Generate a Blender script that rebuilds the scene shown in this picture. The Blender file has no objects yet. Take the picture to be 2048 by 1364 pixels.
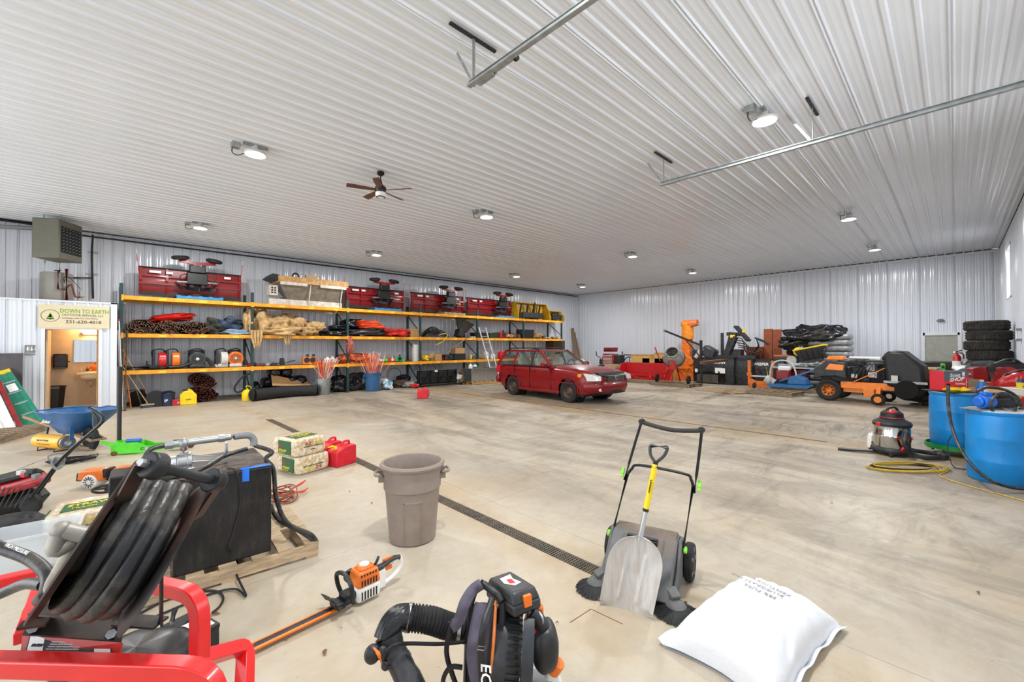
import bpy, bmesh, math, random
import numpy as np
from mathutils import Vector, Matrix, noise, Euler
PI = math.pi
SC = bpy.context.scene
COL = SC.collection
V = Vector

# ---------------------------------------------------------------- camera
CAM_H = 1.75
YAW, PITCH, ROLL, FPX = 0.8110389604, 0.0105453730, -0.0027758327, 842.33
def cam_axes():
    cy, sy, cp, sp = math.cos(YAW), math.sin(YAW), math.cos(PITCH), math.sin(PITCH)
    f = V((cy*cp, sy*cp, sp)); r = V((sy, -cy, 0)); u = r.cross(f)
    cr, sr = math.cos(ROLL), math.sin(ROLL)
    return cr*r + sr*u, -sr*r + cr*u, f
CR, CU, CF = cam_axes()
cd = bpy.data.cameras.new('camera'); cam = bpy.data.objects.new('camera', cd); COL.objects.link(cam)
cd.sensor_width = 36; cd.lens = FPX/2048*36; cd.clip_start = 0.05; cd.clip_end = 200
m4 = Matrix((CR, CU, -CF)).transposed().to_4x4(); m4.translation = V((0, 0, CAM_H)); cam.matrix_world = m4
SC.camera = cam
def ray(x, y): return CF*FPX + CR*(x-1024) - CU*(y-682)
def hit(x, y, ax, val):
    d = ray(x, y); o = V((0, 0, CAM_H)); return o + d*((val-o[ax])/d[ax])
def G(x, y, z=0.0):          # the floor point (or point at height z) seen at a spot of the photograph
    return hit(x, y, 2, z)

# ---------------------------------------------------------------- world, light, exposure
L_, W_, R_, C_ = 22.25, 17.13, -1.09, 5.066      # back wall, left wall, right wall, ceiling
XB = -5.2                                          # wall behind the camera
wd = bpy.data.worlds.new('sky'); SC.world = wd; wd.use_nodes = True
nt = wd.node_tree; bg = nt.nodes['Background']
tc = nt.nodes.new('ShaderNodeTexCoord'); sp = nt.nodes.new('ShaderNodeSeparateXYZ'); rp = nt.nodes.new('ShaderNodeValToRGB')
nt.links.new(tc.outputs['Generated'], sp.inputs[0]); nt.links.new(sp.outputs['Z'], rp.inputs[0]); nt.links.new(rp.outputs[0], bg.inputs[0])
rp.color_ramp.elements[0].color = (.80, .82, .84, 1); rp.color_ramp.elements[0].position = .0
rp.color_ramp.elements[1].color = (.90, .95, 1, 1); rp.color_ramp.elements[1].position = .12
bg.inputs[1].default_value = 4.3
SC.view_settings.view_transform = 'Standard'; SC.view_settings.look = 'None'; SC.view_settings.gamma = 1
SC.view_settings.use_curve_mapping = False
SC.view_settings.exposure = 0.0
LAMP_W = 140.0
def area(name, loc, sx, sy, rot, power, color=(1, 1, 1), portal=False):
    ld = bpy.data.lights.new(name, 'AREA'); ld.shape = 'RECTANGLE'; ld.size = sx; ld.size_y = sy; ld.energy = power; ld.color = color
    o = bpy.data.objects.new(name, ld); COL.objects.link(o); o.location = loc; o.rotation_euler = rot
    if portal: ld.cycles.is_portal = True
    return o
# openings in the wall behind the camera and in the side walls (cut through in the shell; all but one unseen, added for daylight)
LIGHT_GAPS_BACK = [(-.6, 3.9, 0., 4.3), (4.8, 9.3, 0., 4.3), (10.2, 14.7, 0., 4.3)]        # y0, y1, z0, z1 at x = XB; unseen doorways added for more daylight
for y0, y1, z0, z1 in LIGHT_GAPS_BACK:
    area('daylight_portal', (XB-.1, (y0+y1)/2, (z0+z1)/2), z1-z0, y1-y0, (0, -PI/2, 0), 1, portal=True)
WIN_SEEN_ADDED = [(18., 19.3, 3.05, 4.58), (-3.8, -1.8, 3.05, 4.58), (-1.2, .8, 3.05, 4.58), (7.2, 9.2, 3.05, 4.58)]  # only the first is in view; the rest are added to light the ceiling
LIGHT_GAP_R = (2.9, 6.7, 1.9, 4.2)                                        # unseen bare opening at the overhead door, added for side daylight
area('daylight_portal', ((LIGHT_GAP_R[0]+LIGHT_GAP_R[1])/2, R_-.1, 3.05), LIGHT_GAP_R[1]-LIGHT_GAP_R[0], 2.3, (PI/2, 0, 0), 1, portal=True)

for a, b, u, w in WIN_SEEN_ADDED[1:]:
    area('daylight_portal', ((a+b)/2, R_-.1, (u+w)/2), b-a, w-u, (PI/2, 0, 0), 1, portal=True)

# ---------------------------------------------------------------- helpers
def srgb(h):
    if isinstance(h, str):
        h = h.lstrip('#'); c = [int(h[i:i+2], 16)/255 for i in (0, 2, 4)]
    else: c = [v/255 for v in h]
    return tuple((v/12.92 if v <= .04045 else ((v+.055)/1.055)**2.4) for v in c)
MATS = {}
def mat(name, col, rough=.5, metal=0., var=0.12, scale=8., bump=0., col2=None, mix=(.4, .65), dirt=None, spec=.5, coat=0., trans=0., alpha=1., emit=0., stretch=(1, 1, 1), ior=1.45, detail=4., dirt_amt=.5, dirt_scale=3., bscale=None):
    """procedural material: base colour broken up by noise, optional second colour, dirt and bump"""
    if name in MATS: return MATS[name]
    m = bpy.data.materials.new(name); m.use_nodes = True; MATS[name] = m
    n = m.node_tree.nodes; l = m.node_tree.links; b = n['Principled BSDF']
    c = srgb(col); m.diffuse_color = (*c, 1)
    t = n.new('ShaderNodeTexCoord'); mp = n.new('ShaderNodeMapping'); mp.inputs['Scale'].default_value = stretch
    l.new(t.outputs['Object'], mp.inputs[0])
    nz = n.new('ShaderNodeTexNoise'); nz.inputs['Scale'].default_value = scale; nz.inputs['Detail'].default_value = detail
    l.new(mp.outputs[0], nz.inputs['Vector'])
    cr = n.new('ShaderNodeValToRGB'); l.new(nz.outputs['Fac'], cr.inputs[0])
    c2 = srgb(col2) if col2 else tuple(min(1, v*(1+var)) for v in c)
    c1 = c if col2 else tuple(v*(1-var) for v in c)
    cr.color_ramp.elements[0].color = (*c1, 1); cr.color_ramp.elements[0].position = mix[0]
    cr.color_ramp.elements[1].color = (*c2, 1); cr.color_ramp.elements[1].position = mix[1]
    out = cr.outputs[0]
    if dirt:
        n2 = n.new('ShaderNodeTexNoise'); n2.inputs['Scale'].default_value = dirt_scale; n2.inputs['Detail'].default_value = 8; n2.inputs['Roughness'].default_value = .7
        l.new(mp.outputs[0], n2.inputs['Vector'])
        r2 = n.new('ShaderNodeValToRGB'); l.new(n2.outputs['Fac'], r2.inputs[0])
        r2.color_ramp.elements[0].position = .48; r2.color_ramp.elements[1].position = .72
        mu = n.new('ShaderNodeMath'); mu.operation = 'MULTIPLY'; mu.inputs[1].default_value = dirt_amt; l.new(r2.outputs[0], mu.inputs[0])
        mx = n.new('ShaderNodeMixRGB'); l.new(mu.outputs[0], mx.inputs[0]); l.new(out, mx.inputs[1]); mx.inputs[2].default_value = (*srgb(dirt), 1)
        out = mx.outputs[0]
    l.new(out, b.inputs['Base Color'])
    b.inputs['Roughness'].default_value = rough; b.inputs['Metallic'].default_value = metal
    b.inputs['Specular IOR Level'].default_value = spec
    if coat: b.inputs['Coat Weight'].default_value = coat; b.inputs['Coat Roughness'].default_value = .08
    if trans: b.inputs['Transmission Weight'].default_value = trans; b.inputs['IOR'].default_value = ior
    if alpha < 1: b.inputs['Alpha'].default_value = alpha
    if emit:
        b.inputs['Emission Color'].default_value = (*c, 1); b.inputs['Emission Strength'].default_value = emit
    if bump:
        n3 = n.new('ShaderNodeTexNoise'); n3.inputs['Scale'].default_value = bscale or scale*4; n3.inputs['Detail'].default_value = 5
        l.new(mp.outputs[0], n3.inputs['Vector'])
        bp = n.new('ShaderNodeBump'); bp.inputs['Strength'].default_value = bump; bp.inputs['Distance'].default_value = .02
        l.new(n3.outputs['Fac'], bp.inputs['Height']); l.new(bp.outputs[0], b.inputs['Normal'])
    return m

def nrm(v):
    v = V(v); return v.normalized() if v.length > 1e-9 else V((0, 0, 1))
def frame(d):
    d = nrm(d); a = V((0, 0, 1)) if abs(d.z) < .95 else V((1, 0, 0))
    s = d.cross(a).normalized(); return s, s.cross(d).normalized(), d
def Rz(a): return Matrix.Rotation(a, 4, 'Z')
def Rx(a): return Matrix.Rotation(a, 4, 'X')
def Ry(a): return Matrix.Rotation(a, 4, 'Y')
def T(x, y=0, z=0): return Matrix.Translation(V((x, y, z)))

class B:
    """collects shapes, links them as ONE mesh object"""
    def __init__(s): s.v = []; s.f = []; s.M = Matrix.Identity(4)
    def add(s, vs, fs, M=None):
        o = len(s.v); X = s.M @ M if M is not None else s.M
        s.v += [tuple(X @ V(p)) for p in vs]; s.f += [tuple(i+o for i in f) for f in fs]; return s
    def box(s, c, d, rot=None, taper=1., tx=None, ty=None):
        tx = taper if tx is None else tx; ty = taper if ty is None else ty
        x, y, z = d[0]/2, d[1]/2, d[2]/2
        vs = [(-x, -y, -z), (x, -y, -z), (x, y, -z), (-x, y, -z), (-x*tx, -y*ty, z), (x*tx, -y*ty, z), (x*tx, y*ty, z), (-x*tx, y*ty, z)]
        fs = [(3, 2, 1, 0), (4, 5, 6, 7), (0, 1, 5, 4), (1, 2, 6, 5), (2, 3, 7, 6), (3, 0, 4, 7)]
        M = T(*c)
        if rot is not None: M = M @ (Euler(rot).to_matrix().to_4x4() if not isinstance(rot, Matrix) else rot)
        return s.add(vs, fs, M)
    def b2(s, a, b): # box between two corners
        return s.box([(a[i]+b[i])/2 for i in range(3)], [abs(b[i]-a[i]) for i in range(3)])
    def bar(s, a, b, w, h=None, up=None):
        """rectangular bar from a to b"""
        h = h or w; a, b = V(a), V(b); d = nrm(b-a)
        if up is None: S, U, d = frame(d)
        else: S = d.cross(V(up)).normalized(); U = S.cross(d)
        vs = []
        for p in (a, b):
            for i, j in ((-1, -1), (1, -1), (1, 1), (-1, 1)): vs.append(p + S*(i*w/2) + U*(j*h/2))
        return s.add(vs, [(0, 1, 2, 3), (7, 6, 5, 4), (0, 4, 5, 1), (1, 5, 6, 2), (2, 6, 7, 3), (3, 7, 4, 0)])
    def cyl(s, a, b, r, r2=None, n=16, cap=True):
        r2 = r if r2 is None else r2; a, b = V(a), V(b); S, U, d = frame(b-a); vs = []
        for p, q in ((a, r), (b, r2)):
            for i in range(n):
                t = 2*PI*i/n; vs.append(p + S*(q*math.cos(t)) + U*(q*math.sin(t)))
        fs = [(i, (i+1) % n, n+(i+1) % n, n+i) for i in range(n)]
        if cap: fs += [tuple(range(n-1, -1, -1)), tuple(range(n, 2*n))]
        return s.add(vs, fs)
    def tube(s, pts, r, n=8, closed=False, cap=True, smooth=0, flat=1., up=None):
        pts = [V(p) for p in pts]
        if smooth: pts = crv(pts, smooth, closed)
        m = len(pts); rs = r if isinstance(r, (list, tuple)) else [r]*m
        if len(rs) != m: rs = [rs[min(len(rs)-1, int(i*len(rs)/m))] for i in range(m)]
        vs = []; prev = None
        for i, p in enumerate(pts):
            a = pts[i-1] if (i > 0 or closed) else p; b = pts[(i+1) % m] if (i < m-1 or closed) else p
            d = nrm(b-a)
            if up is not None: S = d.cross(V(up)).normalized(); U = S.cross(d)
            elif prev is None: S, U, _ = frame(d)
            else:
                S = prev - d*prev.dot(d)
                S = S.normalized() if S.length > 1e-6 else frame(d)[0]
                U = d.cross(S)
            prev = S
            for k in range(n):
                t = 2*PI*(k+.5)/n; vs.append(p + S*(rs[i]*math.cos(t)) + U*(rs[i]*flat*math.sin(t)))
        fs = []
        for i in range(m if closed else m-1):
            for k in range(n):
                fs.append((i*n+k, i*n+(k+1) % n, ((i+1) % m)*n+(k+1) % n, ((i+1) % m)*n+k))
        if cap and not closed: fs += [tuple(range(n-1, -1, -1)), tuple((m-1)*n+k for k in range(n))]
        return s.add(vs, fs)
    def lathe(s, prof, n=24, M=None, sx=1., sy=1., cap=True):
        """prof: (r, z) list, bottom to top, around local Z"""
        vs = []; m = len(prof)
        for r, z in prof:
            for k in range(n):
                t = 2*PI*k/n; vs.append((r*math.cos(t)*sx, r*math.sin(t)*sy, z))
        fs = [(i*n+k, i*n+(k+1) % n, (i+1)*n+(k+1) % n, (i+1)*n+k) for i in range(m-1) for k in range(n)]
        if cap and prof[0][0] > 1e-5: fs.append(tuple(range(n-1, -1, -1)))
        if cap and prof[-1][0] > 1e-5: fs.append(tuple((m-1)*n+k for k in range(n)))
        return s.add(vs, fs, M)
    def prism(s, poly, t0, t1, M=None, ax='y'):
        """polygon (u, w) extruded from t0 to t1 along an axis; u,w are the other two axes in order"""
        n = len(poly)
        f = {'y': lambda u, w, t: (u, t, w), 'x': lambda u, w, t: (t, u, w), 'z': lambda u, w, t: (u, w, t)}[ax]
        vs = [f(u, w, t0) for u, w in poly] + [f(u, w, t1) for u, w in poly]
        fs = [tuple(range(n)), tuple(range(2*n-1, n-1, -1))] + [(i, n+i, n+(i+1) % n, (i+1) % n) for i in range(n)]
        return s.add(vs, fs, M)
    def sph(s, c, r, n=12, m=8, M=None):
        r = (r, r, r) if not isinstance(r, (tuple, list)) else r
        vs = [(0, 0, -1)]; fs = []
        for i in range(1, m):
            a = -PI/2 + PI*i/m
            for k in range(n): t = 2*PI*k/n; vs.append((math.cos(a)*math.cos(t), math.cos(a)*math.sin(t), math.sin(a)))
        vs.append((0, 0, 1))
        for k in range(n): fs.append((0, 1+(k+1) % n, 1+k)); fs.append((len(vs)-1, 1+(m-2)*n+k, 1+(m-2)*n+(k+1) % n))
        for i in range(m-2):
            for k in range(n): fs.append((1+i*n+k, 1+i*n+(k+1) % n, 1+(i+1)*n+(k+1) % n, 1+(i+1)*n+k))
        X = T(*c) @ (M if M is not None else Matrix.Identity(4)) @ Matrix.Diagonal((*r, 1))
        return s.add(vs, fs, X)
    def torus(s, c, R, r, axis='z', n=32, k=10, a0=0, a1=2*PI):
        full = abs(a1-a0-2*PI) < 1e-6; pts = []
        for i in range(n if full else n+1):
            t = a0+(a1-a0)*i/n; u, w = R*math.cos(t), R*math.sin(t)
            p = {'z': (u, w, 0), 'y': (u, 0, w), 'x': (0, u, w)}[axis]; pts.append(V(c)+V(p))
        return s.tube(pts, r, k, closed=full)
    def blob(s, c, r, seed=0, amp=.12, fr=1.5, n=24, m=14, flat=None, p=1., wr=0., M=None):
        """lumpy cushion: superellipsoid pushed about by noise, optional flat underside, fine wrinkles wr"""
        vs = []; fs = []; rr = random.Random(seed); off = V((rr.random()*50, rr.random()*50, rr.random()*50))
        def sg(x): return math.copysign(abs(x)**p, x)
        for i in range(m+1):
            a = -PI/2 + PI*i/m
            for k in range(n):
                t = 2*PI*k/n
                q = V((sg(math.cos(a))*sg(math.cos(t)), sg(math.cos(a))*sg(math.sin(t)), sg(math.sin(a))))
                d = 1+amp*noise.noise(q*fr+off)*2
                if wr: d += wr*noise.noise(V((q.x*9, q.y*9, q.z*5))+off)+wr*.5*noise.noise(q*19+off)
                q = V((q.x*r[0], q.y*r[1], q.z*r[2]))*d
                if flat is not None and q.z < flat: q.z = flat
                vs.append(q)
        for i in range(m):
            for k in range(n): fs.append((i*n+k, i*n+(k+1) % n, (i+1)*n+(k+1) % n, (i+1)*n+k))
        X = T(*c) @ (M if M is not None else Matrix.Identity(4))
        return s.add(vs, fs, X)
    def sheet(s, f, nu, nv, th=0.):
        """grid surface f(u,v) -> point; th > 0 makes it a slab"""
        P = [[V(f(i/nu, j/nv)) for j in range(nv+1)] for i in range(nu+1)]
        vs = [P[i][j] for i in range(nu+1) for j in range(nv+1)]
        w = nv+1; fs = [(i*w+j, (i+1)*w+j, (i+1)*w+j+1, i*w+j+1) for i in range(nu) for j in range(nv)]
        if th:
            N = []
            for i in range(nu+1):
                for j in range(nv+1):
                    du = P[min(i+1, nu)][j]-P[max(i-1, 0)][j]; dv = P[i][min(j+1, nv)]-P[i][max(j-1, 0)]; N.append(nrm(du.cross(dv)))
            k = len(vs); vs += [vs[i]-N[i]*th for i in range(k)]
            fs += [tuple(x+k for x in reversed(q)) for q in fs[:]]
            edge = [(i*w, (i+1)*w) for i in range(nu)] + [((i+1)*w+nv, i*w+nv) for i in range(nu)] + [(j+1, j) for j in range(nv)] + [(nu*w+j, nu*w+j+1) for j in range(nv)]
            fs += [(b, a, a+k, b+k) for a, b in edge]
        return s.add(vs, fs)
    def mesh(s, name, m, ang=35):
        me = bpy.data.meshes.new(name); me.from_pydata(s.v, [], s.f)
        bm = bmesh.new(); bm.from_mesh(me); bmesh.ops.recalc_face_normals(bm, faces=bm.faces); bm.to_mesh(me); bm.free()
        if isinstance(m, (list, tuple)):
            for q in m: me.materials.append(q)
        elif m: me.materials.append(m)
        me.polygons.foreach_set('use_smooth', [True]*len(me.polygons))
        me.set_sharp_from_angle(angle=math.radians(ang))
        return me
    def obj(s, name, m, parent=None, bev=0., label=None, kind=None, ang=35, seg=2, sub=0):
        o = bpy.data.objects.new(name, s.mesh(name, m, ang)); COL.objects.link(o)
        if parent: o.parent = parent
        if bev:
            md = o.modifiers.new('bevel', 'BEVEL'); md.width = bev; md.segments = seg; md.limit_method = 'ANGLE'; md.angle_limit = math.radians(40)
        if sub:
            md = o.modifiers.new('sub', 'SUBSURF'); md.levels = sub; md.render_levels = sub
        if label: o['label'] = label
        if kind: o['kind'] = kind
        return o

def crv(pts, sub=6, closed=False):
    """Catmull-Rom through the points"""
    pts = [V(p) for p in pts]; n = len(pts); out = []
    for i in range(n if closed else n-1):
        g = lambda k: pts[k % n] if closed else pts[max(0, min(n-1, k))]
        p0, p1, p2, p3 = g(i-1), g(i), g(i+1), g(i+2)
        for j in range(sub):
            t = j/sub
            out.append(.5*((2*p1)+(-p0+p2)*t+(2*p0-5*p1+4*p2-p3)*t*t+(-p0+3*p1-3*p2+p3)*t**3))
    if not closed: out.append(pts[-1])
    return out
def tag(o, label, cat, group=None):
    o['label'] = label; o['category'] = cat
    if group: o['group'] = group
    return o
def thing(name, label, cat, loc=(0, 0, 0), rz=0., group=None, rot=None):
    o = bpy.data.objects.new(name, None); COL.objects.link(o); o.empty_display_size = .1
    o.location = loc; o.rotation_euler = rot if rot else (0, 0, rz); return tag(o, label, cat, group)
def struct(name, loc=(0, 0, 0)):
    o = bpy.data.objects.new(name, None); COL.objects.link(o); o.location = loc; o['kind'] = 'structure'; return o
def dup(o, parent=None, loc=None, rz=None, label=None, group=None):
    c = o.copy(); COL.objects.link(c)
    if parent: c.parent = parent
    if loc is not None: c.location = loc
    if rz is not None: c.rotation_euler = (0, 0, rz)
    if label: c['label'] = label
    if group: c['group'] = group
    for ch in o.children: dup(ch, c)
    return c
def text(name, s, size, m, parent, loc, rot=(PI/2, 0, 0), ext=.0008, ax=1., label=None, bold=0., shear=0., align='LEFT', space=1.):
    cu = bpy.data.curves.new(name, 'FONT'); cu.body = s; cu.size = size; cu.extrude = ext; cu.resolution_u = 2; cu.offset = bold; cu.shear = shear; cu.align_x = align; cu.space_line = .8
    cu.space_character = space
    t = bpy.data.objects.new('t', cu); COL.objects.link(t); dg = bpy.context.evaluated_depsgraph_get()
    me = bpy.data.meshes.new_from_object(t.evaluated_get(dg)); bpy.data.objects.remove(t); me.name = name; me.materials.clear(); me.materials.append(m)
    o = bpy.data.objects.new(name, me); COL.objects.link(o); o.parent = parent; o.location = loc
    o.rotation_euler = rot if not isinstance(rot, Matrix) else rot.to_euler(); o.scale = (ax, 1, 1)
    if label: o['label'] = label
    return o
def heading(a, b):
    a, b = V(a), V(b); return math.atan2(b.y-a.y, b.x-a.x)

# ---------------------------------------------------------------- common materials
M_black = mat('black plastic', '#1b1c1e', .45, var=.25, bump=.05)
M_blackg = mat('glossy black paint', '#101113', .22, var=.2)
M_rub = mat('black rubber', '#1d1d1e', .75, var=.3, scale=20, bump=.15)
M_hose = mat('black hose rubber', '#17191c', .38, var=.4, scale=14, dirt='#8a8375', dirt_amt=.4, dirt_scale=9, bump=.15)
M_dk = mat('dark grey steel', '#2e3134', .5, .3, var=.3)
M_steel = mat('bare steel', '#a9abad', .35, .85, var=.15)
M_galv = mat('galvanised steel', '#a3a8a9', .42, .75, var=.14, scale=12)
M_alu = mat('aluminium', '#c4c6c8', .35, .8, var=.1)
M_red = mat('red enamel', '#c01a20', .3, var=.12, coat=.3)
M_redd = mat('dark red enamel', '#8f1119', .35, var=.2, coat=.2, dirt='#3a1a18', dirt_amt=.3)
M_redp = mat('red polyethylene', '#d3182b', .4, var=.1)
M_org = mat('orange enamel', '#e8731a', .35, var=.1, coat=.2)
M_orgp = mat('orange plastic', '#f0761c', .4, var=.08)
M_yel = mat('yellow plastic', '#f2cf15', .4, var=.08)
M_white = mat('white plastic', '#e9e9e6', .45, var=.05)
M_lt = mat('light grey plastic', '#c9c9c5', .5, var=.08)
M_grey = mat('grey plastic', '#7d7f80', .5, var=.1)
M_green = mat('bright green paint', '#4fcb25', .35, var=.1)
M_blue = mat('blue plastic', '#1b66b8', .4, var=.1)
M_wood = mat('rough pallet wood', '#b79f80', .8, var=.2, scale=5, stretch=(1, 6, 6), bump=.3, dirt='#5c4a38', dirt_amt=.6, dirt_scale=2)
M_woodd = mat('weathered wood', '#8d7a63', .85, var=.25, scale=5, stretch=(1, 6, 6), bump=.3, dirt='#4a3d30', dirt_amt=.6)
M_ply = mat('plywood', '#c49b66', .6, var=.18, scale=4, stretch=(1, 5, 5), dirt='#7a5a38', dirt_amt=.35)
M_card = mat('cardboard', '#b08a5c', .8, var=.08)
M_label = mat('white label', '#efefec', .5, var=.03)
M_ink = mat('black ink', '#16161a', .5, var=.05)
M_inkr = mat('red ink', '#c41f25', .5, var=.05)
M_inkg = mat('green ink', '#1d5a32', .5, var=.05)
M_inky = mat('yellow ink', '#ecd22a', .5, var=.05)

# ================================================================ THE SHELL
def mk_floor_mat():
    m = bpy.data.materials.new('stained concrete'); m.use_nodes = True; n = m.node_tree.nodes; l = m.node_tree.links; b = n['Principled BSDF']
    g = n.new('ShaderNodeNewGeometry'); pos = g.outputs['Position']
    def nz(scale, det=6, rgh=.6, st=(1, 1, 1), rot=0., dist=0., off=(0, 0, 0)):
        mp = n.new('ShaderNodeMapping'); mp.inputs['Scale'].default_value = st; mp.inputs['Rotation'].default_value = (0, 0, rot); mp.inputs['Location'].default_value = off; l.new(pos, mp.inputs[0])
        t = n.new('ShaderNodeTexNoise'); t.inputs['Scale'].default_value = scale; t.inputs['Detail'].default_value = det; t.inputs['Roughness'].default_value = rgh; t.inputs['Distortion'].default_value = dist
        l.new(mp.outputs[0], t.inputs['Vector']); return t.outputs['Fac']
    def ramp(f, a, b_, c0=0, c1=1):
        r = n.new('ShaderNodeMapRange'); r.inputs[1].default_value = a; r.inputs[2].default_value = b_; r.inputs[3].default_value = c0; r.inputs[4].default_value = c1; l.new(f, r.inputs[0]); return r.outputs[0]
    def mul(a, b_):
        q = n.new('ShaderNodeMath'); q.operation = 'MULTIPLY'
        for i, z in enumerate((a, b_)):
            if isinstance(z, (int, float)): q.inputs[i].default_value = z
            else: l.new(z, q.inputs[i])
        return q.outputs[0]
    def mix(f, a, c):
        q = n.new('ShaderNodeMixRGB'); l.new(f, q.inputs[0])
        if isinstance(a, tuple): q.inputs[1].default_value = (*a, 1)
        else: l.new(a, q.inputs[1])
        q.inputs[2].default_value = (*c, 1); return q.outputs[0]
    c = mix(ramp(nz(.9, 5, .65), .35, .65), srgb('#b2a590'), srgb('#bfb6a6'))
    c = mix(mul(ramp(nz(9, 8, .7), .4, .62), .35), c, srgb('#a4967f'))
    # warm rusty bands where water stood
    c = mix(mul(ramp(nz(.45, 6, .6, off=(7, 2, 0)), .50, .68), .5), c, srgb('#b0936a'))
    # tyre dirt: grey-brown smears drawn out along the driving lane, more of it further in
    sx = n.new('ShaderNodeSeparateXYZ'); l.new(pos, sx.inputs[0])
    far = ramp(sx.outputs['X'], 2.6, 9., 0., 1.)
    near = ramp(sx.outputs['X'], 3.0, 4.4, 0., 1.)
    s1 = ramp(nz(.8, 9, .72, (1, .28, 1), -.5, .8), .43, .63)
    c = mix(mul(mul(s1, .9), near), c, srgb('#736a5e'))
    c = mix(mul(near, .28), c, srgb('#867f73'))
    s2 = ramp(nz(1.3, 9, .75, (.5, 1.6, 1), .25, 1.5, (3, 9, 0)), .50, .66)
    c = mix(mul(mul(s2, .9), far), c, srgb('#5f564a'))
    s3 = ramp(nz(.35, 7, .7, (1, 1, 1), .2, .6, (1, 5, 0)), .52, .62)
    c = mix(mul(mul(s3, .55), far), c, srgb('#75674f'))
    s4 = ramp(nz(2.4, 10, .8, (1.8, .5, 1), .9, 1.2), .6, .72)
    c = mix(mul(mul(s4, .8), near), c, srgb('#d6cfc0'))
    # dirt around the trench drain
    dd = n.new('ShaderNodeMath'); dd.operation = 'ABSOLUTE'; d0 = n.new('ShaderNodeMath'); d0.operation = 'SUBTRACT'; l.new(sx.outputs['X'], d0.inputs[0]); d0.inputs[1].default_value = 2.73; l.new(d0.outputs[0], dd.inputs[0])
    c = mix(mul(ramp(dd.outputs[0], .05, .42, .6, 0), ramp(nz(2.2, 6, .7), .38, .6)), c, srgb('#a08359'))
    d1 = n.new('ShaderNodeMath'); d1.operation = 'SUBTRACT'; l.new(sx.outputs['X'], d1.inputs[0]); d1.inputs[1].default_value = 9.33; d2 = n.new('ShaderNodeMath'); d2.operation = 'ABSOLUTE'; l.new(d1.outputs[0], d2.inputs[0])
    c = mix(mul(ramp(d2.outputs[0], .1, .9, .8, 0), ramp(nz(1.4, 6, .7), .36, .56)), c, srgb('#a48a62'))
    c = mix(ramp(nz(38, 3, .5), .73, .77), c, srgb('#54452f'))
    l.new(c, b.inputs['Base Color'])
    r = ramp(nz(3, 5), .3, .7, .42, .62); l.new(r, b.inputs['Roughness'])
    bp = n.new('ShaderNodeBump'); bp.inputs['Strength'].default_value = .15; bp.inputs['Distance'].default_value = .01; l.new(nz(25, 6), bp.inputs['Height']); l.new(bp.outputs[0], b.inputs['Normal'])
    return m
M_floor = mk_floor_mat()
M_metal = mat('white coated ribbed steel', '#d8dde6', .16, 0., var=.015, scale=.6, spec=.6)
M_ceil = mat('white coated ceiling steel', '#dadde2', .16, 0., var=.015, scale=.6, spec=.6)
M_closure = mat('black foam closure', '#1e1f20', .8, var=.2)
M_trimw = mat('white trim', '#dfe2e5', .35, var=.02)

# floor: slabs with sawn joints, cut round the trench drains
floor = struct('floor')
B().box(((L_+XB)/2, (W_+R_)/2, -.22), (L_-XB+.6, W_-R_+.6, .2)).obj('subgrade', mat('joint dirt', '#5b4c38', .9, var=.2), floor)
dr = [(2.655, 2.805, 1.36, 11.35), (9.29, 9.37, 1.6, 12.6)]
xs = [XB-.1, -1.6, 2.655, 2.805, 3.10, 9.29, 9.37, 12.6, 15.9, 19.1, L_+.1]
ys = [-2.6, 3.59, 8.6, 12.9, W_+.1]
for i in range(len(xs)-1):
    isdr = abs(xs[i+1]-xs[i]) < .2
    for j in range(len(ys)-1):
        x0, x1 = xs[i], xs[i+1]; y0, y1 = ys[j], ys[j+1]; g = .0015
        segs = [(y0, y1)]
        if isdr:
            d = [q for q in dr if abs(q[0]-x0) < .01][0]; segs = []
            if y0 < d[2]: segs.append((y0, min(y1, d[2])))
            if y1 > d[3]: segs.append((max(y0, d[3]), y1))
        for a, b_ in segs:
            gx0 = 0 if (isdr or (i > 0 and abs(xs[i]-xs[i-1]) < .2)) else g; gx1 = 0 if (isdr or (i+2 < len(xs) and abs(xs[i+2]-xs[i+1]) < .2)) else g
            B().b2((x0+gx0, a+(g if a == y0 else 0), -.12), (x1-gx1, b_-(g if b_ == y1 else 0), 0)).obj('slab', M_floor, floor)
for a, b_ in (((1140, 1245), (1182, 1218)), ((1182, 1218), (1245, 1248))): B().bar(G(*a, .0006), G(*b_, .0006), .006, .001).obj('saw_cut', mat('rusty saw cut', '#7a5433', .9), floor)
M_grate = mat('cast drain grate', '#6f675c', .6, .4, var=.2, dirt='#a08a66', dirt_amt=.6)
gm = None
for k, (x0, x1, y0, y1) in enumerate(dr):
    nm = 'trench_drain'; t = thing(nm, ['steel trench drain grate in the floor beside the brown trash can', 'narrow trench drain crossing the floor in front of the red car'][k], 'drain', ((x0+x1)/2, y0, 0), 0)
    B().b2((-(x1-x0)/2, 0, -.118), ((x1-x0)/2, y1-y0, -.09)).obj('channel', mat('drain channel', '#4a3f30', .9), t)
    n = int(round((y1-y0)/.999)); seg = (y1-y0)/n
    b = B()
    s_ = (x1-x0)/.15
    for q in (-.07, -.0467, -.0233, 0, .0233, .0467, .07): b.box((q, seg/2, -.013), (.006 if abs(q) < .06 else .012, seg-.004, .022))
    for j in range(38): b.box((0, .012+j*(seg-.024)/37, -.0125), (.14, .008, .018))
    m_ = b.mesh('grate', M_grate)
    for j in range(n):
        o = bpy.data.objects.new('grate', m_); COL.objects.link(o); o.parent = t; o.location = (0, j*seg, 0); o.scale.x = s_

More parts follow.
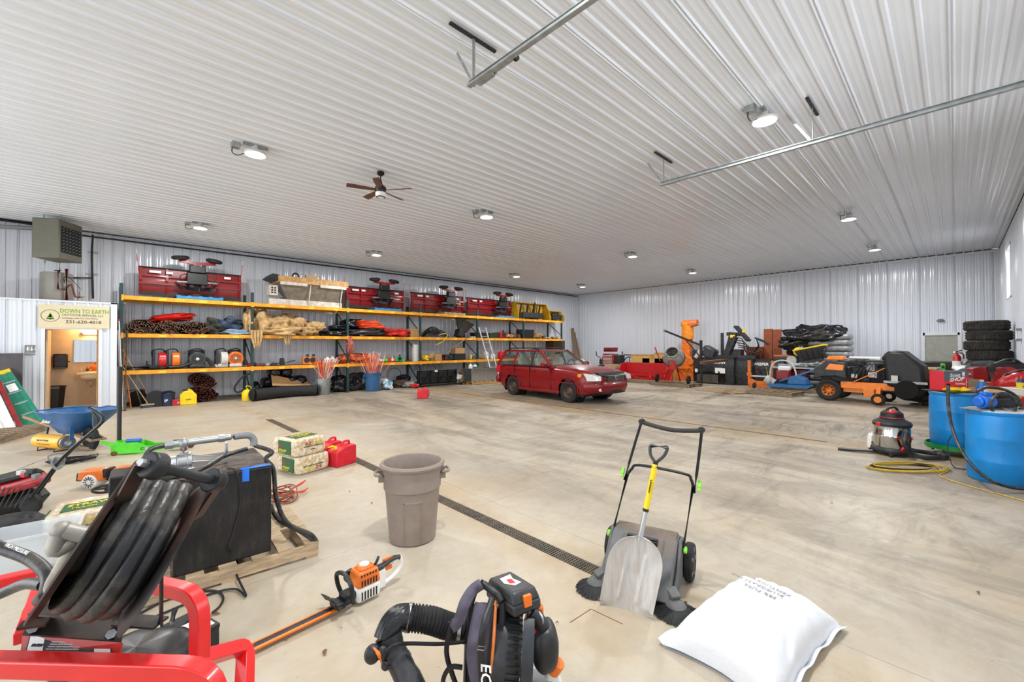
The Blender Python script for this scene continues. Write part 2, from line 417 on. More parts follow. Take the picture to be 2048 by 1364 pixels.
# ribbed steel panels --------------------------------------------------------------
RP = .2286
def rib_profile(a, b):
    """(s, h) points between a and b: major ribs at every multiple of RP, two minor swells between"""
    pts = [(a, 0)]; k = math.floor(a/RP)-1
    while k*RP < b+RP:
        c = k*RP
        for ds, h in ((-.034, 0), (-.017, .022), (.017, .022), (.034, 0), (.0700, 0), (.0765, .002), (.0830, .002), (.0895, 0), (.1390, 0), (.1455, .002), (.1520, .002), (.1585, 0)):
            s = c+ds
            if a < s < b: pts.append((s, h))
        k += 1
    pts.append((b, 0)); return pts
def ribbed(name, m, parent, s0, s1, t0, t1, place):
    """place(s, t, h) -> world point"""
    b = B(); p = rib_profile(s0, s1); n = len(p)
    vs = [place(s, t0, h) for s, h in p]+[place(s, t1, h) for s, h in p]
    b.v = [tuple(v) for v in vs]; b.f = [(i, i+1, n+i+1, n+i) for i in range(n-1)]
    return b.obj(name, m, parent, ang=20)
def panels(parent, m, s0, s1, t0, t1, place, holes=(), width=.9144):
    """a run of 3 ft panels; holes = (s0, s1, t0, t1)"""
    cuts = {s0, s1}; k = math.ceil(s0/width)
    while k*width < s1-.01: cuts.add(k*width); k += 1
    for h in holes: cuts |= {h[0], h[1]}
    cuts = sorted(cuts)
    for a, b in zip(cuts, cuts[1:]):
        if b-a < .004: continue
        seg = [(t0, t1)]
        for h in holes:
            if a >= h[0]-1e-6 and b <= h[1]+1e-6:
                seg = [q for q in ((t0, h[2]), (h[3], t1)) if q[1]-q[0] > .01]
        for u, w in seg: ribbed('panel', m, parent, a, b, u, w, place)
ceil = struct('ceiling')
B().b2((XB-.2, R_-.2, C_+.02), (L_+.2, W_+.2, C_+.12)).obj('deck', M_lt, ceil)
panels(ceil, M_ceil, R_, W_, XB, L_-.03, lambda s, t, h: (t, s, C_-h))
wl = struct('wall_left'); B().b2((XB-.2, W_+.02, 0), (L_+.2, W_+.14, C_)).obj('backing', M_lt, wl)
panels(wl, M_metal, XB, L_, .0, C_-.03, lambda s, t, h: (s, W_-h, t))
wb = struct('wall_back'); B().b2((L_+.02, R_-.2, 0), (L_+.14, W_+.2, C_)).obj('backing', M_lt, wb)
DOOR_B = (-.11, .84, 0, 2.13)
panels(wb, M_metal, R_, W_, 0, C_-.03, lambda s, t, h: (L_-h, s, t), holes=[DOOR_B])
def openings(name, s0, s1, hs, place_box, place, m=M_metal):
    w = struct(name); panels(w, m, s0, s1, 0, C_-.03, place, holes=hs); return w
wr = openings('wall_right', XB, L_, WIN_SEEN_ADDED+[LIGHT_GAP_R], None, lambda s, t, h: (s, R_+h, t))
wf = openings('wall_front', R_, W_, LIGHT_GAPS_BACK, None, lambda s, t, h: (XB+h, s, t))
# solid core behind the two walls with openings
def core(parent, s0, s1, hs, mk):
    cuts = sorted({s0, s1} | {h[0] for h in hs} | {h[1] for h in hs})
    for a, b in zip(cuts, cuts[1:]):
        seg = [(0, C_)]
        for h in hs:
            if a >= h[0]-1e-6 and b <= h[1]+1e-6: seg = [q for q in ((0, h[2]), (h[3], C_)) if q[1]-q[0] > .01]
        for u, w in seg: mk(a, b, u, w).obj('core', M_lt, parent)
core(wr, XB, L_, WIN_SEEN_ADDED+[LIGHT_GAP_R], lambda a, b, u, w: B().b2((a, R_-.14, u), (b, R_-.005, w)))
core(wf, R_, W_, LIGHT_GAPS_BACK, lambda a, b, u, w: B().b2((XB-.14, a, u), (XB-.005, b, w)))
M_glass = mat('window glass', '#ffffff', .02, var=0, trans=1, ior=1.1)
for k, (a, b, u, w) in enumerate(WIN_SEEN_ADDED):  # windows after the first are unseen, added for their daylight
    t = struct('window_%d' % (k+1))
    fr = B()
    for q in ((a, a+.05, u, w), (b-.05, b, u, w), (a, b, u, u+.05), (a, b, w-.05, w)): fr.b2((q[0], R_-.12, q[2]), (q[1], R_+.025, q[3]))
    fr.obj('window_frame', M_trimw, t)
    B().b2((a+.05, R_-.09, u+.05), (b-.05, R_-.084, w-.05)).obj('pane', M_glass, t)
# dark closure strips, corner trims
t = struct('trim_1')
B().b2((XB, W_-.045, C_-.035), (L_, W_, C_-.018)).obj('closure', M_closure, t)
b = B()
k = math.ceil(R_/RP)
while k*RP < W_-.1: b.b2((L_-.045, k*RP+.028, C_-.022), (L_-.001, (k+1)*RP-.028, C_-.001)); k += 1
b.obj('foam_block', M_closure, t, kind='stuff')
B().b2((XB, R_, C_-.03), (L_, R_+.03, C_-.016)).obj('closure', M_closure, t)
t = struct('trim_2')
for y in (R_, W_-.09): B().b2((L_-.03, y, 0), (L_-.022, y+.09, C_-.03)).obj('corner_trim', M_trimw, t)
B().b2((L_-.03, R_, C_-.10), (L_-.024, W_, C_-.03)).obj('top_trim', M_trimw, t)
B().b2((L_-.09, R_+.022, 0), (L_, R_+.03, C_-.03)).obj('corner_trim', M_trimw, t)
t = struct('baseboard_left'); B().b2((.1, W_-.06, 0), (L_, W_-.02, .09)).obj('board', mat('grey base board', '#73706b', .7), t)
t = struct('baseboard_back'); B().b2((L_-.04, R_, 0), (L_-.02, W_, .035)).obj('board', MATS['grey base board'], t)

# back door (service door, far right)
d = struct('door_1', (L_, 0, 0)); a, b_, u, w = DOOR_B
fr = B()
for q in ((a-.05, a+.05, 0, w+.05), (b_-.05, b_+.05, 0, w+.05), (a, b_, w-.05, w+.05)): fr.b2((-.035, q[0], q[2]), (.05, q[1], q[3]))
fr.obj('door_frame', M_trimw, d)
M_doorp = mat('beige grey door', '#a5a69c', .5, var=.05, dirt='#7d7e76', dirt_amt=.4)
B().b2((.012, a+.05, .01), (.05, b_-.05, w-.05)).obj('door_panel', M_doorp, d)
h = B().cyl((.012, b_-.12, 1.0), (-.05, b_-.12, 1.0), .012).cyl((-.05, b_-.12, 1.0), (-.05, b_-.22, 1.0), .01); h.obj('door_handle', M_steel, d)
# overhead lamp above the door
o = thing('wall_lamp', 'small oval wall light above the service door', 'lamp', (L_-.03, .37, 2.62))
B().box((-.0, 0, .02), (.03, .14, .1)).obj('base', M_grey, o, bev=.01)
B().sph((-.06, 0, 0), (.07, .11, .045), 16, 8).obj('hood', M_grey, o)
o = tag(B().box((L_-.03, 1.38, 1.42), (.015, .12, .07)).obj('light_switch', M_label, bev=.004), 'small white switch plate on the back wall left of the service door', 'switch')

# black gas pipe along the top of the left wall, with clamps
o = thing('gas_pipe', 'long black gas pipe clamped along the top of the shelving wall', 'pipe', (0, W_, 0))
B().cyl((-1.0, -.13, C_-.17), (L_-.2, -.13, C_-.13), .024, n=10).obj('pipe', M_black, o)
cl = B().torus((0, -.13, 0), .034, .008, 'x', 14, 6).box((0, -.065, .015), (.02, .08, .02)); cm = cl.mesh('clamp', M_galv)
x = .55; k = 0
while x < L_-.4:
    c = bpy.data.objects.new('clamp', cm); COL.objects.link(c); c.parent = o; c.location = (x, 0, C_-.17+.04*(x+1)/(L_+.8)); x += .78
o = thing('drop_pipe', 'black vertical pipe on the wall left of the shelving, turning into a short arm', 'pipe', (0, W_, 0))
p0 = hit(186, 470, 1, W_-.1); p1 = hit(186, 597, 1, W_-.1); p2 = hit(140, 555, 1, W_-.1); p3 = hit(186, 556, 1, W_-.1)
B().tube([(p0.x, -.1, p0.z), (p0.x-.02, -.1, (p0.z+p1.z)/2+.3), (p1.x, -.1, p1.z)], .024, 10, smooth=4).obj('pipe', M_dk, o)
B().cyl((p2.x, -.1, p2.z), (p3.x, -.1, p3.z), .018, n=10).obj('branch', M_dk, o)
for yy in (505, 548):
    q = hit(186, yy, 1, W_-.06); B().box((q.x, -.06, q.z), (.22, .03, .04)).obj('strut', M_galv, o)

# ceiling lamps on their grid
M_lens = mat('lamp lens', '#ffffff', .3, var=0, emit=9.)
def lamp(x, y, lab, grp):
    o = thing('ceiling_lamp', lab, 'lamp', (x, y, C_), 0, grp)
    B().lathe([(.155, -.16), (.165, -.15), (.165, -.13), (.12, -.105), (.06, -.09), (.04, -.0), (.0, -.0)], 24).obj('housing', M_lt, o)
    B().lathe([(0, -.168), (.12, -.168), (.15, -.161), (.15, -.155), (0, -.155)], 24).obj('lens', M_lens, o)
    B().box((-.26, .10, -.045), (.12, .12, .09)).obj('junction_box', M_galv, o, bev=.008)
    B().tube([(-.30, .12, -.09), (-.30, .12, -.17), (-.22, .09, -.2), (-.1, .04, -.12)], .008, 6, smooth=4).obj('cord', M_ink, o)
    B().box((0, -.02, -.02), (.36, .04, .03)).obj('bracket', M_galv, o)
    ld = bpy.data.lights.new('lamp_light', 'AREA'); ld.shape = 'DISK'; ld.size = .29; ld.energy = LAMP_W; ld.color = (1, .99, .97)
    lo = bpy.data.objects.new('lamp_light', ld); COL.objects.link(lo); lo.parent = o; lo.location = (0, 0, -.175)
    return o
spots = {(0, 0): 'round ceiling lamp nearest the camera', (0, 1): 'round bright ceiling lamp nearest the upper left, left of the fan', (0, 2): 'round ceiling lamp above the first snow plow, farthest left',
 (1, 0): 'large round ceiling lamp between the two garage door rails', (1, 1): 'round ceiling lamp right of the ceiling fan', (1, 2): 'round ceiling lamp above the salt spreader',
 (2, 0): 'round ceiling lamp right of the long rail end, second nearest on that side', (2, 1): 'round ceiling lamp above the red car', (2, 2): 'round ceiling lamp above the row of far red plows',
 (3, 0): 'round ceiling lamp closest to the service door, far right', (3, 1): 'round ceiling lamp before the back wall, middle of the far row', (3, 2): 'small round ceiling lamp near the far left corner'}
for i, x in enumerate((1.7, 6.68, 13.5, 18.5)):
    for j, y in enumerate((1.83, 7.93, 13.9)): lamp(x, y, spots[(i, j)], 'ceiling lamps in rows')

# overhead door rails hung under the ceiling
def rail(x, ya, za, yb, zb, hangers, lab, spring):
    o = thing('door_rail', lab, 'rail', (0, 0, 0))
    A, Bq = V((x, ya, za)), V((x, yb, zb))
    d = nrm(Bq-A); b = B()
    b.bar(A, Bq, .05, .006, up=(0, 0, 1)); 
    b.bar(A+V((.025, 0, .03)), Bq+V((.025, 0, .03)), .005, .062, up=(0, 0, 1)); b.bar(A+V((.01, 0, .062)), Bq+V((.01, 0, .062)), .034, .005, up=(0, 0, 1))
    b.bar(A+V((-.025, 0, .01)), Bq+V((-.025, 0, .01)), .005, .022, up=(0, 0, 1)); b.obj('channel', M_galv, o)
    for yh in hangers:
        z = za+(zb-za)*(yh-ya)/(yb-ya)
        B().bar((x+.03, yh, z), (x+.03, yh, C_-.02), .035, .005, up=(0, 1, 0)).bar((x+.03, yh, z+.02), (x+.03, yh+.30, C_-.03), .03, .005, up=(1, 0, 0)).obj('hanger', M_galv, o)
        B().box((x+.03, yh, C_-.025), (.62, .035, .02)).obj('ceiling_angle', M_dk, o)
    B().cyl((x+.10, ya-.1, za+.06), (x+.10, ya-.32, za+.06), .026, n=12).cyl((x+.10, ya-.32, za+.06), (x+.10, ya-.62, za+.06), .014, n=10).obj('bumper_spring', M_galv if spring else M_lt, o)
    B().cyl((x+.10, ya-.61, za+.06), (x+.10, ya-.64, za+.06), .036, n=16).obj('bumper', M_rub, o)
    B().box((x+.06, ya-.2, za+.05), (.08, .24, .07)).obj('bumper_bracket', M_galv, o)
rail(2.76, 3.57, 4.52, -.9, 4.44, (3.52, .6), 'galvanised overhead door rail hanging from the ceiling at top centre', 1)
rail(6.98, 3.55, 4.55, -.9, 4.47, (3.5, 1.33), 'long galvanised overhead door rail running to the right edge', 0)

# ceiling fan
f = thing('ceiling_fan', 'dark bronze ceiling fan with five wooden blades', 'fan', (3.69, 7.5, C_)); f.scale = (.78,)*3
M_br = mat('dark bronze', '#2b2422', .4, .5, var=.2); M_bl = mat('walnut fan blade', '#5b3526', .45, var=.2, stretch=(1, 6, 1))
B().lathe([(.0, -.10), (.05, -.10), (.09, -.06), (.085, -.02), (.05, 0)], 20).obj('canopy', M_br, f)
B().cyl((0, 0, -.1), (0, 0, -.36), .014, n=10).bar((0, 0, -.2), (-.06, 0, -.36), .018).bar((0, 0, -.2), (.06, 0, -.36), .018).obj('downrod', M_br, f)
B().lathe([(0, -.52), (.12, -.52), (.135, -.48), (.135, -.4), (.10, -.36), (0, -.36)], 24).obj('motor', M_br, f)
B().lathe([(0, -.64), (.08, -.64), (.12, -.60), (.125, -.55), (.12, -.52), (0, -.52)], 24).obj('light_bowl', M_white, f)
B().torus((0, 0, -.63), .095, .012, 'z', 24, 8).obj('bowl_ring', M_br, f)
bl = B(); bl.prism([(.12, -.04), (.2, -.055), (.62, -.085), (.78, -.08), (.78, .07), (.62, .075), (.2, .05), (.12, .04)], -.004, .004, M=Rx(.25), ax='z'); bm_ = bl.mesh('blade', M_bl)
for k in range(5):
    o = bpy.data.objects.new('blade', bm_); COL.objects.link(o); o.parent = f; o.location = (0, 0, -.46); o.rotation_euler = (0, 0, -.9+k*2*PI/5)

# ================================================================ PALLET RACK
M_beam = mat('orange rack beam', '#f0a321', .4, var=.08, dirt='#a8641c', dirt_amt=.5, scale=3, dirt_scale=5)
M_post = mat('dark green rack post', '#1d3b3a', .45, var=.2, dirt='#0f1818', dirt_amt=.5)
M_deck = mat('rack deck board', '#8a6d4c', .7, var=.2, dirt='#4c3a28', dirt_amt=.5)
M_stick = mat('yellow beam sticker', '#ffd83a', .4, var=.03)
RY0, RY1 = 15.8, 16.87; BAY = 3.135; RX0 = .18
LV = (1.08, 2.115, 3.165)      # top of beams
rk = thing('pallet_rack', 'long orange and dark green pallet rack along the left wall', 'rack', (RX0, 0, 0))
pm = B().b2((-.04, -.035, 0), (.04, .035, 3.5))
for z in range(30): pm.box((0, -.036, .2+z*.105), (.018, .006, .035))
pm.b2((-.07, -.06, 0), (.07, .06, .012)); pmesh = pm.mesh('post', M_post)
hm = B().bar((0, 0, .1), (0, RY1-RY0, .1), .03)
for z0, z1, z2 in ((.1, 1., 1.), (1.25, 2.0, 2.0), (2.3, 3.1, 3.1)):
    hm.bar((0, 0, z0), (0, RY1-RY0, z1), .03).bar((0, 0, z2), (0, RY1-RY0, z2), .03)
brm = hm.mesh('brace', M_post)
bmf = B().b2((.045, -.03, -.11), (BAY-.045, .03, 0)).b2((.0, -.045, -.14), (.045, -.036, .02)).b2((BAY-.045, -.045, -.14), (BAY, -.036, .02)).mesh('beam', M_beam)
stm = B().b2((0, -.0325, -.085), (.16, -.031, -.045)).mesh('sticker', M_stick)
for i in range(7):
    for y in (RY0, RY1):
        o = bpy.data.objects.new('post', pmesh); COL.objects.link(o); o.parent = rk; o.location = (i*BAY, y, 0)
    o = bpy.data.objects.new('brace', brm); COL.objects.link(o); o.parent = rk; o.location = (i*BAY, RY0, 0)
    if i < 6:
        for z in LV:
            for y in (RY0, RY1):
                o = bpy.data.objects.new('beam', bmf); COL.objects.link(o); o.parent = rk; o.location = (i*BAY, y, z)
                if y == RY0:
                    for q in (.8, 1.75, 2.6): s_ = bpy.data.objects.new('sticker', stm); COL.objects.link(s_); s_.parent = o; s_.location.x = q
            o = B().b2((.05, .045, -.03), (BAY-.05, RY1-RY0-.045, -.008)).obj('deck', M_deck, rk); o.location = (i*BAY, RY0, z)

# ================================================================ FOREGROUND
def P3(x, y, zc):            # point at a distance zc along the view axis
    return V((0, 0, CAM_H)) + zc*(CF + CR*((x-1024)/FPX) - CU*((y-682)/FPX))

# --- brown trash can
t = thing('trash_can', 'open taupe plastic trash can standing by the floor drain', 'trash can', (2.0, 3.43, 0), heading((2, 3.43), (0, 0))+PI/2)
M_taupe = mat('taupe plastic', '#8f8177', .55, var=.06, dirt='#6b5d52', dirt_amt=.45, bump=.03)
R0, R1, H = .205, .262, .70
pr = [(R0*.93, 0), (R0, .015), (R0+(R1-R0)*.66, .46), (R0+(R1-R0)*.66+.012, .475), (R1-.004, .655), (R1+.022, .66), (R1+.028, .68), (R1+.018, .70), (R1-.004, .698), (R1-.016, .66), (R0+(R1-R0)*.66-.012, .46), (R0-.012, .03), (0, .03)]
B().lathe([(0, 0)]+pr, 56).obj('body', M_taupe, t, ang=30)
for s in (-1, 1):
    B().tube([(s*.245, -.07, .60), (s*.315, -.065, .605), (s*.325, 0, .605), (s*.315, .065, .605), (s*.245, .07, .60)], .013, 8, smooth=3).box((s*.27, -.06, .575), (.05, .012, .07)).box((s*.27, .06, .575), (.05, .012, .07)).obj('handle', M_taupe, t)
b = B()      # raised panels on the sides
for a in (-PI/2, -PI/2+2.1, -PI/2-2.1):
    c0, c1 = .34, .34
    for (da, z0, z1) in ((-c0, .03, .39), (c1, .03, .39)):
        r0 = R0+(R1-R0)*z0/.7; r1 = R0+(R1-R0)*z1/.7
        b.bar((math.cos(a+da)*r0, math.sin(a+da)*r0, z0), (math.cos(a+da)*r1, math.sin(a+da)*r1, z1), .008)
    r1 = R0+(R1-R0)*.39/.7
    b.tube([(math.cos(a+q)*r1, math.sin(a+q)*r1, .39) for q in np.linspace(-c0, c0, 9)], .005, 6)
b.obj('panel_rib', M_taupe, t, kind='stuff')

# --- push sweeper
lx = V((.277, -.961, 0)); o_ = V((2.60, 1.53, 0)); SW_RZ = math.atan2(lx.y, lx.x)
t = thing('floor_sweeper', 'dusty grey walk-behind floor sweeper with two round side brushes', 'sweeper', o_, SW_RZ)
M_swp = mat('dusty grey plastic', '#5f6060', .6, var=.12, dirt='#7d6a56', dirt_amt=.85, dirt_scale=2.5)
b = B()
b.prism([(-.02, .05), (.02, .13), (.12, .22), (.30, .33), (.40, .345), (.50, .30), (.53, .20), (.50, .07), (.3, .035)], -.235, .235, ax='x')
b.obj('body', M_swp, t, bev=.012)
B().prism([(.04, .16), (.13, .25), (.26, .335), (.30, .345), (.30, .30), (.1, .15)], -.15, .15, ax='x').obj('dust_bin', M_swp, t, bev=.02)
B().prism([(.27, .3), (.36, .36), (.41, .36), (.43, .345), (.43, .30)], -.225, .225, ax='x').obj('rear_cover', mat('brown dusty cover', '#6e6055', .7, var=.2), t, bev=.01)
B().box((0, .245, .335), (.22, .035, .02)).box((0, .22, .32), (.22, .02, .03)).obj('bin_handle', M_black, t, bev=.004)
for s in (-1, 1):
    B().prism([(.0, .05), (.05, .10), (.2, .2), (.33, .34), (.42, .33), (.52, .24), (.50, .05)], s*.236, s*.262, ax='x').obj('side_cover', M_swp, t, bev=.01)
    w = B().lathe([(.02, -.03), (.07, -.03), (.10, -.02), (.125, -.03), (.135, -.02), (.135, .02), (.125, .03), (.10, .02), (.07, .03), (.02, .03)], 28, M=Ry(PI/2)).obj('wheel', M_rub, t)
    w.location = (s*.292, .47, .135)
    rim = B(); 
    for k in range(5): a = k*2*PI/5; rim.bar((s*.02, 0, 0), (s*.02, math.cos(a)*.105, math.sin(a)*.105), .02)
    rim.obj('spokes', M_grey, w, kind='stuff')
    # side brush
    c = V((s*.27, .0, 0)); br = B(); rr = random.Random(4+s)
    for k in range(150):
        a = k*2*PI/150+rr.uniform(-.02, .02); L = .145*rr.uniform(.93, 1.04); u, w_ = math.cos(a), math.sin(a)
        br.bar((u*.055, w_*.055, .055), (u*L, w_*L, .006), .005, .003, up=(0, 0, 1))
    q = B().lathe([(0, .05), (.06, .045), (.065, .055), (.05, .075), (.02, .085), (0, .085)], 28).obj('side_brush', M_swp, t); q.location = c
    br.obj('bristles', mat('black bristle', '#202225', .7, var=.3), q, kind='stuff')
    B().bar((s*.22, .06, .12), (s*.27, .01, .085), .07, .05).obj('brush_arm', M_swp, t, bev=.008)
    g = B().lathe([(.0, -.012), (.022, -.012), (.026, 0), (.022, .012), (0, .012)], 12, M=Ry(PI/2)).box((0, 0, 0), (.018, .07, .02)).obj('knob', mat('lime plastic', '#86dc3c', .4), t, bev=.004); g.location = (s*.28, .345, .27)
M_tube = mat('black powder coat tube', '#1e2426', .35, .3, var=.15)
Mi = (T(*o_) @ Rz(SW_RZ)).inverted()
hl, hr = Mi @ P3(1283, 843, 3.17), Mi @ P3(1404, 860, 2.92)
def onl(k, s, q=.0): # point on handle post, k = 0 bottom .. 1 top
    e = hl if s < 0 else hr; a = V((s*.262, .345, .25)); return a+(e-a)*k
for s in (-1, 1):
    B().tube([onl(0, s), onl(.55, s)], .0115, 10).obj('lower_post', M_tube, t)
    B().tube([onl(.5, s)+V((s*.014, 0, 0)), onl(.98, s), onl(1, s)+V((-s*.02, 0, .0))], .010, 10, smooth=3).obj('upper_post', M_tube, t)
    p = onl(.56, s)+V((s*.03, 0, 0)); g = B().cyl((0, 0, 0), (s*.02, 0, 0), .02, n=10).bar((s*.01, -.02, -.03), (s*.01, .02, .035), .018).obj('knob', MATS['lime plastic'], t, bev=.003); g.location = p
B().tube([onl(.55, -1), onl(.60, -1)+V((.02, 0, 0)), onl(.64, -1)+V((.07, 0, 0)), onl(.64, 1)+V((-.07, 0, 0)), onl(.60, 1)+V((-.02, 0, 0)), onl(.55, 1)], .0105, 10, smooth=4).obj('cross_bar', M_tube, t)
B().tube([hl+V((.0, 0, .0)), hl+V((.05, -.0, -.015)), (hl+hr)/2+V((0, 0, -.03)), hr+V((-.05, 0, -.01)), hr], .016, 12, smooth=6).obj('grip', mat('foam grip', '#33302c', .8, var=.2), t)
for e in (hl, hr): B().cyl(e-V((.0, .014, 0)), e+V((.0, .014, .0)), .02, n=12).obj('hinge', M_black, t)

# --- aluminium scoop shovel leaning on the sweeper
bl, brr = G(1203, 1205, .0), G(1304, 1234, .0); mid = (bl+brr)/2; lat = nrm(brr-bl)
top = P3(1318, 893, 2.83)
ax = nrm(top-mid); nr = nrm(lat.cross(ax)); 
if nr.dot(V((0, 0, CAM_H))-mid) < 0: nr = -nr
t = thing('scoop_shovel', 'worn aluminium scoop shovel with yellow shaft leaning on the sweeper', 'shovel', mid)
def sp_(u, w, n=0.): return lat*u + ax*w + nr*n
M_scoop = mat('worn aluminium sheet', '#d6d5d4', .42, .4, var=.1, stretch=(3, 3, .5), dirt='#9a7f64', dirt_amt=.45, dirt_scale=5, scale=3)
HB = .50
def blade(u, v):
    w = v*HB; hw = .178 if v < .55 else .178*math.sqrt(max(0, 1-((v-.55)/.455)**2.3)); hw = max(hw, .012)
    x = (2*u-1)*hw*(1-.04*(1-v)); e = abs(2*u-1)
    n = .050*e**2.6*(1 if v > .06 else .4) + .01*math.exp(-((x-.06)/.012)**2)*(.1 < v < .75) + .01*math.exp(-((x+.06)/.012)**2)*(.1 < v < .75)
    n += .035*math.exp(-(x/.028)**2)*max(0, (v-.5)/.5)**.8 + .05*max(0, v-.72)*(e**.5)
    return sp_(x, w, n)
B().sheet(blade, 34, 30, .0022).obj('scoop', M_scoop, t, ang=50)
LT = (top-mid).length
B().cyl(sp_(0, HB-.03, .022), sp_(0, LT-.42, .018), .0175, .016, n=14).obj('socket', M_alu, t)
B().cyl(sp_(0, LT-.43, .018), sp_(0, LT-.12, .01), .0185, n=16).obj('shaft', M_yel, t)
B().cyl(sp_(0, LT-.435, .018), sp_(0, LT-.415, .018), .0195, n=16).obj('collar', M_black, t)
M_dg = mat('graphite handle plastic', '#34373b', .35, var=.1)
B().tube([sp_(0, LT-.14, .01), sp_(0, LT-.10, .009)], [.021, .017], 12).tube([sp_(0, LT-.11, .009), sp_(-.042, LT-.06, .005), sp_(-.055, LT-.01, 0), sp_(-.046, LT+.002, 0)], .0105, 10, smooth=5).tube([sp_(0, LT-.11, .009), sp_(.042, LT-.06, .005), sp_(.055, LT-.01, 0), sp_(.046, LT+.002, 0)], .0105, 10, smooth=5).tube([sp_(-.052, LT, 0), sp_(.052, LT, 0)], .0145, 12).obj('handle', M_dg, t)
Rt = Matrix((-ax, lat, nr)).transposed()
text('lettering', 'UNION', .026, M_ink, t, sp_(-.006, LT-.22, .031), Rt, bold=.0008)

# --- white sack of seed
t = thing('white_sack', 'full white woven sack lying on the floor at front right', 'sack')
cs = [G(1325, 1295, 0), G(1487, 1172, .0), G(1683, 1258, 0), G(1560, 1470, 0)]
cs[3] = cs[0]+cs[2]-cs[1]+V((.02, -.02, 0))
def sack(u, v):
    p = cs[0]*(1-u)*(1-v)+cs[1]*(1-u)*v+cs[2]*u*v+cs[3]*u*(1-v)
    c = (cs[0]+cs[1]+cs[2]+cs[3])/4
    a, b_ = 2*u-1, 2*v-1
    pull = .10*((1-abs(a)**2.0)*abs(b_)**4+(1-abs(b_)**2.0)*abs(a)**4)
    p = p+(c-p)*pull; return p, a, b_
def sack_top(u, v):
    p, a, b_ = sack(u, v); e = max(0, 1-abs(a)**2.6)*max(0, 1-abs(b_)**2.6)
    z = .018+.215*e**.42
    cr = min(abs(a), abs(b_)); d = math.hypot(a, b_)
    z += .010*math.sin(math.atan2(b_, a)*18+2*d)*max(0, d-.45)*max(0, 1-max(abs(a), abs(b_)))*5
    z += .008*noise.noise(V((a*2.5, b_*2.5, 3)))
    if u > .75 and v < .5: z -= .03*math.exp(-((a-.8)/.12)**2-((b_+.35+.9*(a-.8))/.1)**2)
    return p+V((0, 0, z))
M_sack = mat('white woven polypropylene', '#dfe1e5', .5, var=.02, bump=.12, bscale=60)
B().sheet(sack_top, 60, 60).sheet(lambda u, v: sack(u, v)[0]+V((0, 0, .004+.012*(1-max(abs(2*u-1), abs(2*v-1))))), 20, 20).obj('body', M_sack, t, ang=180)
for a, b_ in ((0, 1), (3, 2)):      # stitched ends standing off the sack
    p, q = cs[a], cs[b_]; d = nrm(q-p); n_ = nrm(p-((cs[0]+cs[2])/2)); out = V((-d.y, d.x, 0)); out = out if out.dot(n_) > 0 else -out
    c = (cs[0]+cs[2])/2
    def hem(u, v, a=a, b_=b_, out=out):
        uu = 0. if a == 0 else 1.; pt = sack(uu, u)[0]
        return pt+out*(.035*(v-.15))+V((0, 0, .018+.012*math.sin(u*23)+.02*v))
    B().sheet(hem, 40, 2, .003).obj('hem', M_sack, t)
for i, (s_, dx) in enumerate((('KENTUCKY', .0), ('BLUEGRASS MIX', .055), ('98% PURE', .11))):
    u0, v0 = .30+.09*i*.8, .90
    u_, v_ = .70-.03*i, .72-.06*i; p = sack_top(u_, v_); d = nrm(sack_top(u_-.22, v_)-p)*-1; dv_ = sack_top(u_-.1, v_-.05)-sack_top(u_-.1, v_); nn = nrm(d.cross(dv_)); nn = nn if nn.z > 0 else -nn; yy = nn.cross(d)
    text('lettering', s_, .04, M_grey, t, p+nn*.012, Matrix((-d, -yy, nn)).transposed(), space=1.1)

# --- hedge trimmer
tip, mid_, end = G(492, 1300, .03), G(690, 1200, .05), G(786, 1128, .12)
hd = nrm(V((mid_.x-tip.x, mid_.y-tip.y, 0)))
HX = math.atan2(hd.y, hd.x); t = thing('hedge_trimmer', 'orange and white petrol hedge trimmer lying on the concrete', 'hedge trimmer', (mid_.x, mid_.y, 0), HX)
L = (V((mid_.x-tip.x, mid_.y-tip.y, 0))).length
M_orb = mat('orange blade guard', '#ef7a1d', .35, var=.05)
for s in (-1, 1):
    B().box((-L/2-.02, s*.030, .03), (L-.04, .012 if s > 0 else .02, .012)).obj('blade_guard', M_orb, t, bev=.002)
bb = B().box((-L/2, 0, .03), (L, .026, .005))
for k in range(26):
    x = -.06-k*(L-.1)/26
    for s in (-1, 1): bb.prism([(x-.008, s*.01), (x+.008, s*.01), (x+.003, s*.03), (x-.003, s*.03)], .026, .034, ax='z')
bb.obj('cutter_bar', M_dk, t)
B().box((-.03, 0, .05), (.11, .10, .035)).box((.02, 0, .075), (.09, .09, .05)).obj('gearbox', M_dk, t, bev=.01)
B().prism([(-.085, -.08), (-.075, .08), (-.045, .08), (-.04, -.08)], .05, .056, ax='z').sheet(lambda u, v: (-.085-.03*v+.02*math.sin(PI*u), (u-.5)*.20, .055+.05*v), 8, 4, .004).obj('hand_guard', M_black, t)
B().tube([(.015, -.085, .06), (0, -.105, .12), (-.01, -.095, .195), (-.005, 0, .225), (-.01, .095, .195), (0, .105, .12), (.015, .085, .06)], .0145, 10, smooth=5).obj('front_handle', M_black, t)
B().box((.14, 0, .07), (.17, .145, .10)).obj('engine_cowl', M_white, t, bev=.018)
B().box((.14, 0, .165), (.175, .15, .10), ty=.8, tx=.85).box((.14, 0, .222), (.12, .10, .03), taper=.8).obj('engine_cover', M_org, t, bev=.018)
B().cyl((.14, 0, .235), (.14, 0, .242), .033, n=20).obj('badge', M_label, t)
sl = B()
for k in range(6):
    for z0, z1, yy in ((.035, .09, -.0735), (.125, .165, -.0735), (.185, .2, -.066)): sl.b2((.08+k*.021, yy-.001, z0), (.09+k*.021, yy+.001, z1))
sl.obj('vent_slots', M_ink, t, kind='stuff')
B().cyl((.08, .07, .15), (.08, .095, .15), .045, n=18).obj('starter', M_black, t)
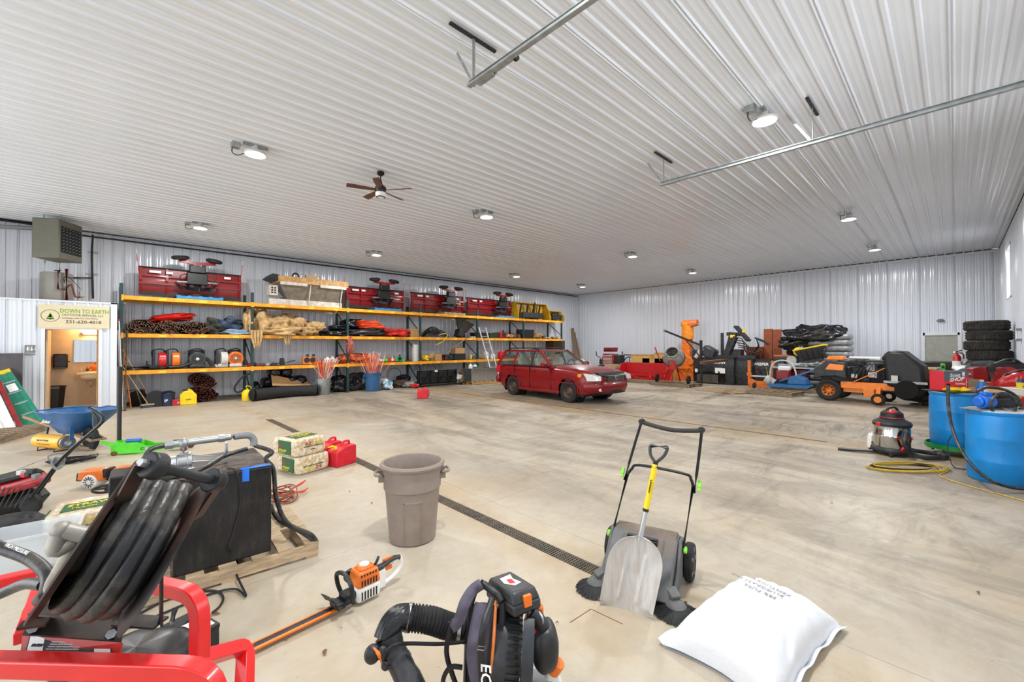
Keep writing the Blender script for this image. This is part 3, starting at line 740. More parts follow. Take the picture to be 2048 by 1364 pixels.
B().tube([(.22, 0, .17), (.28, .0, .17), (.36, 0, .19), (.42, 0, .18)], [.022, .02, .019, .018], 10, smooth=4).obj('rear_grip', M_dg, t)
B().tube([(.20, 0, .05), (.30, 0, .045), (.38, 0, .07), (.43, 0, .12), (.42, 0, .18), (.36, 0, .165)], .015, 10, smooth=5).box((.25, 0, .09), (.08, .05, .12)).obj('rear_frame', M_white, t, bev=.003)
B().box((.33, 0, .14), (.05, .012, .03)).box((.32, 0, .205), (.08, .012, .018)).obj('trigger', M_orgp, t, bev=.003)
B().tube([(.20, -.02, .2), (.22, -.03, .24), (.24, -.01, .25)], .010, 8, smooth=3).obj('choke_lever', M_black, t)

# --- backpack leaf blower (seen from above, straps to the left, engine to the right)
ZB = 1.98; O_ = P3(1010, 1460, ZB); O_.z = 0
t = thing('backpack_blower', 'black backpack leaf blower with grey padded straps and orange clips', 'leaf blower', O_)
def Q(x, y, d=0.): return P3(x, y, ZB+d)-O_
M_pk = mat('scuffed black plastic', '#26282b', .42, var=.3, dirt='#5b5c5e', dirt_amt=.25, dirt_scale=8)
M_pad = mat('violet grey padding', '#5a5564', .85, var=.15, bump=.2)
fwd = V((CF.x, CF.y, 0)).normalized(); rgt = V((CR.x, CR.y, 0)).normalized()
Mf = Matrix((rgt, fwd, V((0, 0, 1)))).transposed().to_4x4()
b = B(); b.M = Mf.copy()
b.box((0.01, .02, .02), (.34, .30, .04)).obj('base_plate', M_pk, t, bev=.015)
b = B(); b.M = T(*(Q(1010, 1300, .02))) @ Mf
b.lathe([(.05, -.07), (.17, -.065), (.185, -.04), (.185, .04), (.17, .065), (.05, .07)], 36, M=Ry(PI/2+.12)).obj('fan_housing', M_pk, t)
rb = B(); rb.M = T(*(Q(1018, 1300, .02))) @ Mf @ Ry(.12)
for k in range(44):
    a = k*2*PI/44
    for xx, r0, r1 in ((.075, .10, .165), (.075, .05, .09)): rb.bar((xx, math.cos(a)*r0, math.sin(a)*r0), (xx, math.cos(a)*r1, math.sin(a)*r1), .006, .012)
    rb.bar((-.02, math.cos(a)*.188, math.sin(a)*.188), (.045, math.cos(a)*.188, math.sin(a)*.188), .007)
rb.obj('intake_grille', M_pk, t, kind='stuff')
b = B(); b.M = T(*(Q(1055, 1290, .0))) @ Mf
b.sheet(lambda u, v: (-.05+.05*v+.03*u, -.185*math.cos((u-.5)*2.2), .185*math.sin((u-.5)*2.4)), 16, 3, .012).obj('housing_band', mat('blue grey plastic', '#2e343a', .45, var=.2, dirt='#8a8f93', dirt_amt=.2), t, bev=.002)
# back frame and harness
p = [Q(955, 1172, .05), Q(938, 1230, .05), Q(932, 1330, .05), Q(930, 1430, .06)]
B().tube(p, .02, 10, smooth=4, flat=.6).obj('frame_left', M_pk, t)
p = [Q(962, 1165, .03), Q(992, 1188, -.02), Q(1004, 1205, -.03), Q(1004, 1260, -.05), Q(1006, 1440, -.04)]
B().tube(p, .016, 10, smooth=5).obj('frame_right', M_dk, t)
B().sheet(lambda u, v: Q(938, 1210, .05)*(1-u)*(1-v)+Q(1000, 1215, -.03)*u*(1-v)+Q(932, 1440, .04)*(1-u)*v+Q(1004, 1450, -.05)*u*v+fwd*(.03*math.sin(PI*u)), 8, 8, .02).obj('back_pad', M_ink, t)
B().tube([Q(944, 1180, .08), Q(966, 1166, .03), Q(990, 1186, -.02), Q(1004, 1204, -.06)], .012, 8, smooth=5).obj('top_handle', M_black, t)
def strap(pts, w, th, m, nm, par=t, **k):
    pp = crv([Q(*q) for q in pts], 8); n = len(pp)
    def f(u, v):
        i = min(n-2, int(u*(n-1))); a = u*(n-1)-i; c = pp[i]*(1-a)+pp[i+1]*a; d = nrm(pp[min(i+1, n-1)]-pp[max(i-1, 0)])
        s = nrm(d.cross(nrm(c+O_-V((0, 0, CAM_H))))); return c+s*w*(v-.5)+nrm(c+O_-V((0, 0, CAM_H)))*(-th*2*math.sin(PI*v))*(1+.25*math.sin(u*24))
    return B().sheet(f, 40, 8, th).obj(nm, m, par, ang=60, **k)
s1 = strap([(970, 1208, -.02), (958, 1270, -.10), (955, 1320, -.12), (972, 1400, -.12), (985, 1450, -.1)], .095, .014, M_pad, 'shoulder_strap')
strap([(992, 1200, -.03), (988, 1270, -.12), (984, 1330, -.14), (982, 1400, -.14), (985, 1450, -.12)], .014, .006, mat('orange piping', '#ee8a45', .6), 'piping', s1)
strap([(985, 1195, -.04), (968, 1250, -.15), (962, 1300, -.17), (965, 1360, -.16), (968, 1440, -.14)], .03, .003, M_black, 'webbing', s1)
b = B().tube([Q(957, 1292, -.19), Q(972, 1294, -.19), Q(967, 1301, -.19), Q(954, 1299, -.19)], .0022, 6, closed=True).obj('buckle', M_steel, s1)
dd = nrm(Q(982, 1364, -.15)-Q(966, 1330, -.15)); nn = nrm(V((0, 0, CAM_H))-O_-Q(975, 1345, -.15)); dx = nrm(Q(968, 1430, -.14)-Q(966, 1330, -.15)); dx = nrm(dx-nn*dx.dot(nn))
text('lettering', 'ECHO', .06, M_label, s1, Q(962, 1326, -.175), Matrix((dx, nn.cross(dx), nn)).transposed(), bold=.001, shear=.2)
strap([(963, 1168, .0), (946, 1180, -.02), (930, 1205, -.1), (918, 1240, -.12), (902, 1255, -.1)], .05, .01, M_pad, 'strap_pad')
strap([(905, 1240, -.1), (893, 1300, -.1), (905, 1350, -.1), (925, 1400, -.05), (935, 1430, 0)], .022, .004, M_ink, 'hip_belt')
strap([(925, 1335, -.12), (900, 1335, -.14), (886, 1365, -.12), (900, 1400, -.1)], .02, .004, M_ink, 'belt_loop')
# air filter box on top
b = B(); c0, c1 = Q(1000, 1172, .14), Q(1052, 1208, -.06); d = nrm(c1-c0); S = nrm(d.cross(V((0, 0, 1)))); U = S.cross(d)
if U.z < 0: U = -U
Mb = T(*((c0+c1)/2)) @ Matrix((d, U.cross(d), U)).transposed().to_4x4()
b.M = Mb; b.box((0, 0, -.01), (.27, .15, .05)).box((0, 0, .035), (.27, .15, .05), taper=.82); fb = b.obj('filter_box', M_pk, t, bev=.012)
for x_ in (-.11, .133):
    q = B(); q.M = Mb; q.box((x_, 0, .02), (.02, .04, .05)).obj('clip', M_orgp, fb, bev=.004)
q = B(); q.M = Mb; q.prism([(-.06, -.03), (.0, -.04), (.05, -.01), (.04, .03), (-.02, .02), (-.07, .035)], .0605, .0615, ax='z').obj('decal', M_label, fb)
q = B(); q.M = Mb; q.prism([(-.03, -.012), (.02, -.02), (.03, .005), (-.02, .012)], .0612, .0622, ax='z').obj('decal', M_inkr, fb)
B().tube([Q(1062, 1222, -.04), Q(1078, 1238, -.05), Q(1086, 1255, -.04)], [.03, .028, .034], 14, smooth=4).obj('intake_pipe', M_pk, t)
B().torus(Q(1076, 1236, -.05), .031, .005, 'x', 20, 6).obj('hose_clamp', M_steel, t)
B().blob(Q(1090, 1290, -.03), (.062, .09, .105), 3, .05, p=.75, M=Mf.to_3x3().to_4x4()).obj('muffler_cover', M_pk, t)
b = B(); b.M = T(*Q(1075, 1235, .02)) @ Mf; b.box((0, .03, 0), (.06, .04, .08)).obj('cylinder_cover', M_orgp, t, bev=.01)
b = B(); b.M = T(*Q(1068, 1250, -.04)) @ Mf; b.prism([(-.03, .05), (.03, -.05), (-.005, -.04)], -.02, .02, ax='y').obj('side_flash', M_red, t)
M_tank = mat('translucent fuel tank', '#d8dcd8', .4, var=.05, trans=.25)
b = B().blob(Q(1085, 1385, .0), (.10, .10, .08), 8, .04, p=.6, M=Mf.to_3x3().to_4x4()).obj('fuel_tank', M_tank, t)
B().tube([Q(1098, 1350, -.02), Q(1108, 1336, -.05)], .025, 12).obj('filler_neck', M_tank, b)
B().cyl(Q(1106, 1342, -.05), Q(1118, 1325, -.07), .03, .028, n=18).obj('fuel_cap', M_orgp, b, bev=.003)
# blower tube
def bellows(pts, r, n_r, amp, m, nm, par, k=26, rr=None):
    pp = crv([V(q) for q in pts], max(2, int(n_r*4/(len(pts)-1)))); n = len(pp)
    rs = [r*(1+amp*(.5 if (i % 4) in (1, 2) else -.5)) for i in range(n)]
    return B().tube(pp, rs, k).obj(nm, m, par, ang=60)
bellows([Q(945, 1262, .1), Q(900, 1253, .06), Q(860, 1240, .02), Q(818, 1235, 0)], .056, 22, .14, M_rub, 'flexible_pipe', t)
B().tube([Q(960, 1268, .12), Q(940, 1262, .1)], .06, 26).obj('pipe_socket', M_black, t)
M_tape = mat('black glossy tape', '#1c1e22', .2, var=.4, bump=.5, bscale=14, stretch=(1, 4, 1))
B().tube([Q(820, 1235, 0), Q(798, 1236, -.02), Q(783, 1252, -.05), Q(772, 1280, -.08)], .058, 24, smooth=6).obj('taped_elbow', M_tape, t, ang=70)
B().tube([Q(776, 1270, -.08), Q(785, 1300, -.1), Q(800, 1325, -.12), Q(830, 1390, -.18)], [.058, .055, .052, .058], 24, smooth=6).obj('blower_tube', M_pk, t)
for a, r in ((Q(815, 1235, 0), .0595), (Q(917, 1256, .07), .0595)): B().cyl(a, a+(Q(825, 1236, 0)-Q(815, 1235, 0))*.7, r+.002, n=26).obj('hose_clamp', M_steel, t)
B().torus(Q(795, 1316, -.11), .055, .006, 'z', 22, 6).obj('band', M_black, t)
B().tube([Q(935, 1283, .0), Q(880, 1288, -.05), Q(820, 1287, -.12), Q(790, 1290, -.18), Q(773, 1303, -.18)], .008, 8, smooth=6).obj('throttle_cable', M_ink, t)
B().sph(Q(745, 1308, -.16), (.036, .032, .04), 16, 10).sph(Q(765, 1306, -.16), (.024, .022, .03), 12, 8).sph(Q(772, 1330, -.14), .022, 10, 8).tube([Q(745, 1308, -.16), Q(776, 1322, -.14)], .02, 10).obj('throttle_grip', M_pk, t)
B().tube([Q(748, 1296, -.2), Q(757, 1308, -.22), Q(763, 1326, -.2)], [.005, .008, .004], 8, smooth=4, flat=.5).obj('trigger', M_orgp, t)

# --- compressed straw bales in printed wrap
M_straw = mat('straw seen through clear wrap', '#bfa273', .3, var=.2, scale=26, col2='#e6dcc8', mix=(.38, .62), coat=.6, bump=.35, detail=8)
def bale(loc, rz, lab, nm='straw_bale', Lx=.47, Ly=.54, Hh=.235, flip=False, grp=None):
    t = thing(nm, lab, 'bale', loc, rz, grp)
    b = B()
    b.blob((0, 0, Hh/2), (Lx/2*1.06, Ly/2*1.07, Hh/2*1.06), 5 if flip else 6, .015, 2, n=48, m=22, p=.28, wr=.01)
    b.obj('body', M_straw, t, ang=60)
    y = -Ly/2*1.035
    B().b2((-Lx/2*1.10, -.20, .03), (-Lx/2*1.05, .08, Hh-.02)).obj('end_label', M_inkg, t, bev=.004)
    text('lettering', 'STRAW', .05, M_inky, t, (-Lx/2*1.103, .06, .065), (PI/2, 0, -PI/2), bold=.001)
    text('lettering', 'E-Z', .05, M_inkr, t, (-Lx/2*1.103, .06, .125), (PI/2, 0, -PI/2), bold=.001)
    text('lettering', 'SEEDING MULCH', .017, M_inky, t, (-Lx/2*1.103, .06, .042), (PI/2, 0, -PI/2))
    f = PI if flip else 0
    def tx(s, sz, m, x, z, a=1.):
        if not flip: text('lettering', s, sz, m, t, (x, y-.018, z), (PI/2, 0, 0), ax=a, bold=.001)
        else: text('lettering', s, sz, m, t, (-x, y-.018, Hh-z), (PI/2, PI, 0), ax=a, bold=.001)
    tx('E-Z', .06, M_inkr, -.10, .145); tx('STRAW', .05, M_inky, .01, .147); tx('SEEDING MULCH WITH TACK', .021, M_inkg, -.12, .118)
    if not flip:
        B().b2((-.02, y-.018, .075), (.05, y-.002, .083)).obj('slit', M_ink, t)
        q = B().b2((-.17, -.18, Hh*1.02), (.17, .06, Hh*1.02+.006)).obj('top_label', M_inkg, t)
        text('lettering', 'STRAW', .09, M_inky, t, (-.14, -.05, Hh*1.02+.008), (0, 0, 0), bold=.002)
        text('lettering', 'MULCH', .05, M_inky, t, (-.1, -.13, Hh*1.02+.008), (0, 0, 0), bold=.001)
    return t
F = G(595, 953, 0); an = math.atan2(.24, .97)
du, dv = V((math.cos(an), math.sin(an), 0)), V((-math.sin(an), math.cos(an), 0))
bale(F+du*.245+dv*.28, an, 'straw bale in printed plastic, bottom one beside the red gas cans', flip=True)
q = F+du*.21+dv*.32; bale(V((q.x, q.y, .24)), an+.05, 'straw bale in printed plastic, laid on top of another bale')

# --- gas cans
def gas_can(nm, lab, loc, rz, m, w=.34, h=.30, d=.22, spout=None, grp=None, pressed=True, scale=1.):
    t = thing(nm, lab, 'fuel can', loc, rz, grp); t.scale = (scale,)*3
    b = B(); b.prism([(-w/2, .01), (-w/2+.015, 0), (w/2-.03, 0), (w/2, .03), (w/2, h*.80), (w/2-.04, h*.86), (-w*.05, h*.86), (-w/2+.02, h*.70), (-w/2, h*.62)], -d/2, d/2)
    b.obj('body', m, t, bev=.028, seg=3)
    B().tube([(w/2-.05, 0, h*.84), (w/2-.06, 0, h*.985), (0.02, 0, h*.985), (-.02, 0, h*.84)], .017, 10, smooth=4).obj('handle', m, t)
    B().tube([(w/2-.02, 0, h*.75), (w/2+.035, 0, h*.68), (w/2+.035, 0, h*.3), (w/2-.02, 0, h*.2)], .016, 10, smooth=4).obj('rear_handle', m, t)
    if pressed: B().prism([(-w*.32, .06), (w*.28, .06), (w*.28, h*.6), (-w*.2, h*.6)], -d/2-.006, -d/2+.01).obj('pressed_panel', m, t, bev=.004)
    B().cyl((-w*.32, 0, h*.74), (-w*.36, 0, h*.83), .03, n=16).obj('cap', spout or m, t)
    if spout: B().tube([(-w*.36, 0, h*.80), (-w*.44, 0, h*.9), (-w*.68, 0, h*.90)], [.02, .016, .01], 10, smooth=4).obj('spout', spout, t)
    return t
p = G(685, 932, 0); gas_can('gas_can', 'large red plastic gas can with yellow spout in front of another', p+V((.03, .1, 0)), an+.1, M_redp, .36, .33, .22, M_yel)
gas_can('gas_can', 'red plastic gas can half hidden behind bale and nearer can', p+V((-.02, .46, 0)), an+.12, M_redp, .33, .33, .2, M_yel)
p = G(847, 797, 0); gas_can('gas_can', 'small red gas can alone on open floor before the shelving', p+V((0, .05, 0)), -.7, M_redp, .34, .36, .22, M_redp)

# --- pallet builder, every board a part
def pallet(lab, loc, rz, w=1.2, d=1.0, h=.12, m=None, nm='pallet', n=6, grp=None, seed=1, nb=3, bh=.018):
    """w along local x (deck boards run along y), stringers along x"""
    t = thing(nm, lab, 'pallet', loc, rz, grp); m = m or M_wood; r = random.Random(seed)
    for y in ([-d/2+.02, 0, d/2-.02] if nb == 3 else [-d/2+.02, d/2-.02]): B().b2((-w/2, y-.02, bh), (w/2, y+.02, h-bh)).obj('stringer', m, t)
    for k in range(n):
        x = -w/2+.05+k*(w-.1)/(n-1)+r.uniform(-.008, .008); q = r.uniform(.038, .055)
        B().b2((x-q, -d/2, h-bh), (x+q, d/2, h+r.uniform(-.001, .002))).obj('board', m, t)
    for k in range(3):
        x = -w/2+.05+k*(w-.1)/2
        B().b2((x-.045, -d/2, 0), (x+.045, d/2, bh)).obj('board', m, t)
    return t

# --- fuel tank on a pallet, with pump and hoses
BR, BL = G(543, 1102, .12), G(345, 1158, .12)
ta = heading(BL, BR); tl = (BR-BL).length
du, dv = V((math.cos(ta), math.sin(ta), 0)), V((-math.sin(ta), math.cos(ta), 0))
Pc = BR+du*.33+dv*(-.055)
pallet('rough wooden pallet under the black fuel tank', Pc-du*.62+dv*.50+V((0, 0, -.12)), ta, 1.25, 1.02, .12, M_wood, n=7, seed=3)
M_tankb = mat('scratched black tank', '#17191d', .28, var=.35, dirt='#55504a', dirt_amt=.3, dirt_scale=9, scale=3, stretch=(2, 2, .7))
t = thing('fuel_tank', 'scratched black steel fuel transfer tank with pump on top', 'fuel tank', (BL+BR)/2, ta)
TH = .68; TD = .52
B().b2((-tl/2, 0, 0), (tl/2, TD, TH)).obj('body', M_tankb, t, bev=.012)
B().b2((-tl/2, 0.0, TH), (tl/2, TD, TH+.004)).obj('top_plate', mat('rusty tank top', '#54483f', .7, var=.3, dirt='#8f8373', dirt_amt=.6, dirt_scale=6), t)
B().b2((tl/2-.21, -.002, TH+.003), (tl/2-.01, .05, TH+.006)).b2((tl/2-.20, -.004, TH-.09), (tl/2-.155, -.001, TH+.006)).obj('tape', mat('blue painters tape', '#1f6fd8', .6, var=.15), t)
b = B().b2((-tl/2-.35, TD-.12, TH-.16), (-tl/2, TD+.18, TH)).obj('side_saddle', M_tankb, t, bev=.01)
B().b2((-.2, TD, TH-.12), (tl/2+.02, TD+.35, TH-.02)).obj('rear_section', M_tankb, t, bev=.01)
B().cyl((-.34, TD+.05, TH+.005), (-.34, TD+.05, TH+.04), .05, n=20).cyl((-.34, TD+.05, TH+.04), (-.34, TD+.05, TH+.05), .065, n=20).obj('filler_cap', mat('brass cap', '#b7a67e', .45, .4), t)
pm = thing('transfer_pump', 'silver electric transfer pump with pipe fittings on top of the black tank', 'pump', (BL+BR)/2+V((0, 0, TH+.006)), ta)
px0 = -.38
B().cyl((px0-.06, .22, .07), (px0+.10, .22, .07), .058, n=24).cyl((px0-.09, .22, .07), (px0-.06, .22, .07), .045, n=20).obj('motor', M_alu, pm, bev=.004)
B().cyl((px0+.10, .22, .07), (px0+.18, .22, .07), .066, n=24).cyl((px0+.16, .22, .07), (px0+.19, .22, .07), .074, n=12).box((px0+.14, .22, .02), (.12, .16, .035)).obj('pump_head', M_steel, pm, bev=.004)
for q in range(6): B().cyl((px0+.19, .22+.06*math.cos(q), .07+.06*math.sin(q)), (px0+.205, .22+.06*math.cos(q), .07+.06*math.sin(q)), .009, n=6).obj('bolt', M_galv, pm)
B().tube([(px0+.14, .22, .12), (px0+.14, .22, .20)], .024, 14).cyl((px0+.14, .22, .13), (px0+.14, .22, .15), .033, n=8).cyl((px0+.08, .22, .215), (px0+.44, .24, .215), .024, n=14).sph((px0+.14, .22, .215), .036, 14, 8).cyl((px0+.36, .235, .215), (px0+.40, .237, .215), .031, n=8).cyl((px0+.03, .22, .215), (px0+.08, .22, .215), .03, n=8).obj('pipe', M_galv, pm)
B().tube([(px0+.44, .24, .215), (px0+.56, .25, .21), (px0+.60, .25, .17), (px0+.60, .24, .12)], .027, 12, smooth=4).obj('elbow', M_grey, pm)
B().tube([(px0+.04, .22, .215), (px0-.05, .19, .20), (px0-.09, .13, .10), (px0-.05, .08, .02), (px0+.08, .05, .015), (px0+.25, .1, .03), (px0+.40, .24, .07), (px0+.56, .26, .10)], .017, 10, smooth=7).obj('loop_hose', M_hose, pm)
B().bar((px0+.20, .3, .1), (px0+.42, .33, .04), .02, .006).bar((px0+.20, .3, .05), (px0+.42, .33, .02), .02, .006).box((px0+.42, .32, .08), (.02, .04, .16)).obj('nozzle_bracket', M_alu, pm, bev=.003)
# delivery hose hanging over the tank's right side
def W(lx_, ly_, lz_): return (BL+BR)/2+du*lx_+dv*ly_+V((0, 0, lz_))
o = B().tube([W(px0+.60, .24, TH+.13), W(px0+.72, .17, TH+.07), W(tl/2-.02, .12, TH+.03), W(tl/2+.03, .10, TH-.06), W(tl/2+.05, .08, TH-.3), W(tl/2+.12, .03, TH-.50), W(tl/2+.28, -.02, .06), W(tl/2+.33, -.05, -.02)], .017, 10, smooth=8).tube([W(tl/2+.33, -.05, -.02), W(tl/2+.22, .02, .08), W(tl/2+.07, .10, .2), W(tl/2+.03, .2, .3)], .016, 10, smooth=8).obj('fuel_hose', M_hose)
tag(o, 'black rubber fuel hose looping down the right side of the black tank', 'hose')
o = B().tube([W(.02, .1, TH+.012), W(.07, -.012, TH-.01), W(.09, -.012, TH-.25), W(.055, -.012, .25), W(.02, -.014, .10), G(475, 1110, .12), G(472, 1145, .05), G(492, 1192, .02), G(470, 1178, .02), G(420, 1188, .012), G(330, 1225, .012), G(240, 1262, .012)], [.0045]*30+[.0075]*60, 8, smooth=8).obj('power_cord', M_ink)
tag(o, 'thin black cord hanging down the front of the black tank', 'cord')
o = B().tube([G(240, 1250, .012), G(330, 1200, .012), G(380, 1185, .012), G(430, 1182, .012), G(446, 1195, .012), G(440, 1212, .012), G(425, 1225, .03)], .008, 8, smooth=8).obj('battery_lead', M_ink)
tag(o, 'black battery lead curving round the battery on the floor', 'cord')
# jumper cables behind the tank
t = thing('jumper_cables', 'tangle of brown and red jumper cables behind the black tank', 'cable', G(560, 1000, 0))
for k in range(9):
    r = .13+.03*math.sin(k*2.1); B().tube([(r*math.cos(a)+.02*math.sin(k), r*1.2*math.sin(a)+.02*math.cos(k*2), .015+.012*k+.02*math.sin(a*2+k)) for a in np.linspace(0, 2*PI, 18)[:-1]], .0075, 6, closed=True, smooth=2).obj('coil', mat('copper brown cable', '#8a4b33', .5, var=.2) if k % 3 else mat('red cable', '#a82a1e', .45), t)
B().tube([(.12, .08, .06), (.26, .12, .10), (.33, .2, .10)], [.008, .014, .01], 8, smooth=4).tube([(.1, .0, .06), (.24, .0, .04), (.32, .08, .04)], [.008, .012, .008], 8, smooth=4).obj('clamp', mat('red rubber clamp', '#d43a26', .45), t)

# --- 12 V battery with clamps
p = G(392, 1328, 0)
t = thing('car_battery', 'black car battery with white labels and a red clip, behind the red frame', 'battery', p+V((-.02, .05, 0)), .0+heading(G(440, 1290), G(360, 1240))+PI)
B().box((0, 0, .09), (.26, .17, .18)).obj('case', M_pk, t, bev=.006)
B().box((0, 0, .19), (.265, .175, .025)).obj('lid', M_black, t, bev=.005)
B().b2((-.02, -.07, .203), (.11, .07, .205)).obj('label', M_label, t)
B().b2((-.10, -.0865, .03), (.10, -.0855, .15)).obj('label', M_label, t)
for s in (-1, 1): B().cyl((-.09, s*.05, .2), (-.09, s*.05, .225), .009, n=10).obj('terminal', M_steel, t)
c = B().tube([(-.09, .05, .22), (-.10, .05, .28), (-.10, .04, .33)], [.010, .016, .010], 8, smooth=3).obj('clamp', mat('bright red clamp', '#e02418', .4), t)
B().tube([(-.09, -.05, .22), (-.1, -.03, .28)], [.012, .016], 8).obj('clamp', M_black, t)

# --- red steel frame (pump skid) at the lower left, with the hose reel on it
M_fr = mat('bright red square tube', '#e01f20', .3, var=.06, coat=.3)
M_frt = mat('dusty black engine shroud', '#191a1c', .35, var=.3, dirt='#5a5146', dirt_amt=.35, dirt_scale=6)
ZF = .95
FO = G(250, 1325, ZF); FO.z = 0
t = thing('pump_skid_frame', 'bright red square-tube skid frame carrying the hose reel, bottom left', 'frame', FO)
def g_(x, y, z): return G(x, y, z)-FO
def sq(pts, w, nm, r=6, up=(0, 0, 1)):
    b = B(); pp = crv([V(q) for q in pts], r) if r else [V(q) for q in pts]
    b.tube(pp, w*.707, 4, up=up); return b
def rounded(pts, rad=.05, n=5):
    out = [V(pts[0])]
    for i in range(1, len(pts)-1):
        a, c, e = V(pts[i-1]), V(pts[i]), V(pts[i+1]); d0, d1 = nrm(a-c), nrm(e-c); p0, p1 = c+d0*rad, c+d1*rad
        for k in range(n+1):
            s = k/n; out.append(p0*(1-s)**2+c*2*s*(1-s)+p1*s*s)
    out.append(V(pts[-1])); return out
def sqbar(pts, w, nm, par, rad=.06):
    pp = rounded(pts, rad); n = len(pp); vs = []; fs = []
    # plane normal for a flat bend
    N = V((0, 0, 0))
    for i in range(1, n-1): N += (pp[i]-pp[i-1]).cross(pp[i+1]-pp[i])
    N = nrm(N) if N.length > 1e-6 else V((0, 0, 1))
    for i, p in enumerate(pp):
        d = nrm(pp[min(n-1, i+1)]-pp[max(0, i-1)]); S = nrm(d.cross(N))
        for a, b_ in ((-1, -1), (1, -1), (1, 1), (-1, 1)): vs.append(p+S*(a*w/2)+N*(b_*w/2))
    for i in range(n-1):
        for k in range(4): fs.append((i*4+k, i*4+(k+1) % 4, (i+1)*4+(k+1) % 4, (i+1)*4+k))
    fs += [(3, 2, 1, 0), tuple((n-1)*4+k for k in range(4))]
    return B().add(vs, fs).obj(nm, M_fr, par, bev=.004)
wf_ = .044
a0 = g_(-140, 1325, ZF); a1 = g_(432, 1340, ZF); a2 = V((a1.x, a1.y, .3))
sqbar([a0, a1, a2], wf_, 'front_hoop', t, .09)
b0 = g_(-80, 1185, .93); b1 = g_(90, 1146, .93); b2_ = g_(400, 1190, .93); b3 = V((b2_.x, b2_.y, .02))
sqbar([b0, b1], wf_, 'rear_rail', t); sqbar([g_(262, 1158, .93), b2_, b3], wf_, 'rear_hoop', t, .08)
jz = .72; j0 = V((b2_.x, b2_.y, jz)); j1 = g_(492, 1292, .62); j2 = V((a1.x+.03, a1.y-.06, .30))
sqbar([j0, j1, j2], wf_, 'side_brace', t, .05)
sqbar([b1, g_(45, 1275, .95)], wf_*.8, 'reel_rail', t)
B().blob(g_(272, 1345, .62)+V((0, 0, -.1)), (.17, .15, .19), 11, .06, p=.5, M=Rz(.8)).obj('engine_shroud', M_frt, t)
B().blob(g_(150, 1420, .6)+V((0, 0, -.15)), (.22, .20, .22), 12, .06, p=.5, M=Rz(.8)).obj('engine_block', M_frt, t)
for x in (-.25, .25): B().b2((x-.02, -.5, 0), (x+.02, .5, .045)).obj('skid', M_fr, t)

# hose reel
ra = nrm(CR*.72-CU*.487+CF*.496); rc = P3(180, 1072, 1.10); RW = .165; RR = .195
t = thing('hose_reel', 'black steel hose reel wound with thick dirty rubber hose', 'hose reel', rc)
e1 = nrm(ra.cross(V((0, 0, 1)))); e2 = ra.cross(e1)
if e2.z < 0: e1, e2 = -e1, -e2
MR = Matrix((e1, e2, ra)).transposed().to_4x4()     # local z = reel axis
M_reel = mat('rusty black flange', '#2a2523', .5, .3, var=.3, dirt='#6b4334', dirt_amt=.6, dirt_scale=7)
for z, nm in ((0, 'flange'), (RW, 'flange')):
    b = B(); b.M = MR @ T(0, 0, z)
    b.lathe([(.06, -.002), (RR-.02, -.002), (RR, -.012 if z == 0 else .008), (RR+.004, -.008 if z == 0 else .012), (RR-.01, .004), (.06, .004)], 64)
    o = b.obj(nm, M_reel, t)
b = B(); b.M = MR; b.cyl((0, 0, 0), (0, 0, RW), .09, n=32, cap=False).obj('drum', M_reel, t)
b = B(); b.M = MR; 
pts = []; rr = random.Random(2)
for lay, (R_l, nw) in enumerate(((.118, 4), (.156, 4))):
    for k in range(nw*28+1):
        a = 2*PI*k/28; z = .022+(RW-.044)*(k/(nw*28)); z = z if lay % 2 == 0 else RW-z
        pts.append((math.cos(a)*(R_l+.008*math.sin(a*1.3+lay)), math.sin(a)*(R_l+.008*math.cos(a*.7)), z+.006*math.sin(a*2+lay)))
b.tube(pts, .0205, 10).obj('wound_hose', M_hose, t, ang=60)
b = B(); b.M = MR; b.cyl((0, 0, -.06), (0, 0, 0), .020, n=20).obj('swivel', mat('dull galvanised pipe', '#aaa69c', .5, .35, var=.2), t)
b = B(); b.M = MR; b.lathe([(.03, -.015), (.05, -.015), (.05, .0), (.03, .0)], 32, M=T(0, 0, .03)).obj('bearing', M_steel, t)
sw = ra*-.06
B().sph(sw, .022, 16, 10).tube([sw, sw+V((-.01, .0, -.05)), P3(146, 1085, 1.09)-rc, P3(126, 1130, 1.11)-rc, P3(105, 1165, 1.14)-rc, P3(100, 1195, 1.16)-rc], [.019, .017, .016, .016, .015, .015], 14, smooth=6).obj('inlet_elbow', MATS['dull galvanised pipe'], t)
# guide rollers across the top
b = B(); b.M = MR; rp_ = V((-.0, RR+.0, 0))
rg0 = P3(302, 930, 1.02)-rc; rg1 = P3(432, 962, 1.2)-rc; dr_ = nrm(rg1-rg0)
B().cyl(rg0, rg1, .0125, n=14).obj('guide_rod', M_dk, t)
for q, s in ((rg0, 1), (rg1, -1)):
    B().cyl(q-dr_*.012*s, q+dr_*.022*s, .030, .034, n=22).obj('guide_roller', M_black, t, bev=.005)
    B().cyl(q-dr_*.03*s, q-dr_*.012*s, .010, n=6).obj('bolt', M_steel, t)
B().bar(rg0-dr_*.02, P3(240, 1010, 1.06)-rc, .035, .006).obj('guide_arm', M_reel, t)
B().bar(rg1+dr_*.02, P3(395, 1035, 1.22)-rc, .035, .006).obj('guide_arm', M_reel, t)
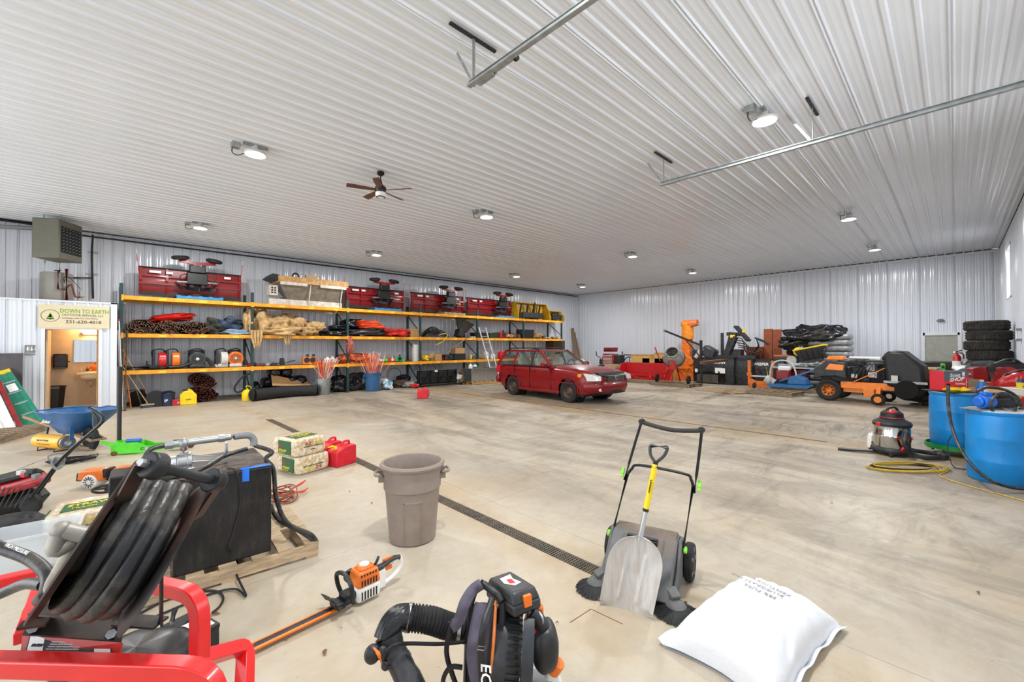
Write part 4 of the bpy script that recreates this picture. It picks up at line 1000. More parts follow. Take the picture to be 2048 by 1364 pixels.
# base plate with sticker
q0, q1, q2, q3 = G(45, 1268, .975), G(243, 1282, .975), G(255, 1200, .975), G(92, 1190, .975)
def quad(nm, A, m, par, th=.006, **k): 
    b = B(); A = [V(a)-par.location for a in A]; n = nrm((A[1]-A[0]).cross(A[3]-A[0]))*th
    return b.add([*A, *[a-n for a in A]], [(0, 1, 2, 3), (7, 6, 5, 4), (0, 4, 5, 1), (1, 5, 6, 2), (2, 6, 7, 3), (3, 7, 4, 0)]).obj(nm, m, par, **k)
quad('base_plate', [q0, q1, q2, q3], M_reel, t)
f0, f1 = G(38, 1306, .955), G(240, 1306, .965)
quad('front_plate', [G(40, 1310, .94), G(238, 1312, .94), q1+V((0, 0, -.004)), q0+V((0, 0, -.004))], mat('scuffed red plate', '#c8332c', .45, var=.15, dirt='#5f4033', dirt_amt=.5), t)
ev = lambda x, y, z: G(x, y, z)
lb = [ev(52, 1305, .948), ev(224, 1307, .948), ev(226, 1279, .968), ev(60, 1274, .968)]
nn = nrm((lb[1]-lb[0]).cross(lb[3]-lb[0])); lb = [a+nn*.003 for a in lb]
q = quad('sticker', lb, M_ink, t, .0008)
dx = nrm(lb[1]-lb[0]); dy = nn.cross(dx)
lw = (lb[1]-lb[0]).length
wq = [lb[0]+dx*0.004+nn*.001, lb[0]+dx*lw*.2+nn*.001, lb[3]+dx*lw*.19+nn*.001, lb[3]+dx*.004+nn*.001]; quad('sticker_panel', wq, M_label, t, .0006)
wq = [lb[0]+dx*lw*.80+nn*.001, lb[0]+dx*lw*.99+nn*.001, lb[3]+dx*lw*.97+nn*.001, lb[3]+dx*lw*.79+nn*.001]; quad('sticker_panel', wq, M_label, t, .0006)
Rm = Matrix((dx, dy, nn)).transposed()
text('lettering', 'MACKLIN', .0085, M_ink, t, lb[0]-rc+dx*.004+dy*.012+nn*.002, Rm, bold=.0003, ax=.8)
for k in range(4): text('lettering', 'WARNING: RELIEVE PRESSURE BEFORE SERVICE', .0042, M_label, t, lb[0]-rc+dx*lw*.22+dy*(.005+.0055*k)+nn*.002, Rm)
for px, py in ((65, 1257), (222, 1268), (80, 1205), (240, 1215)): B().cyl(G(px, py, .975)-rc, G(px, py, .99)-rc, .012, n=6).obj('bolt', M_galv, t)
B().bar(P3(75, 1240, 1.12)-rc, P3(62, 1255, 1.1)-rc, .06, .008).bar(ra*RW+V((0, 0, -.2)), G(240, 1240, .98)-rc, .05, .006).bar(V((0, 0, -.2)), G(80, 1220, .98)-rc, .05, .006).bar(ra*RW, ra*RW+V((-.0, 0, -.2)), .05, .006).bar(V((0, 0, 0))-ra*.01, V((0, 0, -.2))-ra*.01, .05, .006).obj('stand', M_reel, t)
# supply hoses from the left
o = tag(B().tube([P3(-60, 1070, 1.25), P3(0, 1095, 1.25), P3(60, 1118, 1.22), P3(95, 1150, 1.18), P3(92, 1185, 1.15), P3(80, 1200, 1.2)], .0165, 12, smooth=8).obj('pressure_hose', M_hose), 'black pressure hose with white print crossing the red frame', 'hose')
tx = P3(8, 1092, 1.228); d = nrm(P3(60, 1113, 1.2)-tx); n_ = nrm(V((0, 0, CAM_H))-tx); n_ = nrm(n_-d*n_.dot(d))
text('lettering', 'HIGH PRESSURE', .014, M_label, o, tx, Matrix((d, n_.cross(d), n_)).transposed())
tag(B().tube([P3(-60, 1210, 1.3), P3(0, 1188, 1.3), P3(50, 1168, 1.27), P3(88, 1170, 1.2)], .0155, 12, smooth=8).obj('pressure_hose', M_hose), 'lower black hose entering the reel from the left edge', 'hose')

# --- clear plastic tub
t = thing('storage_tub', 'clear plastic tub with yellow product label by the red frame', 'tub', G(62, 1150, 0)+V((.0, .25, 0)), heading(G(0, 1140), G(125, 1112)))
M_clear = mat('clear polypropylene', '#e6ebee', .25, var=.02, alpha=.45)
b = B(); n = 20
def rect(w, d, z, r=.06):
    out = []
    for cx, cy, a0 in ((w/2-r, d/2-r, 0), (-w/2+r, d/2-r, PI/2), (-w/2+r, -d/2+r, PI), (w/2-r, -d/2+r, 1.5*PI)):
        for k in range(5): a = a0+k*PI/8; out.append((cx+r*math.cos(a), cy+r*math.sin(a), z))
    return out
rings = [rect(.44, .30, 0), rect(.50, .36, .26), rect(.54, .40, .265), rect(.54, .40, .28), rect(.50, .36, .28), rect(.49, .35, .26), rect(.435, .295, .01)]
vs = sum(rings, []); fs = [(i*n+k, i*n+(k+1) % n, (i+1)*n+(k+1) % n, (i+1)*n+k) for i in range(6) for k in range(n)]+[tuple(range(n-1, -1, -1)), tuple(6*n+k for k in range(n))]
b.add(vs, fs).obj('tub_body', M_clear, t, ang=40)
B().add([(.236, -.12, .09), (.236, .10, .09), (.247, .10, .21), (.247, -.12, .21)], [(0, 1, 2, 3)]).obj('label', M_ink, t)
B().add([(.245, -.12, .185), (.245, .10, .185), (.25, .10, .22), (.25, -.12, .22)], [(0, 1, 2, 3)]).obj('label_stripe', M_yel, t)
text('lettering', 'SAW KIT', .03, M_ink, t, (.2505, -.10, .188), (PI/2, 0, PI/2))
p = G(-20, 1150, 0); o = tag(B().box((0, 0, .07), (.24, .2, .14), taper=1.08).obj('plastic_lid_box', M_white, bev=.01), 'white plastic box at the left edge beside the clear tub', 'box'); o.location = p+V((-.1, .25, 0))
# third straw bale, behind the reel
F3 = G(150, 1090, 0); t3 = bale(G(165, 1085, 0)+V((.03, .38, 0)), heading(G(100, 1080), G(200, 1095))+.9, 'straw bale in printed plastic, behind the hose reel', flip=False, Lx=.5)
# black cloth over something, left edge
t = thing('black_tarp', 'black fabric cover heaped on the floor at the left edge', 'cover', G(5, 1105, 0)+V((-.05, .2, 0)))
B().blob((0, 0, .09), (.42, .30, .15), 21, .2, 1.4, n=48, m=24, flat=-.09, wr=.04).obj('cloth', mat('black nylon cloth', '#1d1e20', .6, var=.3), t)

# ================================================================ RESTROOM ENCLOSURE AND LEFT SIDE
BX, BY, BZ = .075, 15.5, 2.915
DX0, DX1, DZ = -1.20, -.255, 2.19
w = struct('wall_restroom')
panels(w, M_metal, XB, BX-.06, 0, BZ-.03, lambda s, t, h: (s, BY-h, t), holes=[(DX0, DX1, 0, DZ)])
panels(w, M_metal, BY+.03, W_-.02, 0, BZ-.03, lambda s, t, h: (BX+h, s, t))
B().b2((XB, BY+.005, 0), (DX0, BY+.12, BZ-.02)).b2((DX1, BY+.005, 0), (BX-.005, BY+.12, BZ-.02)).b2((DX0, BY+.005, DZ), (DX1, BY+.12, BZ-.02)).obj('core', M_lt, w)
B().b2((BX-.10, BY-.03, 0), (BX+.03, BY-.022, BZ)).b2((BX+.022, BY-.03, 0), (BX+.03, BY+.05, BZ)).obj('corner_trim', M_trimw, w)
B().b2((XB, BY-.03, BZ-.035), (BX+.03, BY+.1, BZ+.005)).obj('top_trim', M_trimw, w)
B().b2((XB, BY+.12, BZ-.08), (BX-.02, W_-.02, BZ-.03)).obj('roof_deck', M_ply, w)
tr = struct('trim_3')
B().b2((DX0-.07, BY-.035, 0), (DX0, BY+.13, DZ+.06)).b2((DX1, BY-.035, 0), (DX1+.07, BY+.13, DZ+.06)).b2((DX0, BY-.035, DZ), (DX1, BY+.13, DZ+.06)).obj('door_trim', M_trimw, tr)
B().b2((DX1-.035, BY-.01, 0), (DX1, BY+.14, DZ)).obj('door_jamb', mat('oak jamb', '#b58a55', .5, var=.15, stretch=(6, 6, 1)), tr)
M_cream = mat('cream drywall', '#d8c2a4', .7, var=.03)
iw = struct('wall_inner')
IY = 17.0
B().b2((-2.2, IY, 0), (BX-.04, IY+.05, BZ-.09)).obj('rear', M_cream, iw); B().b2((BX-.10, BY+.13, 0), (BX-.04, IY, BZ-.09)).obj('side', M_cream, iw)
B().b2((-2.2, BY+.13, 0), (-2.15, IY, BZ-.09)).obj('side', M_cream, iw); B().b2((-2.15, BY+.13, 2.38), (BX-.1, IY, 2.42)).obj('soffit', M_cream, iw)
B().b2((-2.2, IY-.02, 0), (BX-.1, IY, .10)).obj('skirting', M_white, iw)
def aw(x, y, yy=IY): return hit(x, y, 1, yy)
ld = bpy.data.lights.new('vanity_light', 'POINT'); ld.energy = 26; ld.color = (1, .66, .33); ld.shadow_soft_size = .09
o = bpy.data.objects.new('vanity_light', ld); COL.objects.link(o); o.location = (-.45, IY-.22, 2.22)
t = thing('vanity_lamp', 'small warm vanity lamp above the restroom mirror', 'lamp', (-.45, IY, 2.12)); B().box((0, -.03, 0), (.35, .05, .06)).obj('base', M_steel, t)
B().sph((-.1, -.1, .02), .05, 12, 8).sph((.1, -.1, .02), .05, 12, 8).obj('globe', mat('warm lit globe', '#ffe2b0', .4, emit=8), t)
t = thing('towel_dispenser', 'dark smoked paper towel dispenser on the restroom wall', 'dispenser', aw(122, 722))
B().box((0, -.12, 0), (.28, .22, .40)).obj('cover', mat('smoked plastic', '#2a2015', .15, var=.1), t, bev=.03)
B().box((0, -.20, -.16), (.22, .06, .03)).obj('slot', M_lt, t); B().cyl((.13, -.12, -.02), (.18, -.12, -.02), .012, n=8).obj('lever', M_black, t)
t = thing('wall_mirror', 'frameless mirror above the restroom sink', 'mirror', aw(174, 702)); 
B().box((0, -.012, 0), (.52, .01, .62)).obj('glass', mat('mirror glass', '#dfe3e6', .02, 1., var=0), t); B().box((0, -.005, 0), (.535, .006, .635)).obj('frame', M_steel, t)
t = thing('sink', 'small cream wall-hung sink in the restroom', 'sink', V((-.42, IY-.03, .92)))
M_por = mat('cream porcelain', '#efe0bd', .2, var=.02)
B().prism([(-.30, 0), (-.28, -.36), (-.18, -.42), (.18, -.42), (.28, -.36), (.30, 0)], .05, .11, ax='z').blob((0, -.21, .02), (.24, .18, .12), 1, .01, p=.8).obj('basin', M_por, t, bev=.012)
B().cyl((0, -.12, .11), (0, -.12, .17), .015, n=10).tube([(0, -.12, .17), (0, -.16, .2), (0, -.22, .17)], .012, 8, smooth=3).cyl((-.07, -.1, .11), (-.07, -.1, .15), .015, n=8).cyl((.07, -.1, .11), (.07, -.1, .15), .015, n=8).obj('tap', M_steel, t)
B().tube([(0, -.2, -.1), (0, -.2, -.26), (0, -.12, -.3), (0, -.08, -.22), (0, -.01, -.2)], .02, 10, smooth=3).tube([(-.1, -.03, -.26), (-.1, -.08, -.2), (-.07, -.1, .05)], .006, 6, smooth=3).tube([(.1, -.03, -.26), (.1, -.08, -.2), (.07, -.1, .05)], .006, 6, smooth=3).obj('drain_pipes', M_alu, t)
t = thing('tool_bag', 'orange bag sitting on the restroom sink', 'bag', V((-.32, IY-.15, 1.03))); B().blob((0, 0, .10), (.13, .09, .12), 5, .08, flat=-.10).obj('body', M_orgp, t); B().tube([(-.06, 0, .18), (0, 0, .25), (.06, 0, .18)], .008, 6, smooth=3).obj('handle', M_black, t)
for k, (x, c, h_) in enumerate(((-.62, M_lt, .12), (-.50, mat('brown bottle', '#6a4424', .3), .14))):
    t = thing('soap_bottle', ('pale soap bottle at the left end of the sink', 'brown pump bottle next to the orange bag')[k], 'bottle', V((x, IY-.2, 1.03)))
    B().lathe([(0, 0), (.03, 0), (.03, h_*.7), (.012, h_*.8), (.012, h_), (0, h_)], 14).obj('body', c, t); B().tube([(0, 0, h_), (0, 0, h_+.03), (.03, 0, h_+.03)], .005, 6).obj('pump', M_white, t)
t = thing('waste_bin', 'black waste bin standing inside the restroom door', 'bin', V((-1.12, IY-.35, 0)))
B().lathe([(0, 0), (.17, 0), (.22, .66), (.235, .67), (.235, .70), (.215, .70), (.16, .02), (0, .02)], 6, sx=1, sy=.8).obj('body', M_black, t, bev=.01); B().box((0, -.19, .66), (.22, .02, .03)).obj('grip', M_grey, t)
dr_ = struct('door_2', (DX0+.03, BY+.14, 0)); B().b2((-.045, 0, .01), (0, .85, DZ-.02)).obj('door_panel', M_cream, dr_); B().cyl((0, .80, 1.08), (.06, .80, 1.08), .02, n=12).tube([(.05, .80, 1.08), (.06, .72, 1.08)], .01, 8).obj('door_handle', M_steel, dr_)

# company sign over the restroom door
c0, c1 = hit(77, 655, 1, BY-.03), hit(219, 608, 1, BY-.03)
t = thing('company_sign', 'cream company sign with green lettering above the restroom door', 'sign', (c0.x, BY-.035, c0.z)); SWd, SHt = c1.x-c0.x, .575
B().b2((0, -.02, 0), (SWd, .006, SHt)).obj('board', mat('cream sign board', '#dccfac', .5, var=.02), t, bev=.003)
M_sg = mat('leaf green print', '#7fae3a', .5, var=.05); M_sk = mat('charcoal print', '#4a4a42', .5, var=.03); M_sd = mat('dark green print', '#2e5a34', .5, var=.1)
text('lettering', 'DOWN TO EARTH', .142, M_sg, t, (.355, -.022, .385), bold=.003, ax=.74, label='green lettering')
text('lettering', 'OUTDOOR SERVICES, LLC', .075, M_sk, t, (.395, -.022, .305), ax=.86)
text('lettering', 'Landscaping • Lawn Care • Snow Plowing', .047, M_sk, t, (.39, -.022, .238), ax=.82, shear=.2)
text('lettering', '231-620-4018', .115, M_sk, t, (.455, -.022, .12), bold=.0015, ax=1.0)
rg = B()
n = 40
for i in range(n):
    a0_, a1_ = 2*PI*i/n, 2*PI*(i+1)/n
    rg.bar((.195+.155*math.cos(a0_), -.022, .30+.145*math.sin(a0_)), (.195+.155*math.cos(a1_), -.022, .30+.145*math.sin(a1_)), .010, .002, up=(0, 1, 0))
rg.obj('emblem_ring', M_sd, t)
tb = B()
for z, wd_, h_ in ((.30, .035, .08), (.265, .055, .08), (.23, .075, .08)): tb.prism([(.195-wd_, z), (.195+wd_, z), (.195, z+h_)], -.0225, -.021)
tb.obj('tree_crown', M_sg, t); B().prism([(.12, .215), (.27, .215), (.24, .24), (.15, .24)], -.0235, -.022).b2((.185, -.0235, .195), (.205, -.022, .22)).obj('tree_base', M_sd, t)
c0, c1 = hit(49, 710, 1, BY-.03), hit(71, 690, 1, BY-.03)
t = thing('restroom_sign', 'small grey restroom sign with man, woman and wheelchair figures', 'sign', (c0.x, BY-.03, c0.z)); sw_ = c1.x-c0.x; sh_ = c1.z-c0.z
B().b2((0, -.008, 0), (sw_, .006, sh_)).obj('plate', M_grey, t, bev=.004)
g = B()
for x in (.05, .115): g.cyl((x, -.009, sh_-.05), (x, -.007, sh_-.05), .012, n=12)
g.b2((.035, -.009, sh_-.11), (.065, -.008, sh_-.065)).b2((.04, -.009, sh_-.14), (.06, -.008, sh_-.11)).prism([(.115, sh_-.065), (.09, sh_-.12), (.14, sh_-.12)], -.009, -.008).b2((.105, -.009, sh_-.14), (.125, -.008, sh_-.12)).b2((.081, -.009, sh_-.145), (.085, -.008, sh_-.04))
g.torus((.175, -.009, sh_-.12), .016, .004, 'y', 14, 4).b2((.166, -.009, sh_-.10), (.174, -.008, sh_-.065)).obj('figures', M_label, t)
text('lettering', 'RESTROOM', .035, M_label, t, (.015, -.0095, .03))

# unit heater near the ceiling
c = G(118, 436, 4.93); t = thing('unit_heater', 'olive grey gas unit heater hanging near the ceiling, far left', 'heater', (c.x, c.y, 3.94), math.radians(36))
M_ht = mat('olive grey enamel', '#6d6c5e', .45, var=.06)
t.rotation_euler = (0, 0, math.radians(-31))
B().b2((-.55, 0, 0), (0, .75, .98)).obj('cabinet', M_ht, t, bev=.02)
B().b2((-.004, .06, .16), (.004, .70, .82)).obj('grille_opening', M_ink, t)
for i in range(6):
    for j in range(8):
        q = B().bar((.006, .10+i*.10, .20+j*.08), (.006, .16+i*.10, .235+j*.08), .02, .012); 
        if i == 0 and j == 0: lm = q.mesh('louver', M_galv); l0 = (.10, .20)
        o = bpy.data.objects.new('louver', lm); COL.objects.link(o); o.parent = t; o.location = (0, i*.10, j*.08)
B().cyl((-.45, .2, .98), (-.45, .2, 1.12), .01, n=8).cyl((-.1, .2, .98), (-.1, .2, 1.12), .01, n=8).cyl((-.3, .6, .98), (-.3, .6, 1.12), .01, n=8).obj('hanger_rod', M_galv, t)
B().tube([(-.55, .5, .8), (-.9, .55, .83), (-1.6, .4, .80)], .05, 12).tube([(-.55, .5, .6), (-.72, .5, .5), (-.72, .5, .2), (-.55, .5, .1)], .012, 8, smooth=3).cyl((-.35, .1, -.02), (-.35, .1, -.12), .02, n=8).obj('flue_and_pipes', M_grey, t)
p1 = hit(-60, 428, 1, W_-.25); p2 = hit(66, 448, 1, W_-.25)
tag(B().tube([(p1.x-1, W_-.25, p1.z), (p2.x, W_-.25, p2.z)], .045, 12).tube([(p1.x-1, W_-.1, p1.z-.12), (p2.x+.2, W_-.1, p2.z-.12)], .02, 8).obj('conduit_pipes', M_black), 'dark pipes running along the wall top to the unit heater', 'pipe')

# water heater and copper pipes above the restroom
p = V((-1.08, 16.55, BZ)); t = thing('water_heater', 'short grey cylindrical water tank on top of the restroom', 'water heater', p)
B().lathe([(0, 0), (.30, 0), (.31, .02), (.31, .76), (.29, .80), (0, .82)], 36).obj('tank', mat('warm grey enamel', '#9d9a93', .45, var=.04), t)
def wp(x, y): q = hit(x, y, 1, 16.2); return V((q.x, q.y, q.z))-p
M_cu = mat('copper pipe', '#7d3a2c', .4, .6, var=.2)
B().tube([wp(116, 540), wp(116, 578), wp(131, 579)], .022, 10).tube([wp(133, 538), wp(133, 600)], .032, 10).tube([wp(133, 577), wp(143, 568), wp(150, 593), wp(161, 594)], .02, 10, smooth=2).obj('copper_pipes', M_cu, t)
B().tube([wp(119, 518), wp(119, 545)], .012, 8).tube([wp(109, 541), wp(122, 541)], .02, 8).obj('valve', M_dk, t)
B().tube([wp(134, 553), wp(142, 556), wp(165, 556)], .012, 8, smooth=2).tube([wp(133, 551), wp(128, 556), wp(129, 566)], .008, 6, smooth=3).tube([wp(134, 551), wp(150, 566), wp(161, 578)], .007, 6, smooth=3).obj('wiring', M_black, t)
q = wp(162, 582)+p; tag(B().box((q.x, 17.08, q.z), (.10, .05, .16)).obj('outlet_box', M_white, bev=.005), 'small white outlet box on the wall above the restroom', 'outlet')

# dark glass panel and boards leaning at the far left
a, b_ = hit(-60, 810, 1, 15.3), hit(46, 707, 1, 15.3)
tag(B().b2((a.x, 15.28, .0), (b_.x, 15.31, 1.6)).obj('dark_panel', mat('dark smoked panel', '#4a4547', .15, var=.1, coat=.5)), 'dark reflective panel leaning on the restroom wall, far left', 'panel')
M_fg = mat('green fibreglass', '#1e7d63', .45, var=.08)
A0 = G(78, 862, 0); A1 = P3(6, 745, 9.6); A1v = A1-A0
t = thing('step_ladder', 'green fibreglass step ladder with yellow cap leaning left of the restroom door', 'ladder', A0)
d = nrm(A1v); LL = A1v.length; sd = nrm(d.cross(nrm(V((0, 0, CAM_H))-A0)))
for s in (-1, 1):
    B().bar(sd*s*.12, A1v+sd*s*.08, .03, .085, up=sd).obj('rail', M_fg, t)
B().bar(sd*.0+nrm(d)*.0, A1v, .14, .01, up=nrm(V((0, 0, CAM_H))-A0)).obj('web', M_fg, t)
for k in range(5): q = A1v*((k+.6)/5.6); B().bar(q-sd*.1, q+sd*.1, .07, .025).obj('step', M_alu, t)
B().bar(A1v-sd*.12, A1v+sd*.12, .12, .10).obj('top_cap', M_yel, t, bev=.01)
q = A1v*.72+nrm(V((0, 0, CAM_H))-A0)*.05; B().bar(q-d*.14, q+d*.14, .14, .006, up=nrm(V((0, 0, CAM_H))-A0)).obj('sticker', M_label, t)
for k in range(3):
    q0, q1 = G(20+k*26-26, 872-k*3, 0), P3(-60+k*26, 752, 9.3)
    o = tag(B().bar(q0, q1, .22 if k < 2 else .07, .035, up=(0, -1, .3)).obj('board', [M_white, M_white, M_redd][k]), ['long white board leaning at the left edge, outermost', 'white board leaning beside the green ladder', 'thin red board between white board and ladder'][k], 'board')
pallet('weathered pallet and planks on the floor under the ladder', G(10, 880, 0)+V((-.2, .3, 0)), heading(G(0, 890), G(75, 868)), 1.5, .9, .13, M_woodd, n=7, seed=7)

# wheelbarrow
C0 = G(176, 900, 0); wa = heading(G(40, 905), C0)
t = thing('wheelbarrow', 'blue steel wheelbarrow with wooden handles standing before the restroom', 'wheelbarrow', C0+V((0, .05, 0)), heading(P3(60, 830, 8.0), P3(205, 835, 7.1)))
M_wb = mat('blue wheelbarrow paint', '#1d5b92', .4, var=.12, dirt='#0f3556', dirt_amt=.4)
def tray(u, v):
    a = 2*PI*v; 
    cx, sy = math.cos(a), math.sin(a); k = (abs(cx)**4+abs(sy)**4)**-.25
    z = .28+.36*u; w_ = .30+.30*u; l_ = .22+.45*u
    return (-.36+cx*k*l_+(.12*u if cx > 0 else 0), sy*k*w_*.62, z+(.04*u if cx > 0 else 0))
b = B().sheet(tray, 10, 48, .004); b.sheet(lambda u, v: (-.36+(2*u-1)*.2, (2*v-1)*.17, .285), 6, 6, .004); b.obj('tray', M_wb, t, ang=50)
rim_ = [tray(1, k/40) for k in range(40)]; B().tube(rim_, .011, 8, closed=True).obj('rim', M_wb, t)
M_hnd = mat('varnished ash handle', '#a5764a', .5, var=.15, stretch=(1, 8, 8))
for s in (-1, 1): B().bar((-1.35, s*.30, .52), (.16, s*.07, .20), .036, .036).obj('handle', M_hnd, t, bev=.006)
for s in (-1, 1): B().tube([(-.75, s*.2, .42), (-.78, s*.24, .02), (-.60, s*.24, .02), (-.30, s*.16, .30)], .014, 8).obj('leg', M_wb, t)
B().bar((-.02, -.2, .20), (-.02, -.2, .50), .05, .01).obj('tray_brace', M_wb, t); B().bar((-.75, -.2, .12), (-.45, -.2, .12), .03, .16).obj('leg_brace', M_wb, t)
w_ = B().lathe([(.03, -.03), (.10, -.03), (.12, -.045), (.17, -.045), (.195, -.03), (.20, 0), (.195, .03), (.17, .045), (.12, .045), (.10, .03), (.03, .03)], 32, M=Rx(PI/2)).obj('wheel', M_rub, t); w_.location = (.08, 0, .2)
B().lathe([(0, -.035), (.09, -.025), (.10, -.03), (.10, .03), (.09, .025), (0, .035)], 20, M=Rx(PI/2)).obj('rim', M_wb, w_)
B().bar((-.1, -.09, .27), (.30, -.09, .19), .03, .03).bar((-.1, .09, .27), (.30, .09, .19), .03, .03).bar((.30, -.11, .19), (.30, .11, .19), .03, .03).obj('nose_brace', M_woodd, t)
text('lettering', 'Jackson', .085, M_label, t, (-.62, -.345, .475), (PI/2-.5, 0, 0), bold=.001)

# torpedo heater
p0, p1 = G(60, 905, 0), G(150, 899, 0); ha = heading(P3(62, 880, 6.9), P3(160, 880, 6.6))
t = thing('torpedo_heater', 'yellow torpedo heater lying in front of the blue wheelbarrow', 'heater', G(105, 903, 0)+V((0, .12, 0)), ha)
M_hy = mat('safety yellow paint', '#f3ae15', .35, var=.05, coat=.2)
B().lathe([(.06, -.36), (.10, -.36), (.115, -.34), (.115, .30), (.105, .305), (.105, -.33), (.06, -.345)], 32, M=T(0, 0, .15) @ Ry(PI/2)).obj('shell', M_hy, t)
B().lathe([(.0, .20), (.085, .22), (.1, .305), (.105, .36), (.085, .36), (.08, .30), (0, .26)], 28, M=T(0, 0, .15) @ Ry(PI/2)).obj('nozzle', M_galv, t)
B().tube([(-.2, -.09, .06), (-.2, -.1, .006), (-.2, .1, .006), (-.2, .09, .06)], .01, 8).tube([(.2, -.09, .06), (.2, -.1, .006), (.2, .1, .006), (.2, .09, .06)], .01, 8).obj('foot', M_dk, t)
text('lettering', 'MASTER', .078, M_ink, t, (-.20, -.112, .145), bold=.0018, ax=1.05); text('lettering', 'PORTABLE FORCED AIR HEATER', .021, M_ink, t, (-.20, -.113, .118), ax=1.1)
t = thing('cord_heap', 'tangled black cord and bracket on the floor below the yellow heater', 'cord', G(145, 925, 0))
for k in range(6): r = .10+.02*k; B().tube([(r*1.5*math.cos(a)+.03*math.sin(3*a+k), r*.7*math.sin(a), .012+.01*k+.008*math.sin(4*a)) for a in np.linspace(.2*k, 2*PI+.2*k, 20)[:-1]], .007, 6, closed=True).obj('coil', M_ink, t)
B().tube([(-.2, 0, .02), (-.25, 0, .14), (-.1, 0, .16), (-.08, 0, .03)], .012, 8, smooth=3).obj('bracket', M_grey, t)
o = B().bar(G(150, 893, .06), G(188, 897, .03), .07, .05).obj('wood_block', M_woodd); tag(o, 'short wooden block by the wheelbarrow wheel', 'wood')

# single-stage snow thrower at the left edge
ZS = 4.3; S0 = P3(30, 1030, ZS); S0.z = 0
t = thing('snow_thrower', 'red and black walk-behind snow thrower with long handle, left edge', 'snow thrower', S0)
def S(x, y, d=0.): return P3(x, y, ZS+d)-S0
b = B(); b.M = T(*S(14, 968, .1)) @ Mf; b.prism([(-.25, -.06), (-.24, .04), (-.05, .10), (.14, .07), (.22, .0), (.22, -.06)], -.24, .24, ax='y').obj('hood', mat('deep red plastic', '#a51722', .35, coat=.2), t, bev=.03)
b = B(); b.M = T(*S(28, 962, .1)) @ Mf; b.box((0, -.02, .06), (.22, .46, .05), taper=.8).obj('shroud_top', M_dk, t, bev=.015)
b = B(); b.M = T(*S(8, 1005, .1)) @ Mf; b.prism([(-.3, -.10), (-.28, .10), (.12, .10), (.22, .0), (.12, -.12)], -.26, .26, ax='y').obj('auger_housing', M_black, t, bev=.02)
for k in range(9):
    b = B(); b.M = T(*S(-20+k*10, 990+k*1, -.17)) @ Mf; b.bar((0, 0, .09), (-.10, 0, -.09), .008).obj('grille_bar', M_dk, t)
b = B(); b.M = T(*S(62, 1008, -.05)) @ Mf; b.lathe([(.03, -.02), (.085, -.025), (.10, -.02), (.10, .02), (.085, .025), (.03, .02)], 24, M=Rx(PI/2)).obj('wheel', M_rub, t)
b = B(); b.M = T(*S(0, 1000, .35)) @ Mf; b.lathe([(.03, -.02), (.085, -.025), (.10, -.02), (.10, .02), (.085, .025), (.03, .02)], 24, M=Rx(PI/2)).obj('wheel', M_rub, t)
for dz, dx in ((-.1, 0), (.24, 6)):
    B().tube([S(60+dx, 998, dz), S(78+dx, 975, dz), S(128+dx*.6, 912, dz), S(196, 853, dz), S(206, 838, dz+.02), S(200, 828, dz+.05), S(180, 816, dz+.08)], .0145, 10, smooth=4).obj('handle_tube', M_tube, t)
B().tube([S(180, 816, -.02), S(181, 815, .32)], .018, 10).obj('grip', M_rub, t)
B().tube([S(185, 822, -.02), S(196, 842, -.05), S(188, 856, .1), S(186, 820, .3)], .008, 8, smooth=4).obj('control_bail', M_black, t)
B().tube([S(112, 915, -.12), S(104, 925, -.12), S(112, 938, -.12), S(125, 932, -.12)], .012, 8, smooth=3).box(S(118, 925, -.05), (.08, .06, .08)).obj('chute_crank', M_grey, t)
B().tube([S(35, 940, .0), S(70, 925, 0), S(106, 913, -.05)], .003, 5).obj('cable', M_grey, t)
for x_, y_, m_ in ((42, 945, M_lt), (50, 950, M_red), (58, 948, M_dk), (66, 942, M_dk), (72, 952, M_grey)):
    b = B(); b.M = T(*S(x_, y_, 0)) @ Mf; b.box((0, 0, 0), (.05, .05, .045)).obj('engine_part', m_, t, bev=.006)

# floor jack
jA, jB = G(226, 913, 0), G(366, 902, 0); 
t = thing('floor_jack', 'bright green floor jack with tall black handle', 'jack', G(238, 911, 0)+V((.02, .14, 0)), heading(P3(226, 900, 6.5), P3(366, 900, 6.75)))
for s in (-1, 1):
    B().prism([(-.07, .02), (-.07, .17), (.0, .20), (.28, .19), (.42, .13), (.62, .125), (.92, .15), (.95, .12), (.93, .08), (.60, .05), (.35, .02)], s*.12-.005, s*.12+.005).obj('side_frame', M_green, t, bev=.004)
B().box((.12, 0, .13), (.34, .20, .11)).obj('cylinder_block', M_green, t, bev=.02); B().cyl((.1, -.04, .21), (.3, -.04, .21), .03, n=12).obj('pump', M_blue, t)
for x, r in ((.93, .045), (-.02, .035)):
    for s in (-1, 1): B().cyl((x, s*.13-.02, r), (x, s*.13+.02, r), r, n=18).obj('wheel', mat('rusty steel', '#7a5238', .6, .4, var=.3), t)
B().box((.80, 0, .155), (.18, .14, .03)).obj('lift_pad', M_dk, t, bev=.01); B().cyl((.42, -.14, .09), (.42, -.12, .09), .03, n=14).obj('bolt', M_galv, t)
B().prism([(-.07, .17), (-.26, .22), (-.27, .20), (-.06, .10)], -.03, .03).obj('pedal', M_green, t)
B().cyl((-.02, 0, .16), (-.02, 0, .70), .030, n=16).cyl((-.02, 0, .70), (-.02, 0, 1.42), .034, n=16).obj('handle', M_black, t)
B().cyl((-.02, 0, .12), (-.02, 0, .22), .045, n=16).obj('handle_socket', M_green, t)
text('lettering', 'DAYTONA', .07, M_ink, t, (.32, -.127, .065), (PI/2, 0, 0), bold=.001, shear=.3, ax=1.2)

